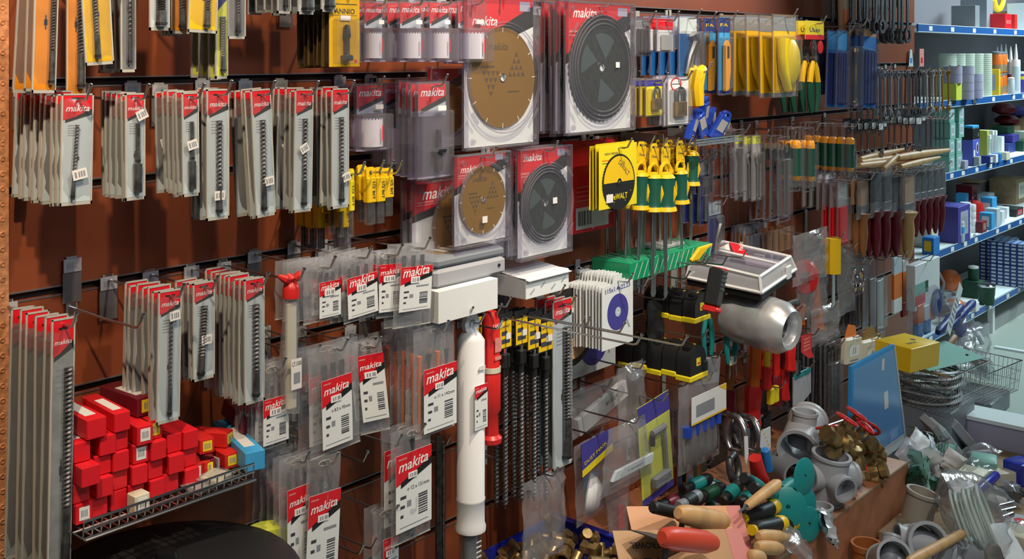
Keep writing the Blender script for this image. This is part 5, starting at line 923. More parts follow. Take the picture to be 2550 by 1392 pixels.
def sealbox(w, h):
    m = mb(); m.box(-w / 2, -.02, -h * .62, w / 2, .02, 0, 'white_card', .002); m.rect(-w / 2 + .001, -h * .42, -w * .1, -h * .26, -.0205, 'mint'); m.rect(-w * .1, -h * .42, w * .02, -h * .26, -.0206, 'dark_green'); m.rect(-w / 2 + .001, -h * .55, -w * .1, -h * .42, -.0205, 'red_card')
    k = mb(); k.box(-w * .42, -.024, -h * .8, -w * .2, .0, -h * .55, 'orange', .002); k.box(-w * .15, -.024, -h * .8, w * .06, .0, -h * .6, 'white_card', .002); k.box(-w * .42, -.024, -h, -w * .22, .0, -h * .8, 'blue', .002); k.box(-w * .1, -.024, -h, w * .1, .0, -h * .8, 'blue', .002); k.box(w * .08, -.022, -h * .85, w * .3, .0, -h * .6, 'orange', .002)
    l = mb(); l.at((w * .32, -.022, -h * .62)); l.lathe([(w * .2, 0), (w * .2, -.006), (w * .08, -.008), (0, -.004)], 18, 'navy', 'y'); s = mb(); s.tube([(w * .5, -.01, -h * .2), (w * .68, -.02, -h * .4), (w * .55, -.02, -h * .75)], .006, 8, 'pvc')
    p = mb(); pillow(p, w * 1.25, h * .75, .07, 'bag_film', z1=-h * .3, seed=3, crumple=.01); return [('carton', m.mesh('carton'), []), ('coloured_tubes', k.mesh('coloured_tubes'), []), ('navy_cap', l.mesh('navy_cap'), []), ('white_spout', s.mesh('white_spout'), []), ('plastic_bag', p.mesh('plastic_bag'), [])]
hung((2268, 642, 2330, 822), .26, 'sealant_set', 'box', sealbox, 'bagged white box with orange and blue tubes beside the shelving')
# hung rubber-banded white boxes, yellow carton
for i, (b, t_, lab) in enumerate((((2100, 838, 2140, 905), '11', 'cream box with brown stripe, banded beside its twin'), ((2142, 843, 2190, 918), '1', 'cream box marked with a large numeral one'))):
    def f(w, h, t_=t_): m = mb(); m.box(-w / 2, -.015, -h, w / 2, .015, 0, 'cream', .008); k = mb(); k.rect(-w * .3, -h * .7, w * .3, -h * .3, -.0155, 'white_card'); k.text(t_, 0, -h * .6, -.016, h * .35, 'ink' if i else 'dark_wood'); k.rect(-w * .25, -h * .85, w * .25, -h * .8, -.016, 'grey_ink'); c = mb(); c.prism([(-w * .4, .0), (w * .3, .0), (w * .2, .04), (-w * .2, .05)], -.002, .002, 'orange' if not i else 'gold'); return [('box', m.mesh('box'), []), ('print', k.mesh('print'), []), ('header', c.mesh('header'), [])]
    hung(b, .27, 'small_box', 'box', f, lab, None, (0, .1, 0), dz=0)
def aroundbox(px0, px1, py0, py1): pass
LZ = .24
ya = W(2192, 900, .42); m = mb(); w = .20; m.box(-w / 2, -.07, 0, w / 2, .07, .085, 'yellow', .0015); k = mb(); k.M = Matrix.Translation((0, -.02, .086)) @ Matrix.Rotation(-pi / 2, 4, 'X'); k.text('RUBICON', -.02, -.012, 0, .022, 'ink', width=.06); k.at(); k.at((.035, 0, .0855)); k.lathe([(.01, 0), (0, .0004)], 12, 'ink'); k.at()
put(('yellow_carton', 'box', [('carton', m.mesh('carton'), []), ('print', k.mesh('print'), [])]), (W(2258, 905, .42).x, YW - .40, W(2258, 908, .45).z), 'plain yellow carton with black print lying over the wire basket', None, (0, 0, -.1), 1.1)
YCz = W(2258, 908, .45).z; YCx = W(2258, 905, .42).x
# ------------------------------------------------------------------ plastic hung things between the augers and the ledge
def maskbag(w, h):
    m = mb(); pillow(m, w, h * .95, .05, 'bag_film', z1=-h * .05, seed=5, crumple=.006); k = mb(); k.prism([(-w * .5, 0), (w * .5, 0), (w * .5, -h * .22), (0, -h * .25), (-w * .5, -h * .34)], -.028, -.026, 'purple'); k.flat([(-w * .5, -h * .3), (w * .5, -h * .18), (w * .5, -h * .26), (-w * .5, -h * .38)], -.0285, 'bright_yellow'); k.text('DUST MASK', -w * .05, -h * .2, -.029, h * .055, 'bright_yellow', width=w * .75, rot=.25)
    c = mb(); c.at((0, 0, -h * .72), (.2, .2, .6)); c.lathe([(0, -.03), (w * .2, -.028), (w * .34, -.01), (w * .4, .01), (w * .36, .014), (w * .2, .0), (0, -.01)], 24, 'white_plastic', 'y'); c.at((w * .15, .01, -h * .72)); c.box(-w * .25, 0, -h * .2, w * .2, .008, h * .2, 'blue', .004)
    return [('plastic_bag', m.mesh('plastic_bag'), []), ('header_card', k.mesh('header_card'), []), ('mask', c.mesh('mask'), [])]
hung((1428, 1070, 1505, 1285), .2, 'dust_mask_packet', 'mask packet', maskbag, 'bagged white dust mask under blue and yellow header card', None, (0, -.06, 0))
def bracketbag(w, h):
    m = mb(); pillow(m, w * .9, h, .05, 'bag_film', z1=0, seed=12, crumple=.007, taper=-.5); c = mb(); c.prism([(-w * .4, -h * .62), (w * .55, -h * .62), (w * .5, -h * .75), (-w * .5, -h * .75)], -.022, -.012, 'pale_card'); c.text('T-BAR07', w * .05, -h * .7, -.0225, h * .04, 'ink', width=w * .4); return [('plastic_bag', m.mesh('plastic_bag'), []), ('white_label', c.mesh('white_label'), [])]
hung((1512, 1040, 1610, 1200), .27, 'labelled_bag', 'bag', bracketbag, 'clear bag with pale rectangular label next to the clamp card')
def clampcard(w, h):
    m = mb(); m.box(-w / 2, .004, -h, w / 2, .006, 0, 'lime'); m.rect(-w / 2, -h * .2, w / 2, 0, .0035, 'purple'); m.rect(-w / 2, -h, w / 2, -h * .93, .0035, 'purple'); s = mb(); pillow(s, w * .92, h * .72, .05, 'film', z1=-h * .2, seed=3, crumple=.003, back=False)
    c = mb(); c.tube([(-w * .2, -.01, -h * .3), (w * .2, -.01, -h * .3)], .009, 8, 'grey_plastic'); c.tube([(w * .18, -.01, -h * .3), (w * .2, -.01, -h * .75)], .006, 8, 'grey_plastic'); c.box(-w * .25, -.022, -h * .86, w * .25, 0, -h * .74, 'grey_plastic', .005); c.tube([(-w * .2, -.01, -h * .32), (-w * .22, -.01, -h * .42)], .008, 8, 'black')
    return [('card', m.mesh('card'), []), ('clamp', c.mesh('clamp'), []), ('blister', s.mesh('blister'), [])]
hung((1590, 985, 1668, 1235), .27, 'clamp_blister_card', 'clamp', clampcard, 'lime and blue card with grey clamp in blister', None, (0, -.1, 0))
def chiselbag(w, h):
    m = mb(); pillow(m, w, h * .95, .04, 'bag_film', z1=0, seed=31, crumple=.005); k = mb(); k.box(-w * .35, -.026, -h * .42, w * .5, -.024, -h * .12, 'white_card'); k.rect(-w * .25, -h * .35, w * .2, -h * .22, -.0266, 'grey_ink'); k.flat([(w * .3, -h * .12), (w * .5, -h * .12), (w * .5, -h * .2)], -.0266, 'yellow'); k.rect(-w * .35, -h * .42, w * .5, -h * .4, -.0266, 'yellow')
    c = mb()
    for i in range(5): c.box(-w * .4 + i * w * .18, -.01, -h * (.85 + .08 * (i % 2)), -w * .3 + i * w * .18, -.006, -h * .5, 'steel'); c.tube([(-w * .35 + i * w * .18, -.008, -h * .55), (-w * .35 + i * w * .18, -.008, -h * .44)], w * .07, 8, 'blue_clear')
    return [('plastic_bag', m.mesh('plastic_bag'), []), ('label_card', k.mesh('label_card'), []), ('chisels', c.mesh('chisels'), [])]
hung((1690, 935, 1792, 1160), .28, 'chisel_set_bag', 'chisel set', chiselbag, 'bag of blue-collared blades with white and yellow label')
hung((1655, 950, 1715, 1150), .16, 'tool_bag', 'bag', lambda w, h: [('plastic_bag', blob(w, h, .04, 41, cr=.01).mesh('plastic_bag'), []), ('maroon_strips', (lambda m: ([m.box(-w * .4 + i * w * .28, -.006, -h * .9, -w * .25 + i * w * .28, 0, -h * .3, 'maroon') for i in range(3)], m)[1])(mb()).mesh('maroon_strips'), [])], 'bag of maroon strips behind the blue-collared blades')
hung((1290, 1170, 1420, 1385), .22, 'clear_bag', 'bag', lambda w, h: [('plastic_film', blob(w * .8, h, .05, 51, cr=.014).mesh('plastic_film'), [])], 'crumpled clear bag hanging around the lower auger bits')
for i, (b, lab) in enumerate((((1712, 1140, 1726, 1250), 'slim pointed steel blade below the chisel bag'), ((1738, 1145, 1748, 1200), 'short brass rod below the chisel bag'), ((1688, 1150, 1698, 1235), 'dim pointed blade behind the clamp card'))):
    hung(b, .2, 'loose_blade', 'blade', lambda w, h: [('blade_body', (lambda m: (m.prism([(-w / 2, 0), (w / 2, 0), (w * .6, -h * .8), (0, -h), (-w * .6, -h * .8)], 0, .004, 'brass' if i == 1 else 'steel'), m)[1])(mb()).mesh('blade_body'), [])], lab)
# ------------------------------------------------------------------ shelving beyond the slatted wall
SX0 = XR + .03; SX1 = 9.5
shz = [W(2400, y, 0).z for y in (68, 247, 422, 600, 788)]
m = mb(); m.box(SX0, .42, 0, SX1, .44, 3.0, 'shelf_back'); m.box(SX0 - .02, .02, 0, SX0, .44, 3.0, 'shelf_back'); struct('wall_right', m, (0, YW, 0))
p0 = {}
DEPTHS = [.0, .0, .0, .0, .0]
TAGS = random.Random(5)
ROW = ['top', 'second', 'third', 'fourth', 'lowest']
for i, z in enumerate(shz):
    m = mb(); m.box(SX0, .0, z - .02, SX1, .41, z, 'shelf_white', .002); k = mb(); k.box(SX0, -.008, z - .034, SX1, -.0005, z + .004, 'shelf_blue'); 
    x = SX0 + .15; t = mb()
    while x < SX1 - 1.5: t.box(x, -.0095, z - .028, x + .05, -.0082, z - .004, 'sticker'); x += TAGS.uniform(.18, .42)
    t.box(SX0, -.0088, z + .003, SX1, -.007, z + .006, 'shelf_white'); t.box(SX0, -.0088, z - .036, SX1, -.007, z - .033, 'shelf_white')
    put(('shelf_board', 'shelf', [('board', m.mesh('board'), []), ('price_rail', k.mesh('price_rail'), []), ('price_tags', t.mesh('price_tags'), [])]), (0, YW, 0), 'white shelf board with blue price rail, %s of five' % ROW[i], 'shelf boards')
m = mb(); m.box(SX0, .03, 0, SX1, .40, shz[4] - .15, 'mid_grey'); struct('trim_3', m, (0, YW, 0))
m = mb(); m.box(-.02, 0, 0, .02, .03, 1, 'white_plastic'); 
pp = W(2477, 700, 0)
pm = m.mesh('shelf_post')
put(('shelf_post', 'post', pm), (W(2474, 800, -.02).x, YW - .002 + .02, 0), 'white upright post under the lowest shelf', None, (0, 0, 0), (1, 1, shz[4] - .04))
def onshelf(lv, px, dep, proto, label, grp=None, rz=0., dz=0.): 
    x = W(px, 300, -dep).x; return put(proto, (x, YW + dep, shz[lv] + .0006 + dz), label, grp, (0, 0, rz))
def can(r, h, col, lid=None, nozzle=False, band=None, name='can', cat='can', cap='white_plastic'):
    key = ('can', round(r, 4), round(h, 4), col, lid, nozzle, band, name)
    if key in _bx: return _bx[key]
    m = mb(); m.lathe([(r * .96, 0), (r, .004), (r, h - .004), (r * .94, h)], 20, col); tr = [('body', m.mesh('body'), [])]
    if band: k = mb(); k.lathe([(r * 1.01, h * band[1]), (r * 1.01, h * band[2])], 20, band[0]); tr.append(('label', k.mesh('label'), []))
    if lid: k = mb(); k.lathe([(r * .9, h), (r * 1.0, h + .004), (r * .95, h + .014), (r * .4, h + .018)], 20, lid); tr.append(('lid', k.mesh('lid'), []))
    if nozzle: k = mb(); k.lathe([(r * .45, h), (r * .4, h + .03), (r * .12, h + nozzle)], 12, cap); tr.append(('nozzle', k.mesh('nozzle'), []))
    _bx[key] = (name, cat, tr if len(tr) > 1 else tr[0][1]); return _bx[key]
def bx(w, d, h, col, name='box', cat='box', **k):
    c = carton(w, d, h, col, name=name, cat=cat, **k); return (name, cat, c[2])
# top shelf
onshelf(0, 2482, .1, bx(.13, .14, .10, 'red_card', 'red_carton', txt=('BOSS', 'pink_card')), 'red carton on the top shelf beside the pale sack')
onshelf(0, 2506, .12, bx(.05, .12, .105, 'red_plastic', 'red_carton'), 'narrow bright red carton behind the top-shelf red carton')
onshelf(0, 2540, .14, bx(.09, .14, .19, 'pale_card', 'pale_sack', 'sack'), 'pale grey printed sack at the top right corner')
onshelf(0, 2432, .2, bx(.12, .16, .19, 'pvc_dark', 'dark_bucket', 'box'), 'dark grey tub in shadow on the top shelf')
onshelf(0, 2404, .15, bx(.08, .14, .14, 'grey_plastic', 'dark_carton'), 'dark carton at the start of the top shelf')
m = mb(); m.tube(arc(0, .02, .11, pi * 1.15, pi * 1.9, 12), .02, 10, 'yellow'); put(('yellow_hose', 'hose', m.mesh('yellow_hose')), (W(2505, 20, -.2).x, YW + .25, shz[0] + .24), 'yellow curved hose at the top right corner')
onshelf(0, 2505, .27, bx(.3, .1, .14, 'cardboard', 'brown_carton'), 'brown carton supporting the yellow hose')
# second shelf: couplings, tapes, sealant cartridges
def corr(r, h):
    m = mb(); n = int(h / .012); pr = []
    for i in range(n): z = h * i / n; pr += [(r, z), (r, z + h / n * .7), (r * .97, z + h / n * .8), (r * .97, z + h / n * .95)]
    m.lathe(pr, 22, 'lichen'); return ('ribbed_sleeve', 'pipe sleeve', m.mesh('ribbed_sleeve'))
mat('lichen', (.50, .56, .47), .5)
cr = corr(.055, .255)
for i, px in enumerate((2446, 2425, 2403, 2380, 2358)): onshelf(1, px, .07 + .03 * i, cr, 'tall pale ribbed plastic sleeve, %s along the second shelf' % ('nearest the cartridges', 'second from the cartridges', 'third from the cartridges', 'fourth from the cartridges', 'behind the grey tape')[i], 'pale ribbed sleeves')
tape = mb(); tape.lathe([(.05, 0), (.05, .045), (.036, .045), (.036, 0)], 22, 'lavender', 'z', True); tape = ('tape_roll', 'tape', tape.mesh('tape_roll'))
for i, (px, k, d) in enumerate([(2402, q, .02) for q in range(4)] + [(2424, q, .03) for q in range(3)] + [(2372, q + 2, .03) for q in range(2)]):
    onshelf(1, px, d - .03, tape, 'grey tape roll, %s in the pile %s' % (('bottom', 'second', 'third', 'fourth')[k], {2402: 'in front of the ribbed sleeves', 2424: 'closer to the cartridges', 2372: 'on the pale yellow block'}[px]), 'grey tape rolls', 0, k * .0465)
onshelf(1, 2372, .0, bx(.09, .07, .092, 'lime', 'pale_block'), 'pale yellow-green block under grey tape')
for i, px in enumerate((2412, 2434)): onshelf(1, px, -.035, bx(.035, .01, .045, 'white_card', 'small_card', 'card'), 'small white card at the shelf edge, ' + ('nearer the block' if not i else 'nearer the cartridges'), 'small shelf-edge cards') if 0 else None
canO = can(.034, .115, 'orange', 'grey_plastic', band=('cardboard', .08, .45)); 
for i, (px, k, d) in enumerate(((2482, 0, .04), (2482, 1, .04), (2494, 1, .1), (2494, 0, .1))): onshelf(1, px, d, canO, 'orange and brown tin, %s beside the cartridges' % ('front lower', 'front upper', 'rear upper', 'rear lower')[i], 'orange tins', 0, k * .134)
onshelf(1, 2468, .05, bx(.03, .1, .16, 'yellow', 'yellow_carton', side='lavender'), 'slim yellow carton beside the orange tins')
crt = can(.026, .215, 'white_plastic', None, .1, ('pale_card', .1, .8), 'sealant_cartridge', 'cartridge'); crd = can(.026, .20, 'mid_grey', None, .1, ('maroon', .3, .6), 'sealant_cartridge', 'cartridge')
for i, (px, d, c) in enumerate(((2530, .02, crt), (2517, .08, crd), (2505, .12, crt), (2494, .2, crt), (2484, .22, crd))): onshelf(1, px, d, c, 'sealant cartridge with pointed nozzle, %s' % ('white, at the shelf front', 'brown-banded, behind the white one', 'pale, behind the brown-banded one', 'white, behind the upper tins', 'darkest, deepest behind the tins')[i], 'sealant cartridges')
onshelf(1, 2518, -.0, can(.02, .09, 'pale_card', 'white_plastic', name='glue_bottle', cat='bottle'), 'short white-capped bottle before the cartridges')
onshelf(1, 2547, .03, can(.036, .12, 'purple', 'white_plastic', band=('bright_yellow', .72, .9), name='blue_tin'), 'blue and yellow tin at the frame edge')
# leaning cards above the short spanners
for i, (px, py, c, nm) in enumerate(((2285, 165, 'sky_blue', 'pale blue pointed card'), (2305, 165, 'pink_card', 'red and white patterned card'))):
    p = W(px, py, -.0); h = (.085, .09, .045)[i]; m = mb(); m.prism([(-.03, 0), (.03, 0), (.012 if i != 1 else .03, h), (-.012 if i != 1 else -.03, h)], 0, .002, c if i else 'pale_card'); m.rect(-.012, h * .2, .012, h * .5, -.0005, ('blue', 'red_card', 'pink_card')[i])
    put(('small_card', 'card', m.mesh('small_card')), (p.x - .12, YW - .012 - .012 * i, W(px, py, 0).z - .0), nm + ' propped above the short spanners')
# third shelf
tq = carton(.085, .09, .088, 'mint', 'pale_card')
for i, (px, k) in enumerate(((2350, 0), (2368, 0), (2350, 1), (2368, 1), (2352, 2), (2374, 2), (2350, 3), (2374, 3))): 
    put(('mint_box', 'box', tq[2]), (W(px, 400, .06).x, YW - .02, shz[2] - .028 + .012 * 0 + k * .0895 if 0 else shz[2] + .001 + k * .0895 - .0), 'mint patterned box, %s row, %s' % (('lowest', 'second', 'third', 'top')[k], 'at the shelf end' if i % 2 == 0 else 'beside the violet packet'), 'mint patterned boxes') if 0 else onshelf(2, px, .05, ('mint_box', 'box', tq[2]), 'mint patterned box, %s row, %s' % (('lowest', 'second', 'third', 'top')[k], 'at the shelf end' if i % 2 == 0 else 'beside the violet packet'), 'mint patterned boxes', 0, k * .0895)
def violet(): 
    m = mb(); m.box(-.06, -.03, 0, .06, .03, .15, 'violet', .002); m.box(-.06, -.03, .15, .06, .03, .215, 'black', .002); m.box(-.055, -.028, .215, .055, .028, .23, 'sky_blue', .002)
    k = mb(); k.at((.015, -.031, .1), (0, 0, 0), (.75, 1, 1.3)); k.lathe([(.026, 0), (0, -.0005)], 20, 'white_card', 'y'); k.at((.015, -.0318, .1), (0, 0, 0), (.7, 1, 1.3)); k.lathe([(.018, 0), (.008, -.0003)], 20, 'maroon', 'y'); k.at(); k.box(-.05, -.0315, .05, -.025, -.0305, .09, 'white_card'); k.text('1', .03, .165, -.0312, .03, 'white_card')
    return ('filter_packet', 'packet', [('packet', m.mesh('packet'), []), ('print', k.mesh('print'), [])])
mat('violet', (.10, .12, .55), .4)
onshelf(2, 2418, .05, violet(), 'violet and black packet with white oval emblem on the third shelf')
onshelf(2, 2400, -.0, bx(.06, .03, .05, 'lavender', 'clear_sachet', 'packet'), 'small lavender sachet before the violet packet'); onshelf(2, 2434, -.0, bx(.04, .03, .055, 'pvc', 'clear_sachet', 'packet'), 'small grey sachet at the packet\'s far edge')
for i, (px, h, c) in enumerate(((2443, .19, 'lime'), (2450, .16, 'white_card'), (2457, .185, 'white_card'), (2465, .18, 'white_card'))): onshelf(2, px, .06, bx(.028, .08, h, c, 'slim_carton', end='mint' if i % 2 else 'grey_ink'), ('green-edged', 'short white', 'tall white printed', 'last white')[i] + ' slim carton standing beyond the violet packet', 'slim cartons')
for i, (px, c, w, nm) in enumerate(((2458, 'navy', .07, 'dark blue boxed bulb'), (2472, 'white_card', .04, 'white box with pen drawing'), (2482, 'blue', .04, 'small blue box'), (2500, 'cream', .07, 'cream low carton'))): onshelf(2, px, -.0, bx(w, .05, .048, c, 'small_carton', end='white_card' if i == 0 else None), nm + ' at the front of the third shelf')
for i, (px, dz, c, w, h, d) in enumerate(((2500, 0, 'navy', .16, .06, .16), (2510, .062, 'purple', .14, .05, .16), (2535, 0, 'dark_green', .12, .07, .12), (2478, 0, 'white_card', .05, .11, .18), (2498, .115, 'dark_green', .14, .045, .2), (2538, .075, 'lichen', .12, .05, .14))): onshelf(2, px, d, bx(w, .1, h, c, 'stacked_carton'), ('navy wide', 'violet-blue stacked', 'dark green framed', 'upright white', 'dark green flat', 'pale grey-green')[i] + ' carton behind the low boxes', 'cartons behind the low boxes', 0, dz)
for i, (px, dz, c, w, h) in enumerate(((2470, .05, 'lime', .14, .09), (2508, .15, 'maroon', .16, .07), (2500, .225, 'maroon', .15, .08), (2530, .19, 'purple', .12, .09), (2525, .05, 'red_plastic', .05, .1))):
    mm = mb(); mm.lathe([(w * .2, 0), (w * .5, h * .25), (w * .52, h * .6), (w * .3, h * .95), (0, h)], 14, {'lime': 'leaf'}.get(c, c)) if 'leaf' in MATS else (mat('leaf', (.16, .30, .03), .4), mm.lathe([(w * .2, 0), (w * .5, h * .25), (w * .52, h * .6), (w * .3, h * .95), (0, h)], 14, 'leaf'))
    onshelf(2, px, .27, ('soft_bundle', 'bundle', mm.mesh('soft_bundle')), ('leaf-green', 'lower maroon', 'upper maroon', 'dark violet', 'bright red')[i] + ' soft bundle at the back of the third shelf', 'soft bundles', 0, dz)
for i, px in enumerate((2503, 2528)): onshelf(2, px, .27, bx(.14, .16, .15 if i == 0 else .19, 'cardboard', 'brown_carton'), ('low' if i == 0 else 'tall') + ' brown carton under the maroon bundles')
onshelf(2, 2470, .27, bx(.13, .14, .05, 'cardboard', 'brown_carton'), 'flat brown carton under the leaf-green bundle')
# fourth shelf
onshelf(3, 2360, .08, bx(.20, .18, .20, 'purple', 'navy_carton', end='lavender'), 'large navy carton with pale flecks on the fourth shelf')
onshelf(3, 2318, .0, bx(.09, .06, .09, 'blue', 'blue_book', 'box', side='yellow'), 'blue box with yellow spine at the shelf corner')
onshelf(3, 2305, .1, bx(.08, .08, .06, 'peach', 'peach_box'), 'peach box with handle behind the maroon brushes', None, 0, .1); onshelf(3, 2305, .1, bx(.1, .1, .099, 'cream', 'cream_box'), 'cream box under the peach box')
onshelf(3, 2388, .01, can(.03, .10, 'pale_card', 'pale_card', band=('sky_blue', .5, .85)), 'white tin with blue band on the fourth shelf')
cw_ = can(.03, .04, 'white_plastic', name='white_pot', cat='pot')
for k in range(5): onshelf(3, 2404, .02, cw_, 'squat white pot, %s of the pile' % ('bottom', 'second', 'middle', 'fourth', 'top')[k], 'piled white pots', 0, k * .041)
for k in range(4): onshelf(3, 2417, .07, cw_, 'squat white pot, %s of the rear pile' % ('bottom', 'second', 'third', 'top')[k], 'piled white pots', 0, k * .041)
m = mb(); m.lathe([(.05, 0), (.055, .02), (.055, .11), (.045, .14), (.02, .15), (0, .15)], 24, 'red_plastic'); k = mb(); k.tube(arc(0, .14, .04, 0, pi, 8), .004, 6, 'maroon')
onshelf(3, 2426, .14, ('red_canister', 'canister', [('body', m.mesh('body'), []), ('handle', k.mesh('handle'), [])]), 'glossy red canister behind the white pots')
onshelf(3, 2396, .18, bx(.05, .06, .2, 'sky_blue', 'blue_carton'), 'tall bright blue carton behind the white tin'); onshelf(3, 2412, .3, bx(.18, .1, .2, 'maroon', 'maroon_carton'), 'maroon carton at the back of the fourth shelf')
onshelf(3, 2436, .04, bx(.09, .07, .065, 'maroon', 'brown_case', end='dark_wood'), 'brown patterned box with rolled paper in front'); m = mb(); m.tube([(-.025, 0, 0), (.025, 0, 0)], .009, 12, 'white_plastic'); onshelf(3, 2430, -.005, ('paper_roll', 'roll', m.mesh('paper_roll')), 'tiny white paper roll beside the brown patterned box', None, 0, .01)
for i, (px, d, w, h, c) in enumerate(((2462, .1, .09, .16, 'sky_blue'), (2472, .04, .07, .11, 'pale_card'), (2458, .03, .06, .10, 'sky_blue'), (2484, .05, .06, .08, 'white_card'), (2455, .2, .12, .15, 'pvc'), (2496, .1, .05, .07, 'white_card'))): onshelf(3, px, d, bx(w, .07, h, c, 'pale_blue_carton', side='white_card'), ('tallest blue', 'white-sided', 'short front blue', 'low white', 'grey rear', 'last little white')[i] + ' carton in the pale blue group', 'pale blue cartons')
onshelf(3, 2512, .3, bx(.28, .18, .17, 'cardboard', 'open_carton', end='cream'), 'large open brown carton on the fourth shelf'); onshelf(3, 2515, .1, bx(.16, .12, .05, 'black', 'red_black_box', end='red_card'), 'black and red flat box beneath the brown carton'); 
m = mb(); m.add([(0, 0, 0), (.2, .02, .09), (.2, .17, .14), (0, .15, .04)], [(0, 1, 2, 3)], 'cream'); onshelf(3, 2440, .24, ('carton_flap', 'cardboard', (lambda q: (q.box(0, 0, 0, .2, .15, .004, 'cardboard'), q)[1])(mb()).mesh('carton_flap')), 'loose cardboard sheet lying on the maroon carton', None, .1, .205)
# lowest shelf: checked cartons, green cup, orange balls
def checked(w, d, h):
    m = mb(); m.box(-w / 2, -d / 2, 0, w / 2, d / 2, h, 'navy', .001); n = 8; r = 6
    for i in range(n):
        for j in range(r): m.box(-w / 2 + w * (i + .15) / n, -d / 2 - .001, h * (j + .2) / r, -w / 2 + w * (i + .75) / n, -d / 2, h * (j + .75) / r, 'pale_card')
    for i in range(n):
        for j in range(5): m.box(-w / 2 + w * (i + .15) / n, -d / 2 + d * (j + .1) / 5, h, -w / 2 + w * (i + .8) / n, -d / 2 + d * (j + .8) / 5, h + .001, 'sky_pale')
    for i in range(5):
        for j in range(r): m.box(-w / 2 - .001, -d / 2 + d * (i + .1) / 5, h * (j + .2) / r, -w / 2, -d / 2 + d * (i + .75) / 5, h * (j + .75) / r, 'pale_card')
    k = mb(); k.box(-w * .2, -d / 2 - .002, h * .3, w * .35, -d / 2 - .0011, h * .8, 'white_card'); k.rect(-w * .1, h * .5, w * .25, h * .6, -d / 2 - .0024, 'grey_ink'); return ('checked_carton', 'box', [('carton', m.mesh('carton'), []), ('label', k.mesh('label'), [])])
mat('sky_pale', (.35, .50, .75), .45)
ck = checked(.15, .2, .135)
for i, (px, k, d) in enumerate(((2515, 0, .06), (2515, 1, .06), (2488, 1, .16), (2488, 0, .16))): onshelf(4, px, d, ck, 'blue and white checked carton, %s' % ('front, at the bottom', 'front, on top', 'rear, on top', 'rear, at the bottom')[i], 'checked cartons', 0, k * .137)
m = mb(); m.lathe([(.042, 0), (.045, .01), (.045, .05), (.047, .055), (.05, .10), (.052, .105)], 26, 'dark_green'); k = mb(); k.lathe([(.052, .105), (.053, .112), (.045, .118), (.02, .116), (0, .117)], 26, 'chrome')
onshelf(4, 2456, -.0, ('green_tin', 'tin', [('body', m.mesh('body'), []), ('lid', k.mesh('lid'), [])]), 'dark green tin with shiny lid in front of the checked cartons')
m = mb(); m.lathe([(0, 0), (.035, .012), (.058, .04), (.066, .07), (.058, .10), (.035, .128), (0, .138)], 28, 'ball_orange')
mat('ball_orange', (.65, .14, .03), .3); b1 = m.mesh('orange_ball'); onshelf(4, 2378, -.02, ('orange_ball', 'ball', b1), 'bright orange float ball in front', 'orange float balls', 0, .0); onshelf(4, 2366, .24, ('orange_ball', 'ball', b1), 'dim orange float ball in shadow behind the bright one', 'orange float balls', 0, .02)
for i, (px, d, c, w, h) in enumerate(((2424, .12, 'dark_green', .1, .1), (2412, .03, 'white_card', .06, .05), (2340, .12, 'pvc_dark', .1, .12), (2545, .1, 'white_card', .12, .1), (2547, .06, 'orange', .1, .04))): onshelf(4, px, d, bx(w, .1, h, c, 'shelf_carton'), ('dark green', 'small white', 'grey dim', 'papery white', 'orange flat')[i] + ' carton on the lowest shelf', 'odd cartons on the lowest shelf', 0, 0 if i != 3 else .045)
onshelf(4, 2424, .12, can(.03, .07, 'dark_green', 'white_plastic', name='bottle', cat='bottle'), 'white-capped green bottle on the dark green carton', None, 0, .101)
# cartons below the shelves
m = mb(); m.box(-.5, -.17, 0, .5, .17, .34, 'cardboard', .002); p = W(2560, 800, -.2); put(('floor_carton', 'box', m.mesh('floor_carton')), (W(2520, 800, -.2).x + .25, YW + .2, .151 if 0 else shz[4] - .15 + .0005 - 0), 'big brown carton under the lowest shelf') if 0 else None
# ------------------------------------------------------------------ ledge
c1 = WZ(2262, 1150, LZ); lx0 = 2.3; lx1 = c1.x; ly = c1.y
m = mb(); m.box(lx0, ly, 0, lx1, YW - .004, LZ, 'ledge_wood', .003); m.box(lx0, ly - .001, LZ - .006, lx1, ly + .004, LZ + .0005, 'cardboard'); put(('wooden_ledge', 'ledge', m.mesh('wooden_ledge')), (0, 0, 0), 'low brown wooden ledge along the wall, piled with fittings')
# platform and floor strips to the right
p = WZ(2520, 1185, 0); q = WX(2380, 1012, p.x); m = mb(); m.box(0, -1.0, 0, .14, 0, .19, 'lavender'); m.box(-.008, -1.0, .19, .15, .005, .205, 'shelf_white')
q2 = WX(2372, 1010, p.x); PLX = p.x; put(('low_platform', 'platform', m.mesh('low_platform')), (p.x, q2.y, 0), 'low white-topped lavender platform at the right edge')
a = WZ(2475, 868, .0); m = mb(); m.box(0, -3, 0, .03, 0, .012, 'shelf_white'); struct('trim_4', m, (a.x, a.y, 0))
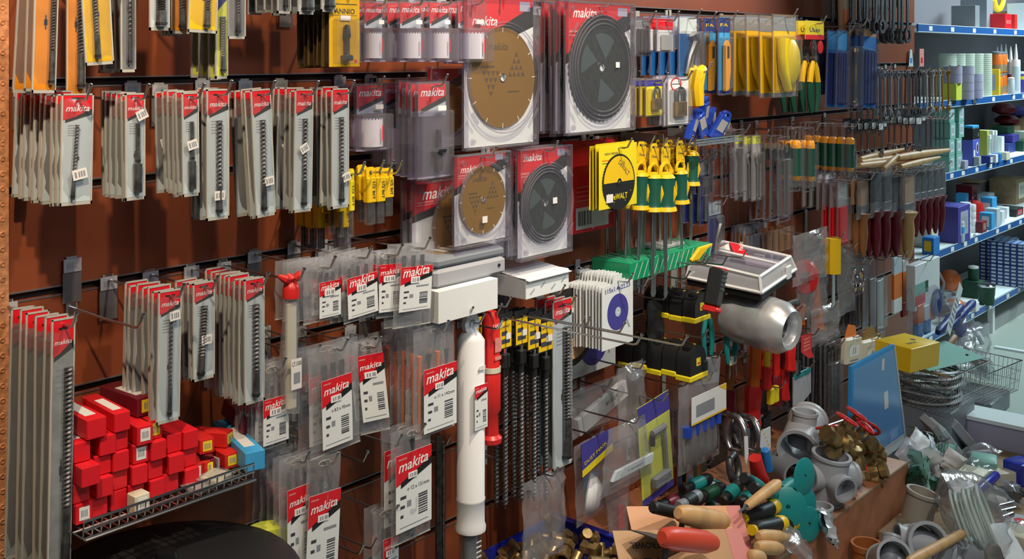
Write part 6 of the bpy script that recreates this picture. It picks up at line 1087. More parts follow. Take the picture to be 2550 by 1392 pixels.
# ------------------------------------------------------------------ fittings and tools heaped on the ledge
def put1(name, cat, parts, loc, label, grp=None, rot=(0, 0, 0), sc=1): return put((name, cat, parts), loc, label, grp, rot, sc)
def aim(loc_a, loc_b):      # euler that turns +x from a to b
    d = Vector(loc_b) - Vector(loc_a); return d.to_track_quat('X', 'Z').to_euler()
def ring_tube(m, R, L, mt, wall=.12, a=0, rim=True, inner=None):
    pr = [(R, a), (R, L * .86), (R * 1.08, L * .88), (R * 1.08, L), (R * (1 - wall), L), (R * (1 - wall), a)] if rim else [(R, a), (R, L), (R * (1 - wall), L), (R * (1 - wall), a)]
    m.lathe(pr, 26, mt, 'z', True)
def fitting(R, arms, mt='pvc', solid=True):
    m = mb()
    for (rx, ry, rz, L, k) in arms:
        m.M = Matrix.Rotation(rz, 4, 'Z') @ Matrix.Rotation(ry, 4, 'Y') @ Matrix.Rotation(rx, 4, 'X'); ring_tube(m, R * k, L, mt, .1, 0)
    m.at(); m.lathe([(0, -R * .95), (R * .7, -R * .7), (R * .97, 0), (R * .7, R * .55)] if 0 else [(0, -R * .5), (R * .8, -R * .35), (R * .86, 0), (R * .8, R * .3), (0, R * .4)], 20, 'pvc_dark'); return m.mesh('pipe_fitting')
H2 = pi / 2
cross = fitting(.062, [(0, 0, 0, .09, 1.15), (0, H2, 0, .12, .8), (0, H2, -H2, .11, .75), (0, H2, pi, .09, .8), (pi, 0, 0, .10, 1.0)])
tee = fitting(.058, [(0, H2, 0, .14, 1.1), (0, H2, pi, .10, 1.1), (0, H2, -H2, .10, .75), (0, .15, 0, .09, .7)])
def onz(px, py, z): return WZ(px, py, z)
LT = LZ + .0005
P0 = WZ(2090, 1275, LT); put1('pipe_fitting', 'pipe fitting', cross, (P0.x + .03, P0.y + .05, LT + .09), 'grey plastic cross fitting with three open mouths at ledge edge', 'grey plastic pipe fittings', (.12, .1, -.5), .82)
P1 = WZ(1992, 1165, LT); put1('pipe_fitting', 'pipe fitting', tee, W(1998, 1090, .40), 'large grey tee under the packed files', 'grey plastic pipe fittings', (.1, -.1, .3), 1.0)
m = mb(); ring_tube(m, .045, .17, 'pvc_dark', .1); P = WZ(1965, 1215, LT); put1('pipe_fitting', 'pipe fitting', m.mesh('pipe_fitting'), (P.x + .02, P.y + .06, LT + .06), 'dark-mouthed grey pipe stub between the tees', 'grey plastic pipe fittings', (0, -1.45, .9))
m = mb(); ring_tube(m, .04, .06, 'pvc', .12); P = WZ(2035, 1180, LT); put1('pipe_fitting', 'pipe fitting', m.mesh('pipe_fitting'), (P.x, P.y + .05, LT + .055), 'short grey collar leaning behind the cross fitting', 'grey plastic pipe fittings', (.9, .5, .2))
for i, (px, py) in enumerate(((2128, 1190), (2068, 1190), (2045, 1300))): m = mb(); ring_tube(m, .035, .05, 'pvc', .15); P = WZ(px, py, LT); put1('pipe_fitting', 'pipe fitting', m.mesh('pipe_fitting'), (P.x, P.y, LT + .0), 'small grey pipe collar, %s' % ('standing near the red clips', 'inside the mouth of the fittings', 'at the lip of the ledge')[i], 'grey plastic pipe fittings', (0, 0, 0))
# valves
def valve():
    m = mb(); m.at((0, 0, 0), (0, H2, 0)); m.lathe([(.012, -.035), (.019, -.034), (.019, -.02), (.013, -.016), (.02, 0), (.013, .016), (.019, .02), (.019, .034), (.012, .035)], 8, 'brass'); m.at(); m.lathe([(.012, 0), (.012, .022), (.007, .026), (.005, .045)], 10, 'brass')
    k = mb(); k.at((0, 0, .047)); k.lathe([(.024, -.003), (.027, 0), (.024, .003), (.019, .002), (.019, -.002)], 18, 'red_plastic', 'z', True); k.box(-.02, -.003, -.0015, .02, .003, .0015, 'red_plastic'); k.box(-.003, -.02, -.0015, .003, .02, .0015, 'red_plastic')
    return ('gate_valve', 'valve', [('body', m.mesh('body'), []), ('handwheel', k.mesh('handwheel'), [])])
def bvalve():
    m = mb(); m.lathe([(.014, -.05), (.022, -.048), (.022, -.03), (.016, -.026), (.024, 0), (.016, .026), (.022, .03), (.022, .048), (.014, .05)], 8, 'brass'); m.tube([(0, 0, 0), (.035, 0, .004)], .009, 8, 'brass'); k = mb(); k.box(.034, -.006, -.04, .040, .006, .01, 'red_plastic', .001); k.box(.0335, -.007, -.042, .0415, .007, -.02, 'red_card', .001)
    return ('ball_valve', 'valve', [('body', m.mesh('body'), []), ('lever', k.mesh('lever'), [])])
gv, bv = valve(), bvalve()
for i, (px, py, up, rot, nm) in enumerate(((2105, 1075, .12, (.5, .3, .2), 'topmost, wheel turned up'), (2120, 1100, .10, (.6, -.2, .8), 'just under the topmost wheel'), (2082, 1092, .09, (.2, .5, -.4), 'nearest the big grey tee'), (2072, 1120, .06, (-.2, .3, .5), 'low beside the grey tee'), (2148, 1110, .06, (.8, .4, 1.2), 'against the blue folder'))):
    p = W(px, py, .53 + .015 * (i % 3)); put1(*gv, p, 'brass gate valve with red handwheel, ' + nm, 'brass gate valves on the ledge', rot, 1.5)
for i, (px, py, rot, nm) in enumerate(((2160, 1120, (.6, .5, .3), 'leaning on the blue folder'), (2178, 1190, (.2, .1, .5), 'standing at ledge edge'), (2135, 1130, (-.4, .3, 0), 'among the gate valves'), (2110, 1125, (.3, -.4, .7), 'behind the red clips'), (2165, 1160, (1.2, .3, .2), 'lying flat near the edge'), (2185, 1150, (.5, .8, .9), 'closest to the folder foot'), (2092, 1135, (0, .6, .2), 'behind the cross fitting'))):
    p = W(px, py + 18, .55 + .012 * (i % 3)); put1(*bv, p, 'dull brass valve body ' + nm, 'brass ball valves on the ledge', rot, 1.25)
for i, px in enumerate((2098, 2114)):
    m = mb(); m.box(-.011, -.008, -.06, .011, .008, 0, 'red_plastic', .003); k = mb(); k.box(-.007, -.0095, -.04, .007, -.0078, -.015, 'cream'); p = W(px, 1122, .5); put1('red_clip', 'clip', [('clip', m.mesh('clip'), []), ('sticker', k.mesh('sticker'), [])], p, 'red plastic clip with cream sticker, ' + ('beside the cross fitting' if i == 0 else 'next to its twin before the valves'), 'red clips', (.1, .05, 0), 1.2)
m = mb(); m.box(-.03, -.015, 0, .03, .015, .012, 'yellow', .002); p = W(2138, 1158, .48); put1('yellow_tag', 'tag', m.mesh('yellow_tag'), p, 'small yellow tag wedged among the brass valves', None, (.2, .3, -.4))
# blue folder panel
FO = .52; a = W(2113, 1130, FO); w = W(2250, 1142, FO).x - W(2113, 1130, FO).x; h = W(2180, 885, FO).z - LT
mat('folder_blue', (.02, .26, .62), .4); m = mb(); m.prism([(-w / 2, 0), (w / 2, 0), (w * .33, h), (-w * .42, h)], -.006, .006, 'folder_blue'); m.prism([(w / 2, 0), (w / 2 + .012, 0), (w * .33 + .012, h), (w * .33, h)], -.008, .012, 'pvc'); m.rect(-w * .5, .0, w * .5, h * .1, -.0065, 'pale_card')
k = mb(); k.at((w * .16, -.0072, h * .55)); k.box(-.018, 0, -.04, .018, .0006, .02, 'white_card'); k.at((w * .12, -.0072, h * .87), (0, .2, 0)); k.box(-.01, 0, -.02, .012, .0006, .02, 'sticker'); f = mb(); f.add([(-w * .49, -.012, .03), (w * .49, -.012, .03), (w * .34, -.011, h * .97), (-w * .41, -.011, h * .97)], [(0, 1, 2, 3)], 'film')
put1('blue_folder', 'folder', [('board', m.mesh('board'), []), ('label', k.mesh('label'), []), ('clear_cover', f.mesh('clear_cover'), [])], (a.x + w / 2, YW - FO, LT), 'tall blue folder board with two stickers standing on the ledge', None, (-.03, 0, 0))
# shackles, tag, red and blue grips
def shack(r, t, mt='dark_steel'):
    m = mb(); P = arc(0, 0, r, -.9, pi + .9, 18); m.tube([(x, y, z * 1.25) for x, y, z in P], t, 10, mt); m.tube([(P[0][0] - .0, 0, P[0][2] * 1.25), (P[-1][0], 0, P[-1][2] * 1.25)], t * .9, 10, mt); return m.mesh('shackle_ring')
for i, (px, py, r, t, rot, off, mt, nm) in enumerate(((1815, 1075, .045, .011, (0, 0, 1.0), .22, 'dark_steel', 'darkest, nearest the chisel bag'), (1832, 1085, .05, .011, (0, .1, 1.2), .3, 'steel', 'bright curved one'), (1853, 1080, .045, .010, (.1, 0, 1.2), .3, 'dark_steel', 'behind the paper tag'), (1872, 1085, .045, .010, (0, .1, 1.1), .34, 'steel', 'holding the paper tag'), (1828, 1165, .035, .012, (.2, 3.1, .2), .36, 'dark_steel', 'hanging lowest, eye down'))):
    p = W(px, py, off); put1('steel_shackle', 'shackle', shack(r, t, mt), p, 'thick steel shackle, ' + nm, 'steel shackles', rot)
hook(W(1845, 1060, .3).x, W(1845, 1042, .3).z, .36, 'the thick steel shackles', grp=None, ticket=False)
m = mb(); m.prism([(-.05, .03), (.02, .045), (.06, -.02), (.05, -.06), (-.03, -.02)], -.001, .001, 'white_card')
for i in range(6): m.at((-.04 + i * .018, -.0015, .034 - i * .011)); m.box(-.004, 0, -.003, .004, .0004, .003, 'yellow')
p = W(1905, 1098, .42); put1('paper_tag', 'tag', m.mesh('paper_tag'), p, 'white paper tag with yellow-dotted edge tied to the shackles', None, (.1, .3, .1)); m = mb(); m.prism([(-.012, .05), (.01, .045), (.014, -.01), (0, -.05), (-.008, -.02)], -.001, .001, 'white_card'); p = W(1858, 1125, .42); put1('paper_tag', 'tag', m.mesh('paper_tag'), p, 'folded white tag hanging between two shackles')
def bar(px0, py0, px1, py1, off, r, mt, name, cat, label, grp=None, prof=None, extra=None, off2=None, n=12):
    a = W(px0, py0, off); b = W(px1, py1, off if off2 is None else off2); L = (b - a).length; m = mb()
    prof = prof or [(.7, 0), (1, .04), (1, .5), (1, .96), (.7, 1)]; m.lathe([(r * k, L * t) for k, t in prof], n, mt, 'x'); tr = [('handle', m.mesh('handle'), [])]
    for pn, pr, mt2 in (extra or []): k = mb(); k.lathe([(r * a_, L * t) for a_, t in pr], n, mt2, 'x'); tr.append((pn, k.mesh(pn), []))
    return put1(name, cat, tr if extra else tr[0][1], a, label, grp, aim(a, b))
bar(1905, 1118, 1914, 1172, .44, .014, 'blue', 'blue_grip', 'tool', 'bright blue tool grip under the paper tag')
m = mb(); m.tube([(0, 0, 0), (.02, 0, -.05), (.07, 0, -.10)], [.02, .024, .016], 10, 'red_plastic'); p = W(1880, 1140, .46); put1('red_grip', 'tool', m.mesh('red_grip'), p, 'bent bright red tool grip beside the blue grip')
GH = [(.8, 0), (1, .06), (.8, .25), (1.05, .6), (1, .9), (.7, 1)]
for i, (x0, y0, x1, y1, off, nm) in enumerate(((1852, 1190, 1905, 1222, .5, 'nearest the shackle eye'), (1925, 1238, 1990, 1190, .52, 'under the standing teal disc'), (1875, 1215, 1942, 1236, .56, 'low among the dark handles'))):
    bar(x0, y0, x1, y1, off, .019, 'black', 'soft_grip_driver', 'screwdriver', 'black and teal driver handle ' + nm, 'black and teal driver handles', GH, [('teal_inlay', [(1.04, .3), (1.12, .5), (1.04, .7)], 'teal')])
# teal discs
def tdisc(R): m = mb(); m.lathe([(R * .12, -.004), (R * .9, -.004), (R, 0), (R * .9, .004), (R * .12, .004)], 36, 'teal', 'z', True); return m.mesh('teal_disc')
td = tdisc(.055)
for i, (px, py, off, rot, nm, s) in enumerate(((2003, 1186, .62, (1.45, 0, -.15), 'standing upright before the tees', .95), (1962, 1262, .6, (1.35, 0, -.85), 'leaning, lower left one', 1.0), (1992, 1250, .55, (1.3, 0, -.6), 'behind the leaning one', 1.0), (2014, 1305, .6, (1.4, 0, -.3), 'lowest at the ledge lip', .9), (1935, 1275, .5, (1.3, 0, -.7), 'half buried under handles', .8))):
    p = W(px, py, off); put1('teal_disc', 'disc', td, p, 'round teal plastic disc, ' + nm.replace('left ', ''), 'teal plastic discs', rot, s)
for i, (px, py, c, r, nm) in enumerate(((1790, 1265, 'teal', .02, 'teal cap'), (1815, 1275, 'dark_green', .03, 'dark green knob'), (1775, 1250, 'dark_green', .022, 'small green knob'), (1850, 1285, 'yellow', .018, 'yellow cap'), (1830, 1235, 'black', .035, 'black ribbed knob'), (1795, 1215, 'navy', .03, 'dark navy knob'), (1870, 1255, 'black', .03, 'black round knob'), (1760, 1205, 'grey_plastic', .03, 'grey dim knob'))):
    m = mb(); m.lathe([(r * .7, 0), (r, r * .2), (r, r * 1.2), (r * .6, r * 1.6), (0, r * 1.7)], 16, c); P = WZ(px, py + 28, LT); P.y = min(P.y, YW - .06); put1('plastic_knob', 'knob', m.mesh('plastic_knob'), (P.x, P.y, LT), nm + ' among the dark clutter behind the trowels', 'plastic knobs on the ledge', (.3 * (i % 2), .2, i))
# trowels on printed cards, resting on the ledge front
def trowelcard(w, d, c, words, red=False):
    m = mb(); m.box(-w / 2, -d / 2, 0, w / 2, d / 2, .003, c); f = .0034
    m.M = Matrix.Rotation(pi, 4, 'Z') @ Matrix.Rotation(-H2, 4, 'X')
    y = -f
    for t, x, z, s in words: m.text(t, x, z, y, s, 'ink', width=s * len(t) * .62)
    m.at(); m.box(w * .38, -d / 2 - .0005, .001, w / 2 + .0008, d / 2, .0037, 'pink_card'); return m.mesh('printed_card')
p1 = W(1720, 1330, .52); p2 = W(1705, 1395, .60); p3 = W(1600, 1290, .45)
put1('trowel_card', 'card', trowelcard(.34, .15, 'peach', [('11 x 5', -.12, -.03, .025)]), p1, 'peach trowel card printed with 11 x 5 size', None, (.75, .12, -.55))
put1('trowel_card', 'card', trowelcard(.36, .15, 'tan', [('TROWEL', .1, -.045, .022), ('TECH', .12, -.005, .05), ('PROTECT', -.03, .045, .045)]), p2, 'tan trowel card with bold upside-down lettering in front', None, (.75, .12, -.55))
def bar3(a, b, r, mt, name, cat, label, grp=None, prof=None, extra=None):
    a, b = Vector(a), Vector(b); L = (b - a).length; m = mb(); prof = prof or [(.7, 0), (1, .04), (1, .5), (1, .96), (.7, 1)]; m.lathe([(r * k, L * t) for k, t in prof], 16, mt, 'x'); tr = [('handle', m.mesh('handle'), [])]
    for pn, pr, mt2 in (extra or []): k = mb(); k.lathe([(r * a_, L * t) for a_, t in pr], 16, mt2, 'x'); tr.append((pn, k.mesh(pn), []))
    return tr, a, aim(a, b), L
HP = [(.5, 0), (.8, .05), (1, .2), (1.02, .5), (.98, .8), (.7, .97), (.3, 1)]
def trowel(x0, y0, x1, y1, off, r, col, nm, blade='black', teeth=False, off2=None):
    a = W(x0, y0, off); b = W(x1, y1, off if off2 is None else off2); tr, a, e, L = bar3(a, b, r, col, '', '', '', None, HP)
    k = mb(); k.tube([(L * .1, 0, -r * .3), (L * .12, 0, -r * 1.8), (L * .3, 0, -r * 2.2)], r * .3, 8, 'black'); bl = mb(); bl.box(-L * .55, -.05, -r * 2.4, L * 1.0, .03, -r * 2.3, blade)
    if teeth: bl.prism([(-L * .5 + i * .006 + j * .003, -r * 2.3 + (.012 if j else .004)) for i in range(12) for j in (0, 1)] + [(-L * .5 + .07, -r * 2.4 - .01), (-L * .5, -r * 2.4 - .01)], -.052, -.05, 'black')
    put1('trowel', 'trowel', [('handle', tr[0][1], []), ('shank', k.mesh('shank'), []), ('blade', bl.mesh('blade'), [])], a, nm, None, e)
trowel(1688, 1278, 1818, 1302, .55, .026, 'wood', 'trowel with fat pale wooden handle on the peach card', 'dark_steel', True)
trowel(1648, 1338, 1780, 1352, .66, .027, 'coral', 'trowel with coral red handle on the tan card', 'steel') if 'coral' in MATS else (mat('coral', (.72, .07, .03), .4), trowel(1648, 1338, 1780, 1352, .66, .027, 'coral', 'trowel with coral red handle on the tan card', 'steel'))
m = mb(); m.box(-.002, -.04, -.02, .002, .04, .02, 'black'); 
bar(1625, 1262, 1690, 1278, .5, .016, 'black', 'notched_blade', 'blade', 'black notched blade root before the wooden trowel handle')
bar(1858, 1262, 1940, 1202, .6, .017, 'wood', 'file', 'file', 'slanting wooden-handled file with bright tang', None, [(.5, 0), (.75, .05), (.85, .3), (1, .7), (1, .9), (.6, 1)], [('tang', [(.2, -.2), (.25, -.02), (.5, 0)], 'chrome')])
for i, (x0, y0, x1, y1, off, nm) in enumerate(((1858, 1290, 1932, 1260, .58, 'upper, behind the file'), (1880, 1318, 1950, 1302, .64, 'front one of the pair'), (1905, 1320, 1976, 1302, .6, 'rear one of the pair'))):
    bar(x0, y0, x1, y1, off, .02, 'black', 'chisel', 'chisel', 'black chisel handle with yellow cap, ' + nm, 'yellow-capped chisels', [(.6, 0), (1, .1), (.9, .5), (1, .82)], [('cap', [(1.02, .8), (1.12, .88), (1.0, 1.0), (.5, 1.06), (0, 1.08)], 'yellow'), ('collar', [(.7, -.12), (.6, -.02)], 'yellow')])
for i, (x0, y0, x1, y1, off, nm) in enumerate(((1888, 1335, 1952, 1338, .66, 'upper'), (1915, 1342, 1978, 1345, .62, 'farther'), (1885, 1362, 1945, 1366, .68, 'middle'), (1868, 1385, 1900, 1390, .7, 'lowest'))):
    bar(x0, y0, x1, y1, off, .018, 'wood', 'turned_dowel', 'handle', nm + ' turned wooden handle beside the pink-edged trowel cards', 'turned wooden handles', HP)
m = mb(); pillow(m, .12, .14, .04, 'bag_film', seed=61, crumple=.012, z1=.07); p = W(1975, 1345, .66); put1('clear_bag', 'bag', m.mesh('clear_bag'), p, 'torn clear bag around the turned wooden handles', None, (-.8, .3, .4))
m = mb(); pillow(m, .09, .11, .03, 'foil_bag', seed=63, crumple=.014, z1=.05) if 'foil_bag' in MATS else (mat('foil_bag', (.8, .82, .85), .25, .6), pillow(m, .09, .11, .03, 'foil_bag', seed=63, crumple=.014, z1=.05)); p = W(2060, 1308, .63); put1('shiny_sachet', 'bag', m.mesh('shiny_sachet'), p, 'shiny crumpled sachet hanging over the ledge edge', None, (-.5, .6, .2))
# blue tray of brass fittings
a = WZ(1458, 1312, LT + .07); tx1 = a.x; ty1 = YW - .03; tx0 = tx1 - .42; ty0 = ly + .01
m = mb(); m.box(tx0, ty0, LT, tx1, ty1, LT + .004, 'tray_blue') if 'tray_blue' in MATS else (mat('tray_blue', (.02, .03, .38), .3), m.box(tx0, ty0, LT, tx1, ty1, LT + .004, 'tray_blue'))
for (x0, y0, x1, y1) in ((tx0, ty0, tx0 + .006, ty1), (tx1 - .006, ty0, tx1, ty1), (tx0, ty0, tx1, ty0 + .006), (tx0, ty1 - .006, tx1, ty1)): m.box(x0, y0, LT, x1, y1, LT + .07, 'tray_blue')
for (x0, y0, x1, y1) in ((tx0 - .008, ty0 - .008, tx0 + .008, ty1), (tx1 - .008, ty0, tx1 + .014, ty1), (tx0, ty0 - .008, tx1, ty0 + .008)): m.box(x0, y0, LT + .066, x1, y1, LT + .074, 'tray_blue', .002)
put1('blue_tray', 'tray', m.mesh('blue_tray'), (0, 0, 0), 'bright blue plastic tray full of brass fittings')
def brassf(k):
    m = mb()
    if k == 0: m.lathe([(.012, -.02), (.02, -.02), (.02, -.006), (.015, -.004), (.015, .01), (.018, .012), (.018, .024), (.012, .024), (.012, -.02)], 6, 'brass')
    elif k == 1: m.tube([(0, 0, -.02), (0, 0, 0), (.006, 0, .012), (.026, 0, .016)], [.013, .014, .015, .013], 10, 'brass'); m.tube([(0, 0, -.024), (0, 0, -.014)], .018, 6, 'brass')
    else: m.tube([(-.024, 0, 0), (.024, 0, 0)], .012, 10, 'brass'); m.tube([(0, 0, 0), (0, 0, .026)], .012, 10, 'brass'); m.tube([(0, 0, .018), (0, 0, .03)], .017, 6, 'brass')
    return m.mesh('brass_fitting')
bf = [brassf(k) for k in range(3)]; i = 0; KN = ['hexagonal nut', 'bent elbow', 'tee']
PL = ['against the tray back', 'in the tray\'s back row', 'in the tray middle', 'near the tray front']
for r in range(7):
    for c in range(8):
        x = tx0 + .035 + c * .049 + rnd.uniform(-.008, .008); y = ty1 - .04 - r * .06 + rnd.uniform(-.01, .01)
        if y < ty0 + .03: continue
        k = (r + c * 2) % 3; put1('brass_fitting', 'fitting', bf[k], (x, y, LT + .03 + (.028 if (r + c) % 2 else 0) + rnd.uniform(0, .01)), 'loose brass %s %s of the blue tray' % (KN[k], PL[min(3, r // 2)].replace(' of the tray', '')) if 0 else 'loose brass %s lying in the heap %s' % (KN[k], PL[min(3, r // 2)]), 'loose brass %ss %s' % (KN[k], PL[min(3, r // 2)]), (rnd.uniform(0, 6), rnd.uniform(0, 6), rnd.uniform(0, 6)), 1.15)
m = mb(); m.lathe([(.02, -.014), (.045, -.016), (.05, -.012), (.05, .012), (.045, .016), (.02, .014)], 28, 'white_plastic', 'y'); k = mb(); k.lathe([(.0, -.02), (.03, -.019), (.034, -.016)], 20, 'black', 'y')
p = W(1262, 1385, .3); put1('caster_wheel', 'wheel', [('tyre', m.mesh('tyre'), []), ('hub', k.mesh('hub'), [])], (p.x, p.y, LT + .055), 'white-rimmed caster wheel with black hub at the bottom edge', None, (0, 0, .4))
m = mb(); m.lathe([(.045, 0), (.05, .03), (.03, .05), (.012, .055)], 20, 'mint'); p = W(1338, 1375, .3); put1('green_dome', 'cap', m.mesh('green_cap'), (p.x, p.y, LT + .06), 'pale green plastic cap on the brass heap near the auger bits', None, (.4, .2, 0))
# ------------------------------------------------------------------ heaps right of the ledge
def cbox(px, py, off, w, d, h, col, label, name='carton', cat='box', rot=(0, 0, 0), grp=None, **k): p = W(px, py, off); return put((name, cat, carton(w, d, h, col, name=name, **k)[2]), p, label, grp, rot)
def basket(w, d, h, pit=.02):
    m = mb(); n = int(w / pit); q = int(d / pit)
    for i in range(n + 1): x = -w / 2 + w * i / n; m.tube([(x * 1.08, -d / 2 * 1.08, h), (x, -d / 2, 0), (x, d / 2, 0), (x * 1.08, d / 2 * 1.08, h)], .0012, 4, 'steel')
    for i in range(q + 1): y = -d / 2 + d * i / q; m.tube([(-w / 2 * 1.08, y * 1.08, h), (-w / 2, y, 0), (w / 2, y, 0), (w / 2 * 1.08, y * 1.08, h)], .0012, 4, 'steel')
    for t in (.33, .66): k = 1 + .08 * t; m.tube([(-w / 2 * k, -d / 2 * k, h * t), (w / 2 * k, -d / 2 * k, h * t), (w / 2 * k, d / 2 * k, h * t), (-w / 2 * k, d / 2 * k, h * t), (-w / 2 * k, -d / 2 * k, h * t)], .0015, 4, 'steel')
    r = mb(); k = 1.09; r.tube([(-w / 2 * k, -d / 2 * k, h), (w / 2 * k, -d / 2 * k, h), (w / 2 * k, d / 2 * k, h), (-w / 2 * k, d / 2 * k, h), (-w / 2 * k, -d / 2 * k, h)], .0035, 6, 'chrome'); return ('wire_basket', 'basket', [('wire_mesh', m.mesh('wire_mesh'), []), ('rim', r.mesh('rim'), [])])
bA = W(2312, 1060, .42); bA.z = W(2262, 905, .42).z - .165; put1(*basket(.30, .32, .15), (bA.x, YW - .42, bA.z - .02), 'wire basket of grey coils beyond the blue folder', 'wire baskets', (0, 0, -.1))
bB = W(2415, 955, .33); put1(*basket(.34, .30, .14), (bB.x, YW - .33, bB.z - .03), 'wire basket under the heap of clear bags', 'wire baskets', (0, 0, -.15))
bC = WZ(2345, 1235, .10); bC.x = max(bC.x, lx1 + .23); bC.y = ly + .09; put1(*basket(.36, .34, .16), (bC.x, bC.y + .12, .06), 'low wire basket with green and white scraps beside the ledge', 'wire baskets', (0, 0, -.2))
for nm, b, z in (('grey coils', bA, bA.z - .02), ('clear bags', bB, bB.z - .03)):
    y = YW - (.42 if nm == 'grey coils' else .33); m = mb(); m.box(-.14, -.14, 0, .14, .14, z - .004, 'pvc_dark', .004); put1('display_plinth', 'plinth', m.mesh('display_plinth'), (b.x, y, 0), 'dark grey plinth under the wire basket of ' + nm, 'basket plinths')
m = mb(); m.box(-.17, -.16, 0, .17, .16, .055, 'pvc_dark', .004); put1('display_plinth', 'plinth', m.mesh('display_plinth'), (bC.x, bC.y + .12, 0), 'low plinth under the basket of scraps', 'basket plinths')
for i in range(6):
    m = mb(); R = .125 - .006 * (i % 3); m.lathe([(R, -.006), (R + .008, 0), (R, .006), (R - .008, 0)], 36, 'pvc' if i % 2 else 'mid_grey', 'z', True); put1('flex_coil', 'coil', m.mesh('flex_coil'), (bA.x + .008 * (i % 2), YW - .42, bA.z - .008 + .023 * i), 'grey flexible hose coil, %s in the wire basket' % ('bottom', 'second', 'third', 'fourth', 'fifth', 'top')[i], 'hose coils', (.05 * (i % 2), .06 * (i % 3 - 1), 0))
m = mb(); m.box(-.17, -.1, 0, .17, .1, .002, 'mint'); k = mb(); k.at((.12, -.05, .002)); k.lathe([(.006, 0), (.006, .004), (0, .005)], 10, 'black'); put1('green_sheet', 'sheet', [('sheet', m.mesh('sheet'), []), ('rivet', k.mesh('rivet'), [])], (bA.x + .05, YW - .44, bA.z + .142), 'pale green stiff sheet lying across the coils', None, (.12, -.02, -.35))
put1('yellow_carton', 'box', ('', '', 0)[2], (0, 0, 0), '') if 0 else None
cbox(2258, 903, .42, .195, .14, .085, 'yellow', 'plain yellow carton with dark print lying on the green sheet', 'yellow_carton', txt=None) if 0 else None
for o in list(COL.objects):
    if o.name.startswith('yellow_carton') and o.get('label', '').startswith('plain yellow'): o.location = (W(2257, 900, .42).x, YW - .42, bA.z + .166); YC = o; o['label'] = 'plain yellow carton with black print lying on the green sheet'; o.rotation_euler = (.04, .05, -.15)
cbox(2352, 880, .40, .16, .02, .05, 'dark_wood', 'brown and orange packet leaning beside the yellow carton', 'brown_packet', 'packet', (.5, -.5, -.2), end='orange')
# clear bags and blister cards heaped over basket B
for i, (px, py, w, h, off, sd, nm) in enumerate(((2390, 815, .22, .16, .36, 71, 'largest'), (2440, 840, .20, .15, .32, 72, 'farthest'), (2365, 790, .18, .14, .30, 73, 'highest'), (2420, 890, .2, .12, .42, 74, 'lowest front'), (2445, 915, .14, .12, .33, 75, 'far corner'), (2345, 760, .16, .16, .22, 76, 'shelf-side'))):
    m = mb(); pillow(m, w, h, .07, 'bag_film', z1=h / 2, seed=sd, crumple=.018); k = mb(); k.box(-w * .2, -.01, -h * .2, w * .22, .01, h * .15, ('navy', 'white_card', 'pale_card', 'cardboard', 'mint', 'pvc')[i], .004)
    p = W(px, py, off); put1('bagged_part', 'bag', [('plastic_bag', m.mesh('plastic_bag'), []), ('contents', k.mesh('contents'), [])], p, nm + ' clear bag heaped over the far wire basket', 'clear bags over the far basket', (-.5, .3 * (i % 3 - 1), .3 * i))
m = mb(); m.prism([(-.028, -.12), (.028, -.12), (.028, .12), (-.028, .12)], 0, .002, 'white_card')
for q in range(6): m.rect(-.02, -.09 + q * .025, .02, -.08 + q * .025, -.0005, 'grey_ink')
p = W(2378, 768, .42); put1('white_blister_card', 'card', m.mesh('white_blister_card'), p, 'white printed card slanting over the black and blue grips', None, (0, .75, 0))
for i, (x0, y0, x1, y1, nm) in enumerate(((2335, 828, 2395, 762, 'front'), (2365, 815, 2425, 752, 'rear'))): bar(x0, y0, x1, y1, .36, .02, 'navy', 'trigger_grip', 'tool', nm + ' dark navy grip under the slanting white card', 'navy grips', [(.6, 0), (1, .1), (.8, .3), (1, .5), (.8, .7), (1, .9), (.6, 1)])
bar(2345, 945, 2395, 955, .5, .022, 'mid_grey', 'pipe_end', 'pipe', 'grey pipe with black open end sticking from the basket', None, None, [('open_end', [(.8, .99), (.8, 1.01)], 'black')])
# grey plates and white boxes over basket C
for i, (px, py, w, d, h, rot, c, nm) in enumerate(((2385, 1075, .20, .10, .035, (.3, .75, -.3), 'pvc', 'uppermost grey'), (2360, 1100, .22, .09, .03, (.35, .8, -.3), 'pale_card', 'middle pale'), (2335, 1085, .18, .08, .03, (.35, .85, -.3), 'mid_grey', 'darker lower'), (2430, 1085, .20, .11, .035, (.25, .7, -.3), 'pvc', 'far clear-topped'))):
    p = W(px, py, .55); m = mb(); m.box(-w / 2, -d / 2, -h / 2, w / 2, d / 2, h / 2, c, .002); k = mb()
    for q in (-.3, .3): k.at((w * q, -d * .2, h / 2)); k.lathe([(.005, 0), (0, .0006)], 10, 'black')
    put1('junction_box', 'box', [('shell', m.mesh('shell'), []), ('screw_holes', k.mesh('screw_holes'), [])], p, nm + ' electrical box sliding down over the low basket', 'electrical boxes over the low basket', rot)
SCR = [(2290, 1105, 'white_card'), (2320, 1115, 'pale_card'), (2280, 1150, 'mint'), (2310, 1140, 'white_card'), (2340, 1150, 'pale_card'), (2355, 1130, 'mint'), (2270, 1185, 'dark_green'), (2300, 1175, 'mint'), (2330, 1180, 'white_card'), (2285, 1210, 'mint'), (2310, 1210, 'dark_green'), (2372, 1150, 'sticker'), (2265, 1130, 'pvc')]
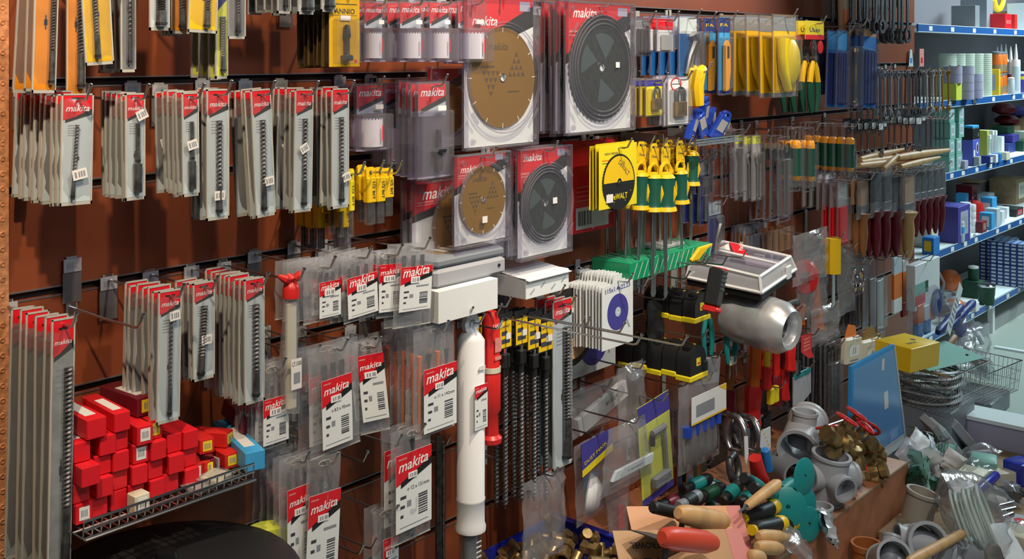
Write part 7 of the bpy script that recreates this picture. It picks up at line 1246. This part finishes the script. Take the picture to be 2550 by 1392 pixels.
for i, (px, py, c) in enumerate(SCR):
    m = mb(); pillow(m, .09, .08, .03, c, z1=.04, seed=80 + i, crumple=.008); p = W(px, py, .58 + .015 * (i % 4)); put1('folded_pouch', 'pouch', m.mesh('folded_pouch'), p, '%s folded pouch in the low basket, %s down from the folder foot' % ({'white_card': 'white', 'pale_card': 'pale grey', 'mint': 'mint green', 'dark_green': 'dark green', 'sticker': 'cream', 'pvc': 'grey'}[c], 'first' if i == 0 else ORD[i % 13]), 'folded pouches in the low basket', (-.6 + .3 * (i % 3), .4 * (i % 4 - 1.5), .5 * i))
# bottom right corner: crate with bags and fittings in front of the ledge face
cp = WZ(2330, 1300, .12); m = mb(); m.box(-.3, -.55, 0, PLX - lx1 - .012, 0, .10, 'cardboard', .003); put1('flat_carton', 'box', m.mesh('flat_carton'), (lx1, ly - .012, 0), 'large flat brown carton on the floor under the corner heap')
CZ = .101
def Fz(mesh, px, py, z, label, rot, sc=1, nm='pipe_fitting', cat='pipe fitting', grp='grey plastic pipe fittings'): p = WZ(px, py, z); return put1(nm, cat, mesh, p, label, grp, rot, sc)
Fz(cross, 2290, 1352, .20, 'pale grey fitting with round mouth at the bottom corner', (1.15, .2, -.9), .8)
Fz(tee, 2215, 1392, .17, 'flared grey tee half cut by the bottom edge', (.3, .5, .6), .75)
Fz(tee, 2360, 1375, .14, 'grey tee lying under the wooden stick', (.6, .1, -.5), .7)
mat('beige_pvc', (.38, .33, .27), .5); m = mb(); ring_tube(m, .05, .09, 'beige_pvc', .1); Fz(m.mesh('pipe_fitting'), 2282, 1290, .16, 'beige pipe coupling against the ledge end', (.2, .15, 0), 1)
m = mb(); ring_tube(m, .045, .14, 'orange_pvc', .1) if 'orange_pvc' in MATS else (mat('orange_pvc', (.42, .13, .03), .5), ring_tube(m, .045, .14, 'orange_pvc', .1)); p = WZ(2158, 1352, .14); put1('orange_pipe', 'pipe fitting', m.mesh('orange_pipe'), (p.x, p.y, .0), 'orange-brown pipe stub standing before the ledge face', None, (0, 0, 0), 1)
a = WZ(2262, 1400, .30); b = WZ(2398, 1328, .22); tr, a, e, L = bar3(a, b, .014, 'wood', '', '', ''); put1('wooden_stick', 'stick', tr[0][1], a, 'round wooden stick lying across the corner heap', None, e)
m = mb(); pillow(m, .34, .30, .17, 'bag_film', z1=.15, seed=91, crumple=.03); k = mb()
mat('clear_coil', (.62, .72, .66), .25)
for i in range(7): k.at((0, 0, 0), (H2 + .15, .1 * (i % 3 - 1), 0)); k.lathe([(.09 - .008 * (i % 3), -.006 + (i - 3) * .014), (.098 - .008 * (i % 3), (i - 3) * .014), (.09 - .008 * (i % 3), .006 + (i - 3) * .014), (.082 - .008 * (i % 3), (i - 3) * .014)], 30, 'clear_coil', 'z', True)
p = WZ(2425, 1290, .22); put1('bagged_hose', 'hose bag', [('plastic_bag', m.mesh('plastic_bag'), []), ('hose_coil', k.mesh('hose_coil'), [])], p, 'big shiny clear bag holding a coiled clear hose', None, (-.55, .3, .2), .98)
a = WZ(2432, 1225, .2); b = WZ(2482, 1182, .2); tr, a, e, L = bar3(a, b, .015, 'tray_blue', '', '', ''); put1('blue_grip', 'tool', tr[0][1], a, 'bright blue cylindrical grip behind the bagged hose', None, e)
for i, (px, py, w, h, c, nm) in enumerate(((2420, 1195, .12, .06, 'cream', 'cream'), (2450, 1165, .1, .07, 'mint', 'pale green'), (2400, 1225, .1, .05, 'sticker', 'off-white'), (2500, 1185, .05, .05, 'cream', 'tan round-cornered'), (2540, 1180, .08, .08, 'tray_blue', 'bright blue'), (2548, 1350, .12, .06, 'cream', 'low cream'))):
    p = WZ(px, py + 20, CZ); put(('corner_box', 'box', carton(w, .09, h, c, bev=.004)[2]), (p.x, p.y, CZ), nm + ' little box in the heap beyond the bagged hose', 'little boxes in the corner heap', (0, 0, .3 * i))
for i in range(14):
    m = mb(); m.lathe([(.006, -.006), (.011, -.006), (.011, .006), (.006, .006)], 6, 'dark_steel', 'z', True) if i == 0 else None
    if i == 0: nut = m.mesh('steel_nut')
    p = WZ(2515 + (i * 13) % 36, 1200 + (i * 17) % 50, CZ + .03); put1('steel_nut', 'nut', nut, (p.x, p.y, p.z - .012 + .012 * (i % 3)), 'small dark steel nut in the loose heap by the frame edge', 'loose dark nuts', (i, i * 2, 0), 1.3)
for i, (x0, y0, x1, y1, nm) in enumerate(((2485, 1262, 2525, 1252, 'upper'), (2490, 1275, 2530, 1266, 'middle'), (2495, 1290, 2522, 1280, 'lower'))):
    a = WZ(x0, y0, CZ + .03); b = WZ(x1, y1, CZ + .03); tr, a, e, L = bar3(a, b, .009, 'steel', '', '', ''); put1('steel_pin', 'pin', tr[0][1], a, nm + ' bright steel pin beside the bagged hose', 'steel pins', e)
m = mb(); m.lathe([(.0, .006), (.05, .006), (.055, 0), (.05, -.004), (0, -.004)], 26, 'pvc'); k = mb(); k.lathe([(.018, .007), (0, .008)], 18, 'red_plastic'); p = WZ(2540, 1300, CZ + .02); put1('grey_disc', 'cap', [('cap', m.mesh('cap'), []), ('red_centre', k.mesh('red_centre'), [])], p, 'round grey cap with red centre at the right edge')
m = mb(); m.tube([(0, 0, 0), (.0, -.01, .05)], [.004, .018], 10, 'red_plastic'); p = WZ(2538, 1340, CZ + .0); put1('red_stopper', 'stopper', m.mesh('red_stopper'), p, 'small red conical stopper below the round grey cap')
m = mb(); pillow(m, .12, .16, .02, 'white_card', z1=.08, seed=95, crumple=.006); p = WZ(2518, 1368, CZ + .05); put1('white_sleeve', 'sleeve', m.mesh('white_sleeve'), p, 'white paper sleeve leaning by the bagged hose', None, (-.7, .2, -.2))
for i, (px, py, s) in enumerate(((2345, 1220, 1), (2330, 1250, .8))): m = mb(); m.lathe([(.02, -.02), (.024, 0), (.02, .02)], 12, 'dark_steel'); p = WZ(px, py, CZ + .02); put1('dark_bush', 'bush', m.mesh('dark_bush'), p, ('dark steel bush', 'smaller dark bush')[i] + ' between the beige coupling and bagged hose', None, (1, .3 * i, 0), s)
# ------------------------------------------------------------------ dark clutter at the back of the ledge, more bags
for i, (x0, y0, x1, y1, off, c, c2, nm) in enumerate(((1700, 1222, 1768, 1190, .25, 'black', 'teal', 'nearest the loose steel blades'), (1735, 1245, 1800, 1212, .32, 'black', 'dark_green', 'behind the dim grey knob'), (1768, 1200, 1815, 1232, .22, 'dark_green', 'teal', 'against the wall under the shackles'),
        (1690, 1262, 1742, 1232, .34, 'grey_plastic', 'black', 'behind the peach trowel card'), (1640, 1262, 1700, 1240, .24, 'black', 'maroon', 'beside the clamp card foot'), (1800, 1250, 1842, 1205, .42, 'black', 'teal', 'beneath the hanging shackle eye'), (1842, 1255, 1880, 1225, .5, 'black', 'teal', 'in front of the ribbed knobs'), (1590, 1285, 1650, 1262, .2, 'grey_plastic', 'maroon', 'between clamp card and blue tray'))):
    bar(x0, y0, x1, y1, off, .019, c, 'soft_grip_tool', 'tool', 'dark soft-grip tool handle ' + nm, 'dark tool handles at the ledge back', GH, [('inlay', [(1.04, .3), (1.12, .5), (1.04, .7)], c2)])
for i, (px, py, w, d, h, c, off, nm) in enumerate(((1760, 1185, .12, .06, .10, 'black', .06, 'black'), (1705, 1200, .14, .06, .09, 'dark_green', .06, 'dark green'), (1640, 1230, .12, .05, .08, 'maroon', .06, 'maroon'), (1830, 1180, .13, .06, .09, 'pvc_dark', .07, 'slate grey'), (1880, 1150, .12, .06, .08, 'black', .06, 'low black'))):
    p = W(px, py, off); put(('tool_carton', 'box', carton(w, d, h, c, end='red_card' if i == 2 else None, name='tool_carton')[2]), (p.x, YW - .05 - d / 2, LT), nm + ' carton standing against the wall at the ledge back', 'dark cartons at the ledge back', (0, 0, .06 * i))
hung((1505, 1170, 1572, 1350), .24, 'tapered_bag', 'bag', lambda w, h: [('plastic_film', blob(w, h, .04, 61, cr=.008, taper=.45).mesh('plastic_film'), []), ('red_insert', (lambda m: (m.box(0, -.004, -h * .78, w * .22, .004, -h * .45, 'red_plastic', .002), m)[1])(mb()).mesh('red_insert'), [])], 'long tapered clear bag with red insert beside the dust mask')
for i, (px, py, w, h, sd, c, nm) in enumerate(((2440, 1180, .16, .12, 101, 'mint', 'green-filled'), (2390, 1205, .14, .12, 102, 'cream', 'cream-filled'), (2505, 1225, .14, .12, 103, 'black', 'dark-filled'), (2470, 1240, .16, .1, 104, 'white_card', 'white-filled'), (2440, 1130, .14, .1, 105, 'pvc', 'grey-filled'), (2532, 1330, .12, .1, 106, 'teal', 'teal-filled'))):
    m = mb(); pillow(m, w, h, .06, 'bag_film', z1=h / 2, seed=sd, crumple=.014); k = mb(); k.box(-w * .3, -.012, -h * .3, w * .32, .012, h * .2, c, .005); p = WZ(px, py, CZ + .035)
    put1('bagged_part', 'bag', [('plastic_bag', m.mesh('plastic_bag'), []), ('contents', k.mesh('contents'), [])], p, nm + ' clear bag lying on the flat floor carton', 'clear bags on the floor carton', (-1.1, .15 * (i % 3 - 1), .6 * i))
